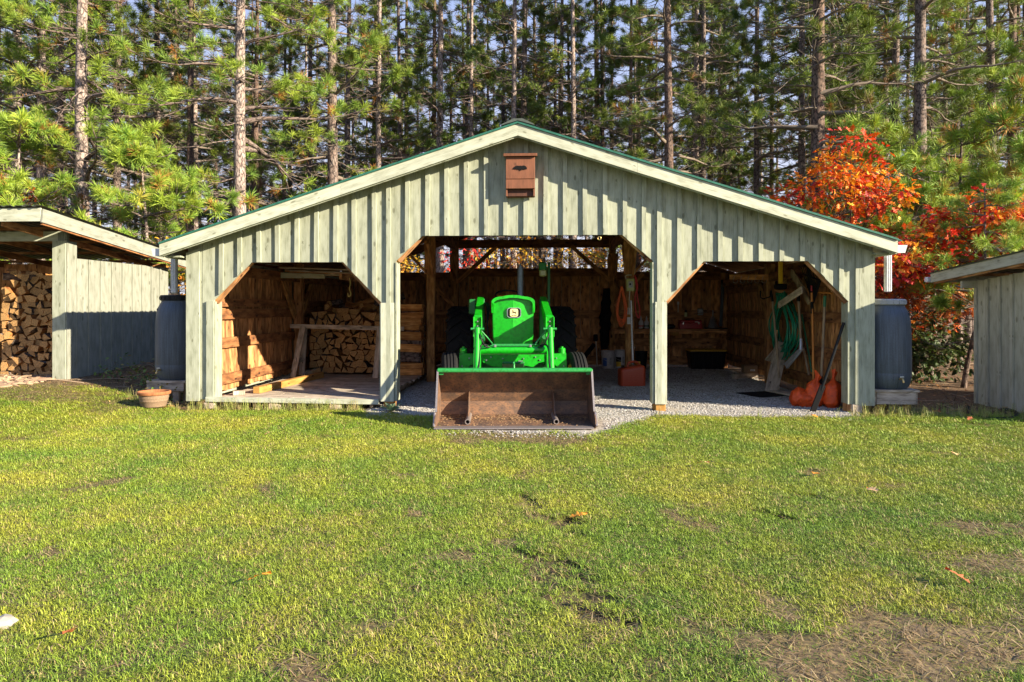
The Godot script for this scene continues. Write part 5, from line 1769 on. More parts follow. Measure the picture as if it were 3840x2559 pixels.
func make_things() -> void:
	# bat house on the gable
	var t := thing("bat_house", "brown wooden bat house with a black bat silhouette, fixed high under the gable peak", "bat house", "", Vector3(-0.372, 2.86, 0.03))
	part(t, "back_panel", boxm(Vector3(0, 0.26, 0.011), Vector3(0.372, 0.52, 0.02)), M.box_brown)
	for s in [-1.0, 1.0]:
		part(t, "side_panel", boxm(Vector3(s * 0.181, 0.27, 0.068), Vector3(0.02, 0.53, 0.10)), M.box_brown)
	part(t, "front_panel", boxm(Vector3(0, 0.375, 0.128), Vector3(0.384, 0.292, 0.02), 0.003), M.box_brown)
	part(t, "front_panel", boxm(Vector3(0, 0.162, 0.128), Vector3(0.384, 0.122, 0.02), 0.003), M.box_brown)
	part(t, "baffle", boxm(Vector3(0, 0.16, 0.068), Vector3(0.340, 0.30, 0.02)), M.box_dark)
	part(t, "roof", boxm(Vector3(0, 0.553, 0.09), Vector3(0.445, 0.036, 0.185), 0.003, Basis(Vector3.RIGHT, 0.16)), M.box_brown)
	var b := MB.new()
	var bat := PackedVector2Array()
	for p in [[-95, -22], [-88, 2], [-70, 22], [-45, 30], [-25, 28], [-12, 24], [-8, 32], [0, 26], [8, 32], [12, 24], [30, 30], [55, 30], [78, 16], [88, -2], [85, -18], [70, -8], [62, -24], [50, -10], [36, -28], [18, -14], [0, -40], [-14, -18], [-34, -26], [-48, -10], [-62, -22], [-74, -10]]:
		bat.append(Vector2(p[0], p[1]) * 0.001)
	add_prism(b, Transform3D(Basis(), Vector3(0.0, 0.372, 0.1385)), bat, 0.0, 0.008)
	part(t, "bat_silhouette", b, M.bat_black)
	# rain barrels, their stands, flowerpot
	make_barrel("dark blue rain barrel with a black lid, left of the big shed", Vector3(-5.45, 0.338, -0.62), 0.315, 1.23, M.black_plastic, -0.35, 0.0)
	make_barrel("dark blue rain barrel with a pale grey lid, right of the big shed", Vector3(4.53, 0.31, -0.30), 0.325, 1.19, M.lid_grey, 0.15, 0.0)
	t = thing("barrel_stand", "low weathered timber stand under the left rain barrel", "stand", "", Vector3(-5.46, 0.0, -0.6))
	beam(t, "front_board", Vector3(-0.31, 0.265, 0.24), Vector3(0.24, 0.260, 0.24), 0.15, 0.045, Vector3.UP, M.grey1, 0.005)
	beam(t, "back_board", Vector3(-0.31, 0.265, -0.30), Vector3(0.26, 0.265, -0.30), 0.15, 0.045, Vector3.UP, M.grey1)
	for k in 4:
		beam(t, "top_board", Vector3(-0.31, 0.322, 0.20 - 0.145 * k), Vector3(0.26, 0.322, 0.20 - 0.145 * k), 0.13, 0.028, Vector3.BACK, pick("grey", 3))
	for p in [[-0.20, 0.19], [0.10, 0.20], [0.20, 0.1], [-0.24, -0.28], [0.2, -0.28]]:
		beam(t, "leg", Vector3(p[0], -0.05, p[1]), Vector3(p[0], 0.30, p[1]), 0.09, 0.05, Vector3.RIGHT, M.grey1)
	t = thing("barrel_stand", "low weathered timber stand under the right rain barrel", "stand", "", Vector3(4.55, 0.0, -0.3))
	beam(t, "front_board", Vector3(-0.25, 0.20, 0.262), Vector3(0.25, 0.20, 0.262), 0.165, 0.04, Vector3.UP, M.grey0, 0.005)
	beam(t, "front_batten", Vector3(-0.29, 0.20, 0.25), Vector3(-0.25, 0.20, 0.25), 0.17, 0.04, Vector3.UP, M.grey1)
	for s in [-1.0, 1.0]:
		beam(t, "side_board", Vector3(s * 0.27, 0.20, 0.25), Vector3(s * 0.27, 0.20, -0.30), 0.16, 0.03, Vector3.UP, M.grey1)
	for k in 4:
		beam(t, "top_board", Vector3(-0.285, 0.296, 0.225 - 0.145 * k), Vector3(0.29, 0.296, 0.225 - 0.145 * k), 0.138, 0.028, Vector3.BACK, pick("grey", 3))
	for p in [[-0.18, 0.21], [0.02, 0.10], [0.17, 0.20], [-0.22, -0.28], [0.2, -0.28]]:
		beam(t, "leg", Vector3(p[0], -0.05, p[1]), Vector3(p[0], 0.27, p[1]), 0.09, 0.05, Vector3.RIGHT, M.fresh if p[1] > 0.15 else M.grey1)
	t = thing("flower_pot", "empty round terracotta flower pot on the grass before the left barrel", "pot", "", Vector3(-5.37, ground_y(-5.37, 0.15) + 0.03, 0.15))
	b = MB.new()
	add_lathe(b, Transform3D(), [Vector2(0.001, 0.0), Vector2(0.148, 0.0), Vector2(0.160, 0.03), Vector2(0.174, 0.075), Vector2(0.177, 0.078), Vector2(0.177, 0.088), Vector2(0.180, 0.110), Vector2(0.184, 0.112), Vector2(0.186, 0.122), Vector2(0.186, 0.165)], 32)
	part(t, "pot_body", b, M.terracotta_pale)
	b = MB.new()
	add_lathe(b, Transform3D(), [Vector2(0.186, 0.158), Vector2(0.206, 0.165), Vector2(0.212, 0.180), Vector2(0.212, 0.198), Vector2(0.203, 0.207), Vector2(0.188, 0.207), Vector2(0.178, 0.19), Vector2(0.168, 0.09), Vector2(0.001, 0.08)], 32)
	part(t, "pot_rim", b, M.terracotta)
	# fuel can
	t = thing("fuel_can", "big red plastic fuel can with moulded handle standing on the gravel", "fuel can", "", Vector3(1.457, 0.012, -2.92), 0.12)
	b = MB.new()
	var rings := []
	for lv in [[0.0, 0.205, 0.115], [0.012, 0.228, 0.135], [0.30, 0.230, 0.138], [0.345, 0.218, 0.128], [0.365, 0.18, 0.10]]:
		var row := []
		for p in rrect(lv[1] * 2, lv[2] * 2, 0.06, 4):
			var dip: float = 0.05 * smoothstep(0.05, -0.20, p.x) if lv[0] > 0.2 else 0.0
			row.append(Vector3(p.x, lv[0] - dip, -p.y))
		rings.append(row)
	add_loft(b, rings)
	for k in 5:
		add_box(b, Transform3D(Basis(Vector3.BACK, PI / 2), Vector3(0.04, 0.09 + 0.04 * k, 0.137)), Vector3(0.008, 0.26, 0.008))
	part(t, "can_body", b, M.red_can)
	var hp := smoothed([Vector3(-0.08, 0.30, 0), Vector3(-0.055, 0.39, 0), Vector3(-0.01, 0.418, 0), Vector3(0.07, 0.418, 0), Vector3(0.115, 0.395, 0), Vector3(0.14, 0.34, 0)], 4)
	bar(t, "can_handle", hp, 0.021, M.red_can, 10)
	part(t, "spout_cap", cyl(0.028, 0.05, Vector3(-0.16, 0.31, 0.02)), M.black_plastic)
	part(t, "filler_cap", cyl(0.040, 0.055, Vector3(0.13, 0.365, -0.06)), M.yellow)
	# pails by the back wall
	pail("white plastic pail with a blue printed field, left of the pair by the back wall", Vector3(1.336, 0.01, -6.30), M.pail_white, "white pails at the back wall", [[M.blue_print, -0.95, -0.25, 0.06, 0.24], [M.lid_grey, 0.15, 0.55, 0.09, 0.25]], 0.0)
	pail("white plastic pail with black and yellow print, half behind the middle post", Vector3(1.635, 0.01, -6.47), M.pail_white, "white pails at the back wall", [[M.bat_black, -0.85, 0.0, 0.145, 0.25], [M.yellow_print, -0.85, 0.0, 0.04, 0.142], [M.lid_grey, 0.2, 0.5, 0.12, 0.26]], 0.0)
	t = thing("dark_pail", "black plastic pail on the gravel under the workbench", "bucket", "", Vector3(2.05, 0.01, -6.05))
	b = MB.new()
	add_lathe(b, Transform3D(), [Vector2(0.001, 0), Vector2(0.105, 0.0), Vector2(0.135, 0.385), Vector2(0.145, 0.39), Vector2(0.145, 0.405), Vector2(0.13, 0.405), Vector2(0.10, 0.03), Vector2(0.001, 0.03)], 24)
	part(t, "pail_body", b, M.black_plastic)
	# workbench and what stands on it
	t = thing("workbench", "rough plank workbench along the back wall of the right bay", "workbench", "", Vector3(2.68, 0, -6.45))
	for k in 3:
		beam(t, "top_board", Vector3(-1.26, 0.885, 0.30 - 0.20 * k), Vector3(1.26, 0.885, 0.30 - 0.20 * k), 0.19, 0.038, Vector3.BACK, pick("brown", 3))
	beam(t, "front_rail", Vector3(-1.22, 0.835, 0.37), Vector3(1.2, 0.835, 0.37), 0.06, 0.03, Vector3.UP, M.brown2)
	for x in [-1.15, 0.1, 1.2]:
		beam(t, "cross_bearer", Vector3(x, 0.83, 0.40), Vector3(x, 0.83, -0.28), 0.08, 0.05, Vector3.UP, M.brown2)
		beam(t, "bracket", Vector3(x, 0.82, 0.30), Vector3(x, 0.45, -0.28), 0.08, 0.05, Vector3.RIGHT, M.brown1)
	part(t, "bearer_block", boxm(Vector3(0.10, 0.80, 0.40), Vector3(0.17, 0.075, 0.05)), M.fresh)
	t = thing("tool_box", "red metal toolbox closed on the workbench", "toolbox", "", Vector3(3.165, 0.906, -6.30))
	part(t, "box_body", boxm(Vector3(0, 0.065, 0), Vector3(0.49, 0.13, 0.22), 0.008), M.tool_red)
	part(t, "box_lid", boxm(Vector3(0, 0.163, 0), Vector3(0.495, 0.06, 0.225), 0.02), M.tool_red)
	bar(t, "carry_handle", smoothed([Vector3(-0.09, 0.19, 0), Vector3(-0.07, 0.215, 0), Vector3(0.07, 0.215, 0), Vector3(0.09, 0.19, 0)], 4), 0.009, M.black_plastic, 8)
	part(t, "latch", boxm(Vector3(-0.17, 0.125, 0.116), Vector3(0.03, 0.05, 0.008)), M.chrome)
	part(t, "latch", boxm(Vector3(0.17, 0.125, 0.116), Vector3(0.03, 0.05, 0.008)), M.chrome)
	part(t, "name_plate", boxm(Vector3(0.12, 0.155, 0.116), Vector3(0.07, 0.014, 0.004)), M.paper)
	t = thing("funnel", "dull metal funnel standing mouth down on the workbench", "funnel", "", Vector3(3.67, 0.906, -6.30))
	b = MB.new()
	add_lathe(b, Transform3D(), [Vector2(0.118, 0), Vector2(0.120, 0.035), Vector2(0.112, 0.045), Vector2(0.030, 0.27), Vector2(0.018, 0.285), Vector2(0.011, 0.42), Vector2(0.007, 0.42)], 24)
	part(t, "funnel_cone", b, M.steel)
	single("drip_pan", boxm(Vector3(3.70, 0.92, -6.18), Vector3(0.50, 0.028, 0.20), 0.01), M.black_plastic, "flat black pan on the workbench before the funnel", "pan")
	single("work_light", boxm(Vector3(2.72, 0.955, -6.22), Vector3(0.20, 0.10, 0.16), 0.035), M.black_plastic, "small black lumpy case on the bench left of the toolbox", "case")
	for q in [[2.075, "white bottle with red lettering band, left of the two on the bench", M.tool_red], [2.20, "white bottle with angled neck, right of the two on the bench", M.green_tool]]:
		t = thing("bottle", q[1], "bottle", "cleaner bottles on the workbench", Vector3(q[0], 0.906, -6.30))
		b = MB.new()
		add_lathe(b, Transform3D(), [Vector2(0.001, 0), Vector2(0.05, 0.0), Vector2(0.054, 0.01), Vector2(0.054, 0.13), Vector2(0.045, 0.165), Vector2(0.020, 0.195), Vector2(0.018, 0.215)], 20)
		part(t, "bottle_body", b, M.pail_white)
		b = MB.new()
		add_lathe(b, Transform3D(), [Vector2(0.0185, 0.212), Vector2(0.020, 0.24), Vector2(0.008, 0.25), Vector2(0.006, 0.285), Vector2(0.001, 0.285)], 14)
		part(t, "bottle_cap", b, M.pail_white)
		b = MB.new()
		add_lathe(b, Transform3D(), [Vector2(0.0548, 0.045), Vector2(0.0548, 0.075)], 20)
		part(t, "label_band", b, q[2])
	# tote with yellow lid
	t = thing("storage_tote", "black plastic storage tote with a yellow lid under the workbench", "tote", "", Vector3(3.54, 0.012, -6.40))
	b = MB.new()
	rings = []
	for lv in [[0.0, 0.36, 0.20], [0.36, 0.395, 0.235], [0.375, 0.41, 0.25], [0.395, 0.41, 0.25]]:
		var row := []
		for p in rrect(lv[1] * 2, lv[2] * 2, 0.05, 4):
			row.append(Vector3(p.x, lv[0], -p.y))
		rings.append(row)
	add_loft(b, rings, true, false)
	part(t, "tote_body", b, M.black_plastic)
	for k in 7:
		part(t, "side_rib", boxm(Vector3(-0.30 + 0.10 * k, 0.19, 0.226), Vector3(0.014, 0.30, 0.02), 0.0, Basis(Vector3.RIGHT, 0.095)), M.black_plastic)
	b = MB.new()
	rings = []
	for lv in [[0.396, 0.418, 0.258], [0.425, 0.418, 0.258], [0.435, 0.40, 0.24], [0.438, 0.33, 0.18]]:
		var row := []
		for p in rrect(lv[1] * 2, lv[2] * 2, 0.05, 4):
			row.append(Vector3(p.x, lv[0], -p.y))
		rings.append(row)
	add_loft(b, rings, true, false)
	part(t, "tote_lid", b, M.yellow)
	# electrical box and cords on the middle post
	t = thing("outlet_box", "olive metal electrical outlet box on the right middle post, cable loop above", "outlet box", "", Vector3(1.478, 1.68, -3.30))
	part(t, "box_body", boxm(Vector3(0, 0.115, 0.03), Vector3(0.150, 0.23, 0.09), 0.012), M.green_worn if false else M.lamp_lens)
	part(t, "socket_plate", boxm(Vector3(0, 0.12, 0.078), Vector3(0.075, 0.115, 0.006), 0.002), M.steel)
	part(t, "socket", boxm(Vector3(-0.008, 0.125, 0.083), Vector3(0.03, 0.035, 0.006)), M.bat_black)
	bar(t, "cable", smoothed([Vector3(-0.05, 0.21, 0.02), Vector3(-0.09, 0.25, 0.02), Vector3(-0.06, 0.29, 0.02), Vector3(0.06, 0.30, 0.02), Vector3(0.085, 0.36, 0.02), Vector3(0.085, 0.52, 0.02)]), 0.008, M.ivory, 7)
	bar(t, "cable", [Vector3(-0.01, 0.0, 0.03), Vector3(-0.02, -0.20, 0.03), Vector3(-0.02, -0.42, 0.03)], 0.009, M.ivory, 7)
	t = thing("paper_tags", "two white printed tags pinned to the middle post behind the pole", "tag", "", Vector3(1.465, 1.23, -3.31))
	for y in [0.09, -0.085]:
		var card := part(t, "tag_card", boxm(Vector3(0, y, 0), Vector3(0.078, 0.122, 0.004)), M.paper)
		for k in 3:
			part(card, "print_line", boxm(Vector3(-0.02 + 0.02 * k, y, 0.003), Vector3(0.006, 0.09, 0.002)), M.lid_grey)
	var loops := func(c: Vector3, w: float, h: float, n: int, ax: Vector3, sway: float) -> Array:
		var pts := []
		for i in n:
			var ww := w * rr(0.65, 1.1)
			var hh := h * rr(0.82, 1.08)
			var off := rr(-sway, sway)
			for k in 14:
				var a := TAU * k / 14.0 + PI / 2
				var narrow := lerpf(0.28, 1.0, smoothstep(1.0, -0.6, sin(a)))
				pts.append(c + ax * (cos(a) * ww * 0.5 * narrow + off) + Vector3(0, (sin(a) - 1.0) * hh * 0.5, 0) + ax.cross(Vector3.UP) * rr(-0.02, 0.02))
		return pts
	bar_named("extension_cord", smoothed(loops.call(Vector3(1.325, 1.76, -3.20), 0.19, 0.72, 7, Vector3.RIGHT, 0.02), 3), 0.0085, M.orange_cord, "coiled orange extension cord hung on the left side of the middle post", "cord")
	bar_named("extension_cord", smoothed([Vector3(1.555, 1.97, -3.22), Vector3(1.58, 1.78, -3.22), Vector3(1.60, 1.55, -3.2), Vector3(1.64, 1.35, -3.2), Vector3(1.62, 1.2, -3.2), Vector3(1.57, 1.32, -3.22), Vector3(1.56, 1.6, -3.22), Vector3(1.60, 1.74, -3.2), Vector3(1.575, 1.93, -3.22)], 6), 0.011, M.red_cord, "red cord hanging on the right side of the middle post", "cord")
	t = thing("metal_pole", "long grey metal pole leaning upright against the middle post behind the fuel can", "pole", "", Vector3(1.522, 0.01, -3.13))
	bar(t, "tube", [Vector3(0, 0, 0), Vector3(-0.026, 0.78, -0.02)], 0.021, M.alu, 12)
	bar(t, "inner_tube", [Vector3(-0.026, 0.76, -0.02), Vector3(-0.042, 1.50, -0.045)], 0.017, M.alu, 12)
	for s in [-1.0, 1.0]:
		part(t, "clamp_knob", boxm(Vector3(-0.02 + s * 0.035, 0.66, 0.0), Vector3(0.02, 0.024, 0.024), 0.006), M.chrome)
	# dark bundle and pale shafted tool at the back wall
	b = MB.new()
	rings = []
	var fz := nz(41, 1.0)
	for i in 18:
		var tt := i / 17.0
		var row := []
		for k in 14:
			var a := TAU * k / 14
			var rad := (0.07 + 0.05 * sin(tt * PI)) * (1.0 + 0.5 * fz.get_noise_3d(cos(a) * 2.0, tt * 8.0, sin(a) * 2.0))
			row.append(Vector3(1.28 + 0.05 * tt + cos(a) * rad, 0.42 + 1.40 * tt, -6.58 - sin(a) * rad * 0.7))
		rings.append(row)
	add_loft(b, rings)
	single("black_netting", b, M.bat_black, "long bundle of black netting hanging on the back wall left of the workbench", "netting")
	t = thing("grass_trimmer", "black tool with a pale shaft leaning at the back wall beside the white pails", "garden tool", "", Vector3(1.10, 0.03, -6.35))
	bar(t, "shaft", [Vector3(0, 0.0, 0), Vector3(-0.02, 0.58, -0.10)], 0.012, M.ivory, 8)
	part(t, "tool_head", boxm(Vector3(-0.03, 0.66, -0.12), Vector3(0.10, 0.16, 0.08), 0.02), M.bat_black)
	beam(t, "guard", Vector3(-0.05, 0.52, -0.12), Vector3(-0.40, 0.06, -0.2), 0.10, 0.02, Vector3.RIGHT, M.bat_black)
	# small things on the back wall over the bench
	t = thing("wall_brush", "small white brush hanging on the back wall over the bench", "brush", "", Vector3(2.98, 1.27, -6.72))
	bar(t, "handle", [Vector3(0, 0, 0), Vector3(0, 0.18, 0)], 0.014, M.ivory, 8)
	part(t, "bristles", boxm(Vector3(0, 0.21, 0), Vector3(0.05, 0.07, 0.035), 0.008), M.paper)
	t = thing("lantern", "small yellow lantern hanging on the back wall right of the brush", "lantern", "", Vector3(3.15, 1.17, -6.70))
	part(t, "body", cyl(0.04, 0.10, Vector3.ZERO, 12), M.lamp_lens)
	part(t, "cap", cyl(0.028, 0.05, Vector3(0, 0.1, 0), 12), M.bat_black)
	t = thing("bench_vise", "grey iron clamp fixed to the back wall above the toolbox", "clamp", "", Vector3(3.47, 1.20, -6.66))
	part(t, "jaw", boxm(Vector3(0, 0.08, 0), Vector3(0.13, 0.16, 0.10), 0.02), M.steel)
	bar(t, "screw", [Vector3(-0.16, 0.03, 0.05), Vector3(0.17, 0.07, 0.05)], 0.012, M.chrome, 8)
	t = thing("blue_strap", "dark blue strap hanging at the right end of the back wall", "strap", "", Vector3(3.92, 0.95, -6.55))
	b = MB.new()
	add_box(b, Transform3D(Basis(Vector3.BACK, -0.05), Vector3(0.01, 0.5, 0)), Vector3(0.07, 1.0, 0.02), 0.006)
	part(t, "strap_band", b, M.blue_print if false else M.barrel)
	part(t, "strap_buckle", boxm(Vector3(0.04, 1.02, 0.0), Vector3(0.10, 0.08, 0.04), 0.01), M.bat_black)
	# hanging rail and hooks in the right bay
	t = thing("hook_rail", "short board with wire hooks hung under the right bay roof", "hook rail", "", Vector3(3.39, 1.90, -2.6))
	beam(t, "board", Vector3(-0.32, 0, 0), Vector3(0.32, 0, 0), 0.085, 0.03, Vector3.UP, M.brown2)
	for k in 5:
		var x := -0.24 + 0.12 * k
		bar(t, "wire_hook", smoothed([Vector3(x, 0.02, 0.02), Vector3(x - 0.03, -0.08, 0.04), Vector3(x + 0.03, -0.10, 0.04), Vector3(x + 0.05, -0.05, 0.03)], 4), 0.004, M.steel, 6)
	# garden hose
	var hose := []
	for i in 13:
		var bot := rr(0.52, 0.80)
		var hw := rr(0.30, 0.66)
		var cz := -2.15 + rr(-0.10, 0.16)
		var px := 3.80 + rr(-0.05, 0.05)
		var top := 1.63 + rr(-0.04, 0.03)
		for k in 16:
			var a := PI / 2 + TAU * k / 16.0
			var yy: float = lerpf(bot, top, 0.5 + 0.5 * sin(a))
			var narrow := lerpf(0.30, 1.0, smoothstep(1.0, -0.35, sin(a)))
			hose.append(Vector3(px + 0.02 * sin(a * 2.0 + i), yy, cz + cos(a) * hw * narrow))
	t = thing("garden_hose", "coiled green garden hose hanging on the right wall among the tools", "hose")
	bar(t, "hose_coil", smoothed(hose, 3), 0.0125, M.hose_green, 8)
	bar(t, "hose_end", [Vector3(3.70, 1.02, -2.1), Vector3(3.69, 0.90, -2.1), Vector3(3.69, 0.82, -2.09)], [0.012, 0.016, 0.016], M.brass, 8)
	bar(t, "hose_end", [Vector3(3.68, 0.84, -2.05), Vector3(3.68, 0.66, -2.03)], [0.012, 0.019], M.ivory, 8)
	rebase(t, Vector3(3.8, 0.55, -2.1))
	part_alone_bar("wall_peg", [Vector3(4.08, 1.62, -2.1), Vector3(3.68, 1.66, -2.1)], 0.03, M.brown1, "stout wooden peg that carries the green hose", "peg")
	# long handled tools along the right wall
	var tool := func(label: String, a: Vector3, e: Vector3, r: float, m: Material) -> Node3D:
		var o := thing("hand_tool", label, "garden tool", "tools hanging on the right wall")
		bar(o, "handle", smoothed([a, (a + e) * 0.5 + Vector3(0, 0, 0.008), e], 3), r, m, 10)
		return o
	t = tool.call("grey handled hoe with a bent black frame head, left of the hose", Vector3(3.60, 1.50, -2.02), Vector3(3.58, 0.292, -1.624), 0.018, M.handle_grey)
	bar(t, "socket", [Vector3(3.60, 1.48, -2.01), Vector3(3.60, 1.66, -2.08)], [0.02, 0.015], M.bat_black, 8)
	bar(t, "hoe_frame", [Vector3(3.60, 1.66, -2.10), Vector3(3.60, 1.56, -2.14), Vector3(3.60, 1.53, -2.5), Vector3(3.60, 1.56, -2.64), Vector3(3.60, 1.67, -2.65)], 0.012, M.bat_black, 6)
	rebase(t, Vector3(3.58, 0.29, -1.62))
	t = tool.call("shovel with wooden handle and bright metal scoop pointing down, right of the hose", Vector3(3.75, 1.50, -1.29), Vector3(3.76, 0.88, -1.22), 0.019, M.handle_brown if false else M.handle_grey)
	bar(t, "grip", [Vector3(3.75, 1.48, -1.29), Vector3(3.75, 1.66, -1.31)], 0.026, M.bat_black, 8)
	bar(t, "socket", [Vector3(3.76, 0.92, -1.225), Vector3(3.74, 0.74, -1.17)], [0.022, 0.028], M.alu, 10)
	b = MB.new()
	var bl := [Vector3(3.76, 0.755, -1.29), Vector3(3.72, 0.775, -1.06), Vector3(3.70, 0.70, -1.09), Vector3(3.66, 0.455, -1.52), Vector3(3.70, 0.495, -1.75)]
	b.quad(bl[0], bl[4], bl[3], bl[1])
	b.tri(bl[1], bl[3], bl[2])
	var sh := Vector3(-0.008, 0.0, 0.004)
	b.quad(bl[1] + sh, bl[3] + sh, bl[4] + sh, bl[0] + sh)
	beam_into(b, bl[0], bl[4], 0.035, 0.01, Vector3.RIGHT)
	beam_into(b, bl[1], bl[3], 0.035, 0.01, Vector3.RIGHT)
	part(t, "scoop", b, M.alu)
	rebase(t, Vector3(3.7, 0.455, -1.4))
	t = tool.call("plain wooden shaft behind the scoop shovel, leaning to the right", Vector3(3.88, 1.45, -1.88), Vector3(3.86, 0.386, -1.172), 0.017, M.handle_grey)
	rebase(t, Vector3(3.86, 0.386, -1.172))
	t = tool.call("dark green thin handle behind the brown rake", Vector3(3.96, 1.28, -1.74), Vector3(3.94, 0.42, -1.28), 0.014, M.green_tool)
	rebase(t, Vector3(3.94, 0.42, -1.28))
	t = tool.call("leaf rake with varnished brown handle and black fan head up", Vector3(3.75, 1.60, -0.775), Vector3(3.75, 0.353, -0.709), 0.016, M.handle_brown)
	bar(t, "collar", [Vector3(3.75, 1.30, -0.76), Vector3(3.75, 1.47, -0.77)], 0.021, M.bat_black, 10)
	bar(t, "handle_mark", [Vector3(3.735, 1.62, -0.74), Vector3(3.735, 1.70, -0.745)], 0.012, M.tool_red, 8)
	b = MB.new()
	for k in 21:
		var q := k / 20.0
		var tip := Vector3(3.76 + 0.03 * sin(q * 9.0), lerpf(1.98, 1.84, q) + 0.06 * sin(q * PI), lerpf(-1.20, -0.44, q))
		beam_into(b, Vector3(3.77, 1.45, -0.77 + 0.03 * (q - 0.5)), tip, 0.022, 0.004, Vector3.BACK)
		beam_into(b, tip, tip + Vector3(-0.05, 0.03, 0), 0.02, 0.004, Vector3.BACK)
	for yy in [0.45, 0.8]:
		beam_into(b, Vector3(3.775, lerpf(1.45, 1.98, yy), lerpf(-0.785, -1.20, yy)), Vector3(3.775, lerpf(1.45, 1.84, yy), lerpf(-0.755, -0.44, yy)), 0.025, 0.006, Vector3.UP)
	part(t, "fan_head", b, M.bat_black)
	rebase(t, Vector3(3.75, 0.353, -0.709))
	t = tool.call("grey wooden handled digging spade with green ferrule, second tool from the right post", Vector3(3.80, 1.54, -0.435), Vector3(3.80, 0.40, -0.565), 0.019, M.handle_grey)
	bar(t, "ferrule", [Vector3(3.80, 1.40, -0.45), Vector3(3.80, 1.55, -0.435)], 0.022, M.green_tool, 8)
	bar(t, "shank", [Vector3(3.80, 0.43, -0.562), Vector3(3.79, 0.25, -0.575), Vector3(3.78, 0.03, -0.585)], [0.022, 0.028, 0.02], M.bat_black, 8)
	bar(t, "cross_grip", [Vector3(3.80, 1.60, -0.65), Vector3(3.80, 1.58, -0.20)], 0.012, M.handle_brown, 8)
	rebase(t, Vector3(3.78, 0.02, -0.585))
	t = tool.call("long black bar leaning from the gravel to the right front post", Vector3(3.89, 1.19, -0.05), Vector3(3.60, 0.30, -0.05), 0.019, M.black_plastic)
	beam(t, "flat_blade", Vector3(3.62, 0.36, -0.05), Vector3(3.48, 0.0, -0.04), 0.075, 0.022, Vector3.RIGHT, M.bat_black, 0.005)
	rebase(t, Vector3(3.48, 0.0, -0.04))
	# paddles hung crosswise
	t = thing("wooden_paddle", "weathered grey paddle blade slanting upward before the hose", "paddle", "wooden paddles above the hose", Vector3(3.66, 1.53, -1.4))
	beam(t, "blade", Vector3(0, -0.105, -0.50), Vector3(0, 0.115, 0.50), 0.11, 0.03, Vector3.UP, M.grey2, 0.012)
	t = thing("wooden_paddle", "brownish paddle with round tip behind the slanting grey one", "paddle", "wooden paddles above the hose", Vector3(3.86, 1.75, -1.55))
	b = MB.new()
	add_prism(b, Transform3D(Basis(Vector3.BACK, Vector3.UP, Vector3.LEFT), Vector3.ZERO), PackedVector2Array([Vector2(-0.30, 0.12), Vector2(-0.34, 0.18), Vector2(-0.30, 0.24), Vector2(-0.20, 0.22), Vector2(0.22, -0.05), Vector2(0.45, -0.26), Vector2(0.40, -0.32), Vector2(0.12, -0.14)]), 0.0, 0.025)
	part(t, "blade", b, M.handle_grey)
	# yellow level hanging above
	single("spirit_level", boxm(Vector3(3.72, 1.93, -2.0), Vector3(0.06, 0.42, 0.05), 0.005), M.yellow_print, "yellow metal strip hanging above the hose under the roof", "level")
	single("wood_plane", boxm(Vector3(3.72, 1.72, -2.0), Vector3(0.17, 0.09, 0.16), 0.02), M.bat_black, "dark blocky holder on the wall just above the hose", "holder")
	# planks leaning and lying
	single("leaning_plank", plank(Vector3(3.545, 0.03, -1.92), Vector3(3.80, 0.82, -2.15), 0.20, 0.03, Vector3(1, -0.3, 0.25)), M.grey1, "broad grey plank leaning below the green hose", "plank", "planks at the right wall")
	single("leaning_plank", plank(Vector3(3.66, 0.5, -2.45), Vector3(3.75, 0.72, -2.2), 0.10, 0.03, Vector3(1, 0, 0.2)), M.grey2, "short grey board end sticking out behind the leaning broad plank", "plank", "planks at the right wall")
	single("ground_plank", plank(Vector3(3.62, 0.05, -1.95), Vector3(3.86, 0.06, -1.05), 0.22, 0.03, Vector3.RIGHT), M.grey0, "grey board lying on the gravel left of the orange bags", "plank", "planks at the right wall")
	single("rubber_mat", boxm(Vector3(3.35, 0.022, -1.75), Vector3(0.55, 0.012, 0.55), 0.004, Basis(Vector3.UP, 0.4)), M.rubber, "thin black mat on the gravel under the leaning plank", "mat")
	single("floor_timber", plank(Vector3(3.55, 0.055, -4.15), Vector3(4.08, 0.055, -4.45), 0.10, 0.09, Vector3.UP), M.grey0, "short square timber on the gravel under the cardboard box", "timber")
	t = thing("cardboard_box", "small brown cardboard box with a white label by the right wall", "box", "", Vector3(3.90, 0.115, -4.32))
	part(t, "carton", boxm(Vector3(0, 0.075, 0), Vector3(0.25, 0.15, 0.22)), M.cardboard)
	part(t, "label", boxm(Vector3(0.03, 0.06, 0.112), Vector3(0.085, 0.03, 0.002)), M.paper)
	for k in 4:
		part(t, "label_print", boxm(Vector3(0.0 + 0.018 * k, 0.06, 0.114), Vector3(0.010, 0.02, 0.002)), M.bat_black)
	# orange sandbags
	t = thing("sand_bag", "orange plastic bag lying on its side, left of the three", "bag", "orange bags by the right post")
	t.transform = Transform3D(Basis(Vector3(0.2, 0.95, 0.1).normalized(), Vector3(0.96, -0.18, 0.1).normalized(), Vector3(0, 0, 1)).orthonormalized(), Vector3(3.40, 0.14, -0.60))
	part(t, "bag_body", bag_mesh(0.40, 0.15, 51, false, 0.95), M.orange_bag)
	t = thing("sand_bag", "upright orange plastic bag in the middle of the three, neck tied", "bag", "orange bags by the right post", Vector3(3.70, 0.0, -0.55))
	part(t, "bag_body", bag_mesh(0.47, 0.135, 52, true, 0.9), M.orange_bag)
	t = thing("sand_bag", "upright orange plastic bag nearest the right post, neck tied", "bag", "orange bags by the right post", Vector3(3.905, 0.0, -0.47), 1.3)
	part(t, "bag_body", bag_mesh(0.49, 0.135, 53, true, 0.9), M.orange_bag)
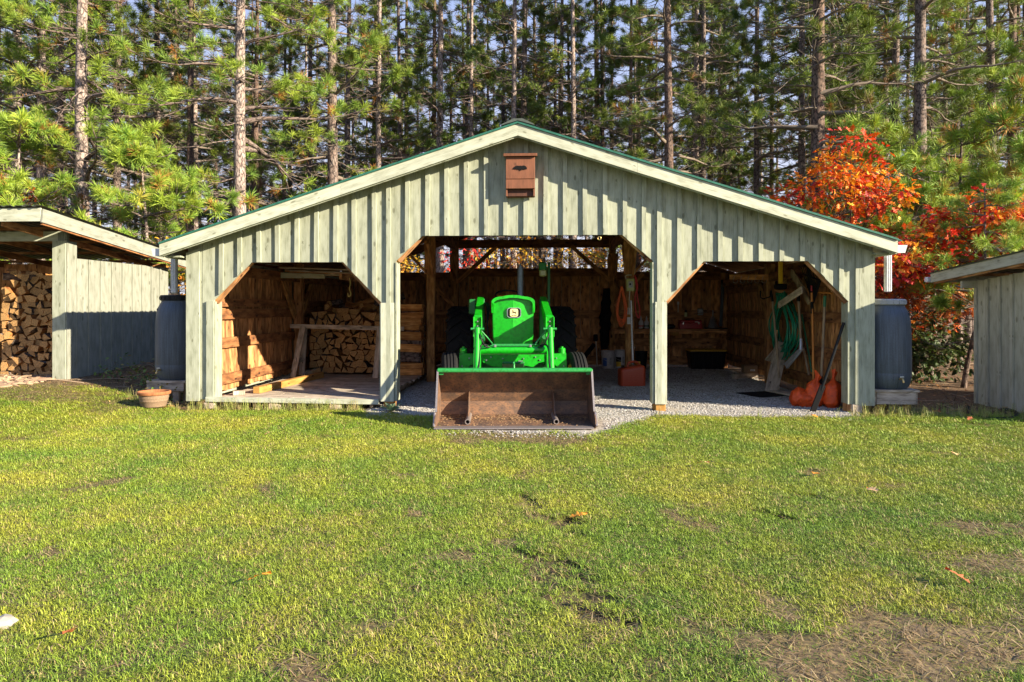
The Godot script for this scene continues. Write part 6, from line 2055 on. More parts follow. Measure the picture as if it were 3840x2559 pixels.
	# left bay: sawhorse, rack of boards, rope, beam, blocks
	t = thing("saw_horse", "grey weathered sawhorse with a long rail before the log stack", "sawhorse", "", Vector3(-3.6, 0.145, -2.9))
	beam(t, "rail", Vector3(-1.05, 0.905, 0), Vector3(1.02, 0.86, 0), 0.075, 0.05, Vector3.UP, M.grey0, 0.004)
	for s in [-1.0, 1.0]:
		beam(t, "leg", Vector3(-0.80, 0.90, s * 0.04), Vector3(-0.92, 0.0, s * 0.22), 0.10, 0.035, Vector3.RIGHT, M.grey0)
		beam(t, "leg", Vector3(0.60, 0.87, s * 0.04), Vector3(0.56, 0.0, s * 0.22), 0.10, 0.035, Vector3.RIGHT, M.grey0)
	beam(t, "leg_brace", Vector3(-0.88, 0.30, -0.2), Vector3(-0.88, 0.30, 0.2), 0.09, 0.03, Vector3.UP, M.grey0)
	t = thing("board_rack", "loose boards lying across the beams over the left bay", "boards", "", Vector3(-3.85, 1.98, -2.2))
	for k in 9:
		beam(t, "board", Vector3(-0.70 + rr(-0.1, 0.2), 0.0 + 0.026 * (k / 2), -0.30 + 0.11 * (k % 4)), Vector3(0.75 + rr(-0.3, 0.2), -0.06 + 0.026 * (k / 2), -0.22 + 0.13 * (k % 4)), 0.12, 0.024, Vector3.BACK, [M.brown1, M.paint1, M.brown2, M.grey1][k % 4])
	beam(t, "bearer", Vector3(-0.65, -0.06, 0.1), Vector3(0.1, -0.07, 0.1), 0.075, 0.04, Vector3.UP, M.paint0)
	beam(t, "bearer", Vector3(0.55, -0.10, -0.6), Vector3(0.55, -0.10, 0.7), 0.09, 0.04, Vector3.UP, M.brown1)
	bar_named("rope_end", smoothed([Vector3(-3.19, 1.86, -1.62), Vector3(-3.17, 1.78, -1.60), Vector3(-3.185, 1.68, -1.60), Vector3(-3.16, 1.60, -1.60), Vector3(-3.20, 1.56, -1.60), Vector3(-3.21, 1.62, -1.60)], 5), 0.006, M.rope, "yellow rope end dangling from the boards over the left bay", "rope")
	single("yellow_timber", plank(Vector3(-4.22, 0.19, -0.48), Vector3(-4.03, 0.19, -2.75), 0.10, 0.095, Vector3.RIGHT), M.fresh, "long square yellow timber lying on the plank deck", "timber")
	single("deck_block", boxm(Vector3(-4.42, 0.17, -0.35), Vector3(0.16, 0.06, 0.11), 0.006, Basis(Vector3.UP, 0.5)), M.grey2, "short grey wood block on the deck beside the left wall", "wood block")
	# branch leaning near the right shed, hose piece on the ground
	bar_named("dead_branch", smoothed([Vector3(7.15, -0.02, -3.0), Vector3(7.22, 0.25, -3.05), Vector3(7.30, 0.52, -3.1), Vector3(7.42, 0.95, -3.15)], 4), [0.05, 0.05, 0.048, 0.046, 0.045, 0.045, 0.044, 0.042, 0.04, 0.038, 0.036, 0.034, 0.03], M.bark_dark, "dark dead branch leaning upright behind the corner of the right shed", "branch")
	bar_named("black_pipe", smoothed([Vector3(5.50, 0.08, -0.10), Vector3(5.36, 0.03, 0.15), Vector3(5.40, 0.02, 0.42), Vector3(5.55, 0.025, 0.50), Vector3(5.80, 0.03, 0.36), Vector3(5.95, 0.06, 0.12), Vector3(5.86, 0.07, 0.02), Vector3(5.80, 0.03, 0.2)], 6), 0.022, M.black_plastic, "curved piece of black plastic pipe on the ground by the right shed", "pipe")
	single("field_stone", blob(61, 9), M.stone_pale, "pale round stone in the grass at the lower left edge", "stone", "", Transform3D(Basis.from_scale(Vector3(0.05, 0.03, 0.045)), Vector3(-2.38, 0.015, 6.31)))

func beam_into(b: MB, a: Vector3, e: Vector3, w: float, t: float, side: Vector3) -> void:
	add_box(b, beam_xf(a, e, side), Vector3(w, a.distance_to(e), t))

func plank(a: Vector3, e: Vector3, w: float, t: float, side: Vector3) -> MB:
	var b := MB.new()
	add_box(b, beam_xf(a, e, side), Vector3(w, a.distance_to(e), t), 0.004)
	return b

func bar_named(called: String, pts: Array, r, mat: Material, label: String, category: String) -> void:
	var b := MB.new()
	add_tube(b, pts, r, 8)
	single(called, b, mat, label, category)

func part_alone_bar(called: String, pts: Array, r: float, mat: Material, label: String, category: String) -> void:
	bar_named(called, pts, r, mat, label, category)

# ---------------------------------------------------------------- trees and plants
func tuft_mesh(n: int, w: float) -> ArrayMesh:
	var b := MB.new()
	b.colored = true
	for i in n:
		var tone := rr(0.65, 1.35)
		b.col = Color(tone, tone, tone * rr(0.7, 1.3))
		var a := rr(0, TAU)
		var el := rr(-0.25, 1.45)
		var d := Vector3(cos(a) * cos(el), sin(el), sin(a) * cos(el))
		var o := Vector3(0, rr(-0.05, 0.05), 0)
		var s := d.cross(Vector3(rr(-1, 1), rr(-1, 1), rr(-1, 1))).normalized() * w
		var l := rr(0.10, 0.165)
		var m := o + d * l * 0.55 + Vector3(0, 0.006, 0)
		var t := o + d * l + Vector3(0, -0.006, 0)
		b.tri(o - s * 0.5, o + s * 0.5, m + s)
		b.tri(o - s * 0.5, m + s, m - s)
		b.tri(m - s, m + s, t)
	return b.mesh()

func bough(b: MB, o: Vector3, a: float, len: float, r: float, rise: float, tufts: Array, dens: float, twiggy: float) -> void:
	var d := Vector3(cos(a), 0, sin(a))
	var pts := [o]
	var p := o
	var n := 6
	var dir := (d + Vector3(0, rise, 0)).normalized()
	for i in n:
		dir = (dir + Vector3(rr(-0.16, 0.16), rr(-0.16, 0.10) + (0.16 if i > 3 else -0.05), rr(-0.16, 0.16))).normalized()
		p += dir * len / n
		pts.append(p)
	var rad := []
	for i in n + 1:
		rad.append(lerpf(r, 0.007, pow(i / float(n), 0.8)))
	add_tube(b, pts, rad, 5, false)
	var side := d.cross(Vector3.UP)
	for i in range(1, n + 1):
		for k in (2 if i < n else 3):
			if rng.randf() > twiggy:
				continue
			var sg := -1.0 if k == 0 else 1.0
			var sd := (dir * rr(0.4, 0.9) + side * sg * rr(0.5, 1.0) + Vector3(0, rr(-0.15, 0.45), 0)).normalized() if i < n else (dir + side * rr(-0.7, 0.7) + Vector3(0, rr(-0.1, 0.5), 0)).normalized()
			var sl := len * rr(0.16, 0.36) * (1.2 - 0.6 * i / n) + 0.12
			var q0: Vector3 = pts[i]
			var q1 := q0 + sd * sl * 0.55 + Vector3(0, rr(-0.05, 0.03), 0)
			var q2 := q0 + sd * sl + Vector3(0, rr(0.0, 0.10), 0)
			add_tube(b, [q0, q1, q2], [0.010, 0.007, 0.004], 4, false)
			if rng.randf() < dens:
				for j in rng.randi_range(2, 4):
					var f := 1.0 if j == 0 else rr(0.45, 1.0)
					var c: Vector3 = q1.lerp(q2, f) + Vector3(rr(-0.09, 0.09), rr(-0.05, 0.10), rr(-0.09, 0.09)) * (0.0 if j == 0 else 1.0)
					var up := (sd * 0.8 + Vector3(rr(-0.3, 0.3), rr(0.2, 0.9), rr(-0.3, 0.3))).normalized()
					tufts.append([c, up])

# one kind of pine: trunk, boughs, needles
func pine_kind(seed_: int, h: float, r: float, lo: float, nb: int, bl: float, dens: float, dead: int, tuft: ArrayMesh, ts: float, bright: float) -> Dictionary:
	rng.seed = seed_
	var b := MB.new()
	var pts := []
	var rad := []
	var wx := rr(-1, 1)
	var wz := rr(-1, 1)
	for i in 15:
		var t := i / 14.0
		pts.append(Vector3(0.10 * wx * sin(t * 4.0), h * t - 0.15, 0.10 * wz * sin(t * 3.2 + 1.0)))
		rad.append(r * (1.0 - 0.72 * t) * (1.28 if i == 0 else 1.0))
	add_tube(b, pts, rad, 12, false, rr(0, 1))
	var trunk := b.mesh()
	b = MB.new()
	var tufts := []
	for i in nb:
		var t := pow((i + rr(0.0, 0.9)) / nb, 0.9)
		var y := lerpf(lo, h * 0.97, t)
		var l := bl * (1.0 - 0.62 * t) * rr(0.6, 1.15)
		bough(b, Vector3(0, y, 0), rr(0, TAU), l, 0.028 * l + 0.006, rr(-0.10, 0.35), tufts, dens, 0.9)
	var dummy := []
	for i in dead:
		var y := rr(0.9, lo + (h - lo) * 0.5)
		bough(b, Vector3(0, y, 0), rr(0, TAU), rr(0.5, 1.9), rr(0.009, 0.020), rr(-0.35, 0.25), dummy, 0.0, 0.55)
	var limbs := b.mesh()
	var xs := []
	var cs := []
	for q in tufts:
		var up: Vector3 = q[1]
		var x := up.cross(Vector3(rr(-1, 1), rr(-1, 1), rr(-1, 1))).normalized()
		var s := rr(0.6, 1.4) * ts
		xs.append(Transform3D(Basis(x, up, x.cross(up)).scaled(Vector3.ONE * s), q[0]))
		var k := rng.randf()
		var c := Color(0.27, 0.34, 0.030).lerp(Color(0.115, 0.215, 0.030), rng.randf())
		if k < 0.05:
			c = Color(0.34, 0.15, 0.035)
		elif k < 0.10:
			c = c.lerp(Color(0.30, 0.20, 0.04), 0.55)
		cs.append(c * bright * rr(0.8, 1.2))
	var o := many("needles", tuft, M.needle, xs, cs)
	return {"trunk": trunk, "limbs": limbs, "mm": o.multimesh}

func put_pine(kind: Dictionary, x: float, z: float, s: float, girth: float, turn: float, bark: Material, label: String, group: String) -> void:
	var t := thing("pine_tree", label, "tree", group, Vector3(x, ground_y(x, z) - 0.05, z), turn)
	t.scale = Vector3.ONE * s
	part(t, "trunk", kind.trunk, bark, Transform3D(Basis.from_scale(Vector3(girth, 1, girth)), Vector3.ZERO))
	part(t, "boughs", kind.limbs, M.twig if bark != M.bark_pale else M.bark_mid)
	var o := MultiMeshInstance3D.new()
	o.name = "needles"
	o.multimesh = kind.mm
	o.material_override = M.needle
	o.set_meta("kind", "stuff")
	t.add_child(o)

func oak_leaf() -> ArrayMesh:
	var b := MB.new()
	# half outline of a lobed leaf, mirrored, folded a little along the rib; unit length
	var half := [Vector2(0.0, 0.0), Vector2(0.10, 0.10), Vector2(0.22, 0.22), Vector2(0.10, 0.30), Vector2(0.16, 0.40), Vector2(0.36, 0.52), Vector2(0.14, 0.58), Vector2(0.24, 0.74), Vector2(0.08, 0.80), Vector2(0.0, 1.0)]
	for s in [-1.0, 1.0]:
		for i in half.size() - 1:
			var p: Vector2 = half[i]
			var q: Vector2 = half[i + 1]
			var A := Vector3(0, 0.02 * sin(p.y * 3.0), p.y)
			var B := Vector3(0, 0.02 * sin(q.y * 3.0), q.y)
			var C := Vector3(q.x * s, 0.28 * q.x - 0.12 * q.y * q.y, q.y)
			var Dd := Vector3(p.x * s, 0.28 * p.x - 0.12 * p.y * p.y, p.y)
			if s > 0:
				b.tri(A, B, C); b.tri(A, C, Dd)
			else:
				b.tri(A, C, B); b.tri(A, Dd, C)
	return b.mesh()

func plain_leaf() -> ArrayMesh:
	var b := MB.new()
	for s in [-1.0, 1.0]:
		var pr := Vector2(0, 0)
		for q in [Vector2(0.20, 0.18), Vector2(0.28, 0.42), Vector2(0.20, 0.74), Vector2(0.0, 1.0)]:
			var A := Vector3(0, 0.0, pr.y)
			var B := Vector3(0, -0.10 * q.y * q.y, q.y)
			var C := Vector3(q.x * s, 0.25 * q.x - 0.10 * q.y * q.y, q.y)
			var Dd := Vector3(pr.x * s, 0.25 * pr.x, pr.y)
			if s > 0:
				b.tri(A, B, C); b.tri(A, C, Dd)
			else:
				b.tri(A, C, B); b.tri(A, Dd, C)
			pr = q
	return b.mesh()

# a leafy bush or sapling: stems from the base to the clumps, leaves round the twig ends
func leafy(called: String, label: String, category: String, group: String, base: Vector3, clumps: Array, leaf: ArrayMesh, size: float, pal: Array, stem_r: float) -> void:
	var t := thing(called, label, category, group, base)
	var b := MB.new()
	var xs := []
	var cs := []
	for c in clumps:
		var ctr: Vector3 = c[0] - base
		var rad: Vector3 = c[1]
		var foot := Vector3(rr(-0.05, 0.05), 0, rr(-0.05, 0.05))
		var mid := Vector3(ctr.x * 0.12 + rr(-0.06, 0.06), ctr.y * 0.62, ctr.z * 0.12 + rr(-0.06, 0.06))
		add_tube(b, smoothed([foot, mid, ctr], 3), [stem_r, stem_r * 0.9, stem_r * 0.8, stem_r * 0.7, stem_r * 0.55, stem_r * 0.4, stem_r * 0.3], 5, false)
		var n: int = c[2]
		var twigs := maxi(3, n / 14)
		for k in twigs:
			var d := Vector3(rr(-1, 1), rr(-1, 1), rr(-1, 1))
			while d.length() > 1.0:
				d = Vector3(rr(-1, 1), rr(-1, 1), rr(-1, 1))
			d = d.normalized() * pow(d.length(), 0.55)
			var tip := ctr + d * rad
			var root := mid.lerp(ctr, rr(0.4, 1.1))
			add_tube(b, [root, root.lerp(tip, 0.5) + Vector3(0, 0.05, 0), tip], [stem_r * 0.3, stem_r * 0.2, 0.003], 4, false)
			var tone := rng.randf()
			for q in 14:
				var o := tip + Vector3(rr(-1, 1), rr(-0.8, 0.8), rr(-1, 1)) * 0.17
				var fw := (o - tip + Vector3(rr(-0.1, 0.1), rr(-0.14, 0.04), rr(-0.1, 0.1))).normalized()
				var x := fw.cross(Vector3.UP + Vector3(rr(-0.7, 0.7), 0, rr(-0.7, 0.7))).normalized()
				var s := size * rr(0.65, 1.2)
				xs.append(Transform3D(Basis(x, fw.cross(x) * -1.0, fw).scaled(Vector3.ONE * s), o))
				var f := clampf(tone + rr(-0.35, 0.35), 0.0, 0.999) * (pal.size() - 1)
				var i := int(f)
				var col: Color = (pal[i] as Color).lerp(pal[i + 1], f - i)
				cs.append(col * rr(0.75, 1.2))
	part(t, "stems", b, M.bark_dark)
	var lv := many("leaves", leaf, M.leaf, xs, cs)
	lv.set_meta("kind", "stuff")
	t.add_child(lv)

func make_forest() -> void:
	rng.seed = 900
	var tuft := tuft_mesh(66, 0.0027)
	var tuft_far := tuft_mesh(32, 0.0058)
	var K := []
	#               seed  h    r    lo  nb  bl   dens dead  tuft
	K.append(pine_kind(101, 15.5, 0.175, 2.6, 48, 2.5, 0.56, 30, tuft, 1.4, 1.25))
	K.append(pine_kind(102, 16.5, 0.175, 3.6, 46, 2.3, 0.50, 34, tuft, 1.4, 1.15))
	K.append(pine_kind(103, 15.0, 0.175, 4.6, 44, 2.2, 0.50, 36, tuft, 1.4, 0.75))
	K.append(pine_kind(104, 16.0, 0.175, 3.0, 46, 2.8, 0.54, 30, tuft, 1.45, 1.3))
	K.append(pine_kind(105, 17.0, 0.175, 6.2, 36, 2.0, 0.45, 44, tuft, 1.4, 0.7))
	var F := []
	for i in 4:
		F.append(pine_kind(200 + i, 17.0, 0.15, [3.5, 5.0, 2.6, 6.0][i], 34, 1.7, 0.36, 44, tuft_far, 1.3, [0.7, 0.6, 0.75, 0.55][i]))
	rng.seed = 901
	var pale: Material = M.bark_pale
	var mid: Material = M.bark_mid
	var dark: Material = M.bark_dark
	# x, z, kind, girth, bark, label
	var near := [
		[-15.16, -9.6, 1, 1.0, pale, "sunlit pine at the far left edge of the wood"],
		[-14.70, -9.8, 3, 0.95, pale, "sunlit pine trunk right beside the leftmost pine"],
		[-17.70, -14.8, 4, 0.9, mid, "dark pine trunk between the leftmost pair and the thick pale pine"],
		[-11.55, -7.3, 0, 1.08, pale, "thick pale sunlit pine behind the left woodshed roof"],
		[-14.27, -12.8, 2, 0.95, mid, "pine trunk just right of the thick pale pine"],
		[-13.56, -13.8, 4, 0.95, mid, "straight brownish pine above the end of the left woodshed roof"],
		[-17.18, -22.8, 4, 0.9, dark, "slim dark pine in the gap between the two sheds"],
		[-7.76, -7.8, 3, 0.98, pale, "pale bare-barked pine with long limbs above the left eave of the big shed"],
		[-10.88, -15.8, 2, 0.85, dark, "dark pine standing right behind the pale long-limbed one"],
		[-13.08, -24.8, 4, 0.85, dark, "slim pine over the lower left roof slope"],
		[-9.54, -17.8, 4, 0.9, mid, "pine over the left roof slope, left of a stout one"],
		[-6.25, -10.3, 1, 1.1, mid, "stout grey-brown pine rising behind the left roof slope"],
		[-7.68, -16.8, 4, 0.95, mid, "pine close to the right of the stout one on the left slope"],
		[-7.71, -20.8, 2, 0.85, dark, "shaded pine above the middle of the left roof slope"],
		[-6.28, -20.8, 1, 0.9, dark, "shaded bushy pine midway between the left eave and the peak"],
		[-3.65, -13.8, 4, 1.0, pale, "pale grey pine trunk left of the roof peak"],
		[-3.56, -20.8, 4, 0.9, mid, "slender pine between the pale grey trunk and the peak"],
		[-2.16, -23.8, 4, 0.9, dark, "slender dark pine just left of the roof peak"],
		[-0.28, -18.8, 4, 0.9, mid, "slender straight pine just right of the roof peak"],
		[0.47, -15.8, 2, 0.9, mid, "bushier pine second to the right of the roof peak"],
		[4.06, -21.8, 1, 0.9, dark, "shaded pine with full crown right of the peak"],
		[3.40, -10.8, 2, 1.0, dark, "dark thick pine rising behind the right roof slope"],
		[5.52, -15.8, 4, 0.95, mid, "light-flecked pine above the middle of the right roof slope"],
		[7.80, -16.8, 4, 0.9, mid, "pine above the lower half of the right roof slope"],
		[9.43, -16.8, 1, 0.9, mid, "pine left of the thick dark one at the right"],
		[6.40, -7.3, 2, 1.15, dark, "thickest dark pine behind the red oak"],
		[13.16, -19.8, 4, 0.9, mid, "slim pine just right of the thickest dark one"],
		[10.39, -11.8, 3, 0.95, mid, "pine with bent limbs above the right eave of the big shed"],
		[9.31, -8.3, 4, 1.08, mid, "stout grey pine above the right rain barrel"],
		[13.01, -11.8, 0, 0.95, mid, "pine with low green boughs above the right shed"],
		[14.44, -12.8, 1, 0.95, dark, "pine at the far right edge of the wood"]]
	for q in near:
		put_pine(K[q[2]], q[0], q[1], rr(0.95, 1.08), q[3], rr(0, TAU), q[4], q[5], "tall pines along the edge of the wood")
	# low bright boughs of young pines in the open light
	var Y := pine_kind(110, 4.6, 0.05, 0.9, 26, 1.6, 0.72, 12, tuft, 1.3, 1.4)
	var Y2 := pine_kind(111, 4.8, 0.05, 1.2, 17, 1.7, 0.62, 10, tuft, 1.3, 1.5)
	rng.seed = 902
	put_pine(Y2, 9.2, -6.6, 1.2, 1.0, 0.4, mid, "young bright green pine before the red leaves at the right", "young pines at the wood's edge")
	put_pine(Y2, 7.9, -5.4, 1.0, 1.0, 2.6, mid, "young pine rising beside the red oak", "young pines at the wood's edge")
	put_pine(Y2, 7.2, -2.5, 0.74, 1.0, 1.1, mid, "young pine with sparse bright boughs in front of the red leaves above the right shed", "young pines at the wood's edge")
	put_pine(Y2, 6.9, -5.6, 1.15, 1.0, 3.3, mid, "young pine with sparse boughs beside the top of the orange oak", "young pines at the wood's edge")
	put_pine(Y2, 9.9, -5.4, 1.25, 1.0, 5.2, mid, "young pine with bright boughs at the far right above the red leaves", "young pines at the wood's edge")
	put_pine(Y, -9.4, -6.2, 1.1, 1.0, 4.0, pale, "young bright pine between the left woodshed and the long-limbed pine", "young pines at the wood's edge")
	put_pine(Y, -12.6, -6.4, 1.25, 1.0, 1.2, pale, "young bright pine rising behind the left woodshed roof", "young pines at the wood's edge")
	# the wood behind
	var n := 0
	var spots := []
	var tries := 0
	while n < 150 and tries < 4000:
		tries += 1
		var z := rr(-40.0, -11.5)
		var dist := 9.17 - z
		var x := rr(-0.83, 0.74) * dist - 0.05 * dist
		var ok := true
		for p in spots:
			if Vector2(x, z).distance_to(p) < 1.5:
				ok = false
				break
		if ok:
			for q in near:
				if Vector2(x, z).distance_to(Vector2(q[0], q[1])) < 1.2:
					ok = false
					break
		if not ok:
			continue
		spots.append(Vector2(x, z))
		n += 1
		put_pine(F[n % 4], x, z, rr(0.85, 1.12), rr(0.75, 1.1), rr(0, TAU), [mid, dark, mid, pale][rng.randi() % 4], "slender pine standing deep in the wood behind the sheds", "pines deep in the wood")
	# red oak and other autumn bushes
	var oak := oak_leaf()
	var pl := plain_leaf()
	var red := [Color(0.38, 0.018, 0.012), Color(0.66, 0.045, 0.012), Color(0.76, 0.12, 0.008), Color(0.80, 0.24, 0.010), Color(0.76, 0.40, 0.02)]
	var deep := [Color(0.40, 0.015, 0.02), Color(0.66, 0.030, 0.020), Color(0.74, 0.05, 0.015), Color(0.76, 0.14, 0.010)]
	var gold := [Color(0.42, 0.14, 0.02), Color(0.60, 0.28, 0.02), Color(0.66, 0.42, 0.03), Color(0.50, 0.40, 0.06)]
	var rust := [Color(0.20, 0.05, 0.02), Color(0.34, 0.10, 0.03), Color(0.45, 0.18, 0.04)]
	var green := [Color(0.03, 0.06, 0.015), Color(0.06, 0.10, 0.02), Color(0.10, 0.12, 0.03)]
	leafy("red_oak", "young oak in flaming orange and red leaf behind the right eave of the big shed", "tree", "autumn saplings at the right", Vector3(5.95, 0, -4.6), [[Vector3(5.90, 4.25, -4.5), Vector3(0.62, 0.50, 0.6), 460], [Vector3(5.55, 3.60, -4.4), Vector3(0.8, 0.45, 0.6), 460], [Vector3(4.75, 3.35, -4.6), Vector3(0.6, 0.32, 0.5), 240], [Vector3(6.45, 3.65, -4.5), Vector3(0.6, 0.42, 0.6), 330], [Vector3(6.1, 3.0, -4.6), Vector3(0.9, 0.35, 0.6), 260], [Vector3(5.4, 2.6, -4.8), Vector3(0.7, 0.35, 0.5), 200]], oak, 0.15, red, 0.022)
	leafy("red_oak", "broad oak sapling in deep red and scarlet leaf above the right shed roof", "tree", "autumn saplings at the right", Vector3(8.1, 0, -3.5), [[Vector3(7.3, 2.70, -3.0), Vector3(0.9, 0.40, 0.45), 520], [Vector3(8.2, 2.60, -3.0), Vector3(0.7, 0.5, 0.5), 420], [Vector3(6.35, 2.35, -2.9), Vector3(0.55, 0.38, 0.45), 320], [Vector3(7.0, 2.15, -3.0), Vector3(0.9, 0.3, 0.45), 380], [Vector3(8.9, 2.95, -3.6), Vector3(0.7, 0.5, 0.5), 380], [Vector3(7.9, 3.15, -3.8), Vector3(0.8, 0.35, 0.45), 260], [Vector3(5.8, 2.05, -3.0), Vector3(0.5, 0.35, 0.4), 260], [Vector3(8.5, 2.75, -2.7), Vector3(0.8, 0.45, 0.4), 420], [Vector3(7.6, 2.95, -2.8), Vector3(0.7, 0.35, 0.4), 260]], oak, 0.15, deep + [Color(0.78, 0.22, 0.012), Color(0.74, 0.38, 0.02)], 0.025)
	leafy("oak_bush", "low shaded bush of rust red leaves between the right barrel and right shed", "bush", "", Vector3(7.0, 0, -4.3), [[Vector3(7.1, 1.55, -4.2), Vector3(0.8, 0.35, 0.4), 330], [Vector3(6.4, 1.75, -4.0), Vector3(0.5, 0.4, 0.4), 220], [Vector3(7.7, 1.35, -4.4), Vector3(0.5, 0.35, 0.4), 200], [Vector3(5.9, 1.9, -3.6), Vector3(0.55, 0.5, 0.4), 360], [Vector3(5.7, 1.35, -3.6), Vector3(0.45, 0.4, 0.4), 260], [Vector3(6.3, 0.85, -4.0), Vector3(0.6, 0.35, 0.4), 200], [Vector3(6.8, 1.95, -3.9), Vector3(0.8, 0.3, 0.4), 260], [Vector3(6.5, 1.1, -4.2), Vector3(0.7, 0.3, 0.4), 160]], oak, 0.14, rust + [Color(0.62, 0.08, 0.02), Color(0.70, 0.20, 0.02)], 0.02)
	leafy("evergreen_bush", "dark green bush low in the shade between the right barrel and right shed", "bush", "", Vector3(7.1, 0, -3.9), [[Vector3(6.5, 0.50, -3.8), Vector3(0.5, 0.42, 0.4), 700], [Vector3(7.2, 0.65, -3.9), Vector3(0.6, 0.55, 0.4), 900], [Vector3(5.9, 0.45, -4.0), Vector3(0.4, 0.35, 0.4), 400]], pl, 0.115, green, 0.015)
	# seen through the gap over the back wall
	var gap := [
		[-4.0, "orange leaved sapling behind the left end of the back wall gap", gold], [-2.2, "crimson leaved sapling behind the back wall gap, left side", deep], [-1.4, "bronze sapling behind the back wall gap beside the crimson one", rust + gold],
		[-0.2, "golden sapling behind the middle of the back wall gap", gold], [0.85, "yellow and bronze sapling behind the back wall gap, right of middle", gold], [1.75, "amber leaved sapling behind the right part of the back wall gap", gold], [3.2, "thin rusty sapling behind the back wall of the right bay", rust]]
	for g in gap:
		var x: float = g[0]
		leafy("autumn_sapling", g[1], "sapling", "saplings behind the big shed", Vector3(x, 0, -9.6), [[Vector3(x, 2.65, -9.5), Vector3(0.65, 0.35, 0.5), 260], [Vector3(x + 0.3, 2.15, -9.6), Vector3(0.6, 0.4, 0.5), 160], [Vector3(x - 0.35, 3.0, -9.8), Vector3(0.5, 0.3, 0.4), 90]], pl, 0.095, g[2], 0.014)
	leafy("autumn_sapling", "sapling with sparse yellow leaves above the left roof slope", "sapling", "saplings behind the big shed", Vector3(-4.2, 0, -11.5), [[Vector3(-4.3, 4.9, -11.5), Vector3(0.8, 0.6, 0.6), 40], [Vector3(-5.0, 4.5, -11.5), Vector3(0.7, 0.5, 0.5), 30]], pl, 0.16, [Color(0.66, 0.36, 0.02), Color(0.72, 0.48, 0.03)], 0.02)
	leafy("autumn_sapling", "golden leaved shrub behind the left rain barrel", "sapling", "", Vector3(-7.9, 0.2, -5.8), [[Vector3(-8.0, 1.95, -5.7), Vector3(0.5, 0.3, 0.4), 150], [Vector3(-8.5, 2.5, -5.9), Vector3(0.5, 0.4, 0.4), 110], [Vector3(-7.8, 1.3, -5.8), Vector3(0.4, 0.4, 0.4), 90]], pl, 0.10, gold, 0.012)
	leafy("autumn_sapling", "reddish sapling behind the roof of the left woodshed", "sapling", "", Vector3(-13.2, 0.3, -7.2), [[Vector3(-13.1, 4.0, -7.0), Vector3(0.7, 0.5, 0.5), 170], [Vector3(-9.8, 2.7, -7.6), Vector3(0.4, 0.4, 0.4), 60]], oak, 0.12, deep, 0.02)
	# small weeds at the foot of the left shed, mullein before the shed
	for w in [[-6.9, -1.35, 0.30, "leafy weed at the foot of the left woodshed wall, by its post"], [-6.5, -1.45, 0.26, "leafy weed midway along the foot of the left woodshed wall"], [-6.05, -0.95, 0.30, "taller weed tuft left of the left rain barrel"], [-5.75, -0.35, 0.20, "bright green weed left of the terracotta pot"]]:
		var gy := ground_y(w[0], w[1])
		leafy("weed", w[3], "weed", "weeds by the left woodshed", Vector3(w[0], gy, w[1]), [[Vector3(w[0], gy + w[2] * 0.6, w[1]), Vector3(0.22, w[2] * 0.5, 0.2), 70], [Vector3(w[0] + 0.2, gy + w[2] * 0.35, w[1] + 0.05), Vector3(0.2, w[2] * 0.35, 0.2), 50]], pl, 0.06, [Color(0.05, 0.12, 0.02), Color(0.14, 0.22, 0.04), Color(0.26, 0.20, 0.05)], 0.006)
	var t := thing("mullein", "grey-green mullein rosette in the grass before the left middle post", "plant", "", Vector3(-2.07, 0.0, 0.24))
	for k in 11:
		var a := k * 2.4
		part(t, "leaf", pl, M.mullein if M.has("mullein") else std("mullein", Color(0.19, 0.27, 0.15), 0.8), Transform3D(Basis.from_euler(Vector3(-lerpf(0.35, 1.15, k / 11.0), a, 0)).scaled(Vector3.ONE * rr(0.13, 0.19)), Vector3(0, 0.01, 0)))
	# fallen leaves one can count on the lawn
	var fl := [[-1.489, 5.868, "orange", "bright orange fallen leaf on the lawn, left of centre"], [2.418, 4.021, "tan", "tan fallen oak leaf standing in the grass, right of centre"], [3.731, 2.725, "tan", "large tan fallen leaf on the lawn before the right barrel"], [0.138, 4.602, "orange", "small orange fallen leaf beside the tyre ruts"], [-5.974, 0.33, "tan", "pale orange fallen leaf on the grass left of the pot"], [2.157, 3.489, "orange", "yellowish fallen leaf midway on the right lawn"], [2.054, 5.729, "rust", "rust brown fallen leaf near the lower right bare patch"], [-2.982, 2.122, "tan", "small tan leaf on the far left lawn"], [-1.976, 6.439, "rust", "brown curled leaf near the lower left corner"], [1.283, 3.16, "tan", "small pale leaf on the lawn right of the bucket"], [3.3, 0.62, "orange", "orange leaf at the edge of the gravel before the bags"], [5.0, 0.75, "rust", "red-brown leaf on the ground before the right shed"], [4.95, 0.05, "rust", "red leaf lying between right barrel and right shed"]]
	var fm := {"orange": std("leaf_orange", Color(0.66, 0.25, 0.02), 0.6), "tan": std("leaf_tan", Color(0.62, 0.38, 0.18), 0.7), "rust": std("leaf_rust", Color(0.34, 0.10, 0.03), 0.7)}
	for f in fl:
		single("fallen_leaf", oak, fm[f[2]], f[3], "leaf", "fallen leaves on the lawn", Transform3D(Basis.from_euler(Vector3(rr(-0.5, 0.1), rr(0, TAU), rr(-0.4, 0.4))).scaled(Vector3.ONE * rr(0.09, 0.13)), Vector3(f[0], ground_y(f[0], f[1]) + 0.045, f[1])))
	# leaf and needle litter under the trees
	var xs := []
	var cs := []
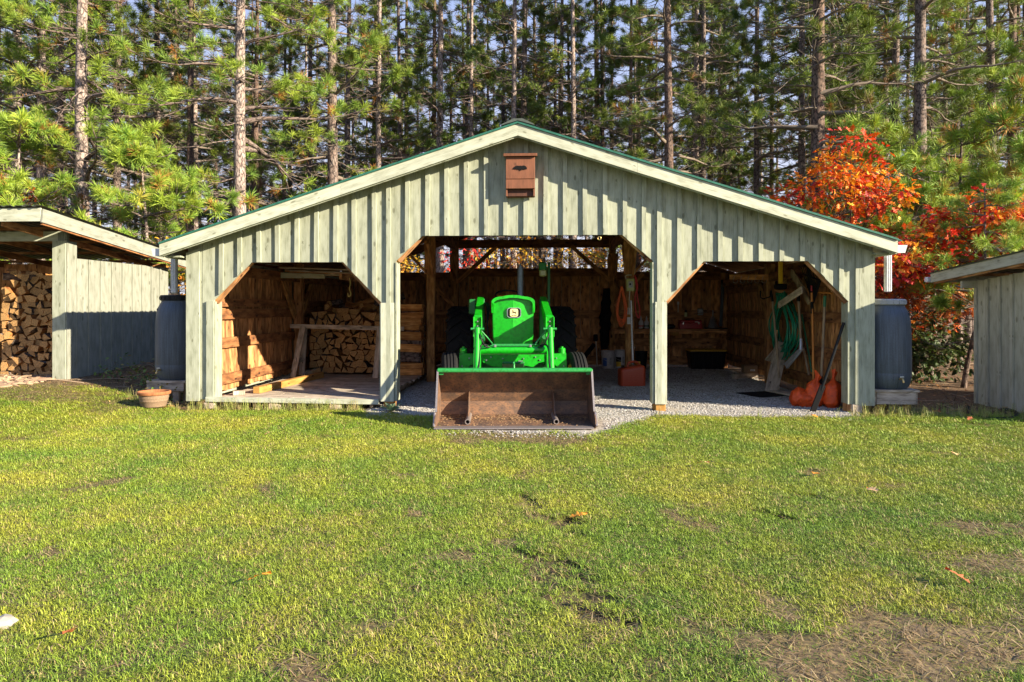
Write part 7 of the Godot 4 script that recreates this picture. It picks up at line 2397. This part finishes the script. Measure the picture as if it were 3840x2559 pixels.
	for i in 9000:
		var z := rr(-16.0, 0.6)
		var x := rr(-14.0, 13.0)
		if (x > -4.95 and x < 4.2 and z > -6.9) or lawn(x, z) > 0.5:
			continue
		var s := rr(0.05, 0.11)
		xs.append(Transform3D(Basis.from_euler(Vector3(rr(-0.5, 0.5), rr(0, TAU), rr(-0.5, 0.5))).scaled(Vector3.ONE * s), Vector3(x, ground_y(x, z) + 0.015, z)))
		cs.append(Color(0.42, 0.20, 0.07).lerp(Color(0.50, 0.32, 0.16), rng.randf()).lerp(Color(0.4, 0.06, 0.02), 0.8 if rng.randf() < 0.12 else 0.0) * rr(0.6, 1.15))
	stuff("leaf_litter", oak, M.leaf, xs, cs, "brown fallen leaves and litter over the floor of the wood", "leaf litter")
	xs = []
	cs = []
	var stick := MB.new()
	add_tube(stick, [Vector3(-0.5, 0, 0), Vector3(-0.1, 0.03, 0.03), Vector3(0.5, 0.01, -0.04)], [0.008, 0.007, 0.003], 4, false)
	for i in 1500:
		var z := rr(-12.0, 0.2)
		var x := rr(-12.0, 12.0)
		if (x > -4.95 and x < 4.2 and z > -6.9) or lawn(x, z) > 0.4:
			continue
		xs.append(Transform3D(Basis.from_euler(Vector3(0, rr(0, TAU), rr(-0.12, 0.5) * (1.0 if rng.randf() < 0.25 else 0.2))).scaled(Vector3.ONE * rr(0.3, 0.9)), Vector3(x, ground_y(x, z) + 0.02, z)))
		cs.append(Color(0.30, 0.22, 0.15) * rr(0.5, 1.3))
	stuff("fallen_twigs", stick.mesh(), M.stone, xs, cs, "dead twigs scattered over the floor of the wood", "twigs")
	# bark scraps before the left woodshed
	xs = []
	cs = []
	var chip := boxm(Vector3.ZERO, Vector3(0.16, 0.02, 0.05)).mesh()
	for i in 420:
		var x := rr(-9.6, -7.6)
		var z := rr(-1.35, -0.25) + 0.3 * pow(rng.randf(), 2.0)
		xs.append(Transform3D(Basis.from_euler(Vector3(rr(-0.3, 0.3), rr(-0.7, 0.7), rr(-0.2, 0.2))).scaled(Vector3.ONE * rr(0.3, 1.2)), Vector3(x, ground_y(x, z) + 0.015, z)))
		cs.append(Color(0.46, 0.31, 0.19).lerp(Color(0.25, 0.16, 0.11), rng.randf()))
	stuff("bark_scraps", chip, M.stone, xs, cs, "scraps of bark on the ground before the left woodshed stack", "bark scraps")
func _ready() -> void:
	rng.seed = 7
	var cam := Camera3D.new()
	cam.name = "camera"
	cam.position = Vector3(0, 1.4, 9.17)
	cam.rotation.y = atan(84.0 / 1568.0)
	cam.near = 0.1
	cam.far = 2500.0
	cam.projection = Camera3D.PROJECTION_FRUSTUM
	cam.size = 0.1
	cam.frustum_offset = Vector2(0, -0.1 * 79.0 / 1568.0)
	add_child(cam)
	cam.current = true
	var env := Environment.new()
	env.background_mode = Environment.BG_SKY
	var sky := Sky.new()
	var sm := ProceduralSkyMaterial.new()
	sm.sky_top_color = Color(0.23, 0.39, 0.63)
	sm.sky_horizon_color = Color(0.645, 0.645, 0.665)
	sm.sky_energy_multiplier = 0.92
	sm.sky_curve = 0.36
	sm.ground_horizon_color = Color(0.45, 0.45, 0.40)
	sm.ground_bottom_color = Color(0.20, 0.19, 0.12)
	sm.sun_angle_max = 1.0
	sky.sky_material = sm
	env.sky = sky
	env.tonemap_mode = Environment.TONE_MAPPER_LINEAR
	env.tonemap_exposure = 3.2
	env.sdfgi_enabled = true
	env.ssao_enabled = true
	env.ssil_enabled = true
	var we := WorldEnvironment.new()
	we.name = "world"
	we.environment = env
	add_child(we)
	var sun := DirectionalLight3D.new()
	sun.name = "sun"
	sun.light_color = Color(1.0, 0.94, 0.83)
	sun.light_energy = 1.55
	sun.light_angular_distance = 0.5
	sun.shadow_enabled = true
	add_child(sun)
	var to := Vector3(0.847, 0.355, 0.395)
	sun.look_at_from_position(to * 50.0, Vector3.ZERO, Vector3.UP)
	make_textures()
	make_materials()
	make_ground()
	make_shed()
	make_side_sheds()
	make_firewood()
	make_tractor()
	make_things()
	make_forest()
	make_lawn()
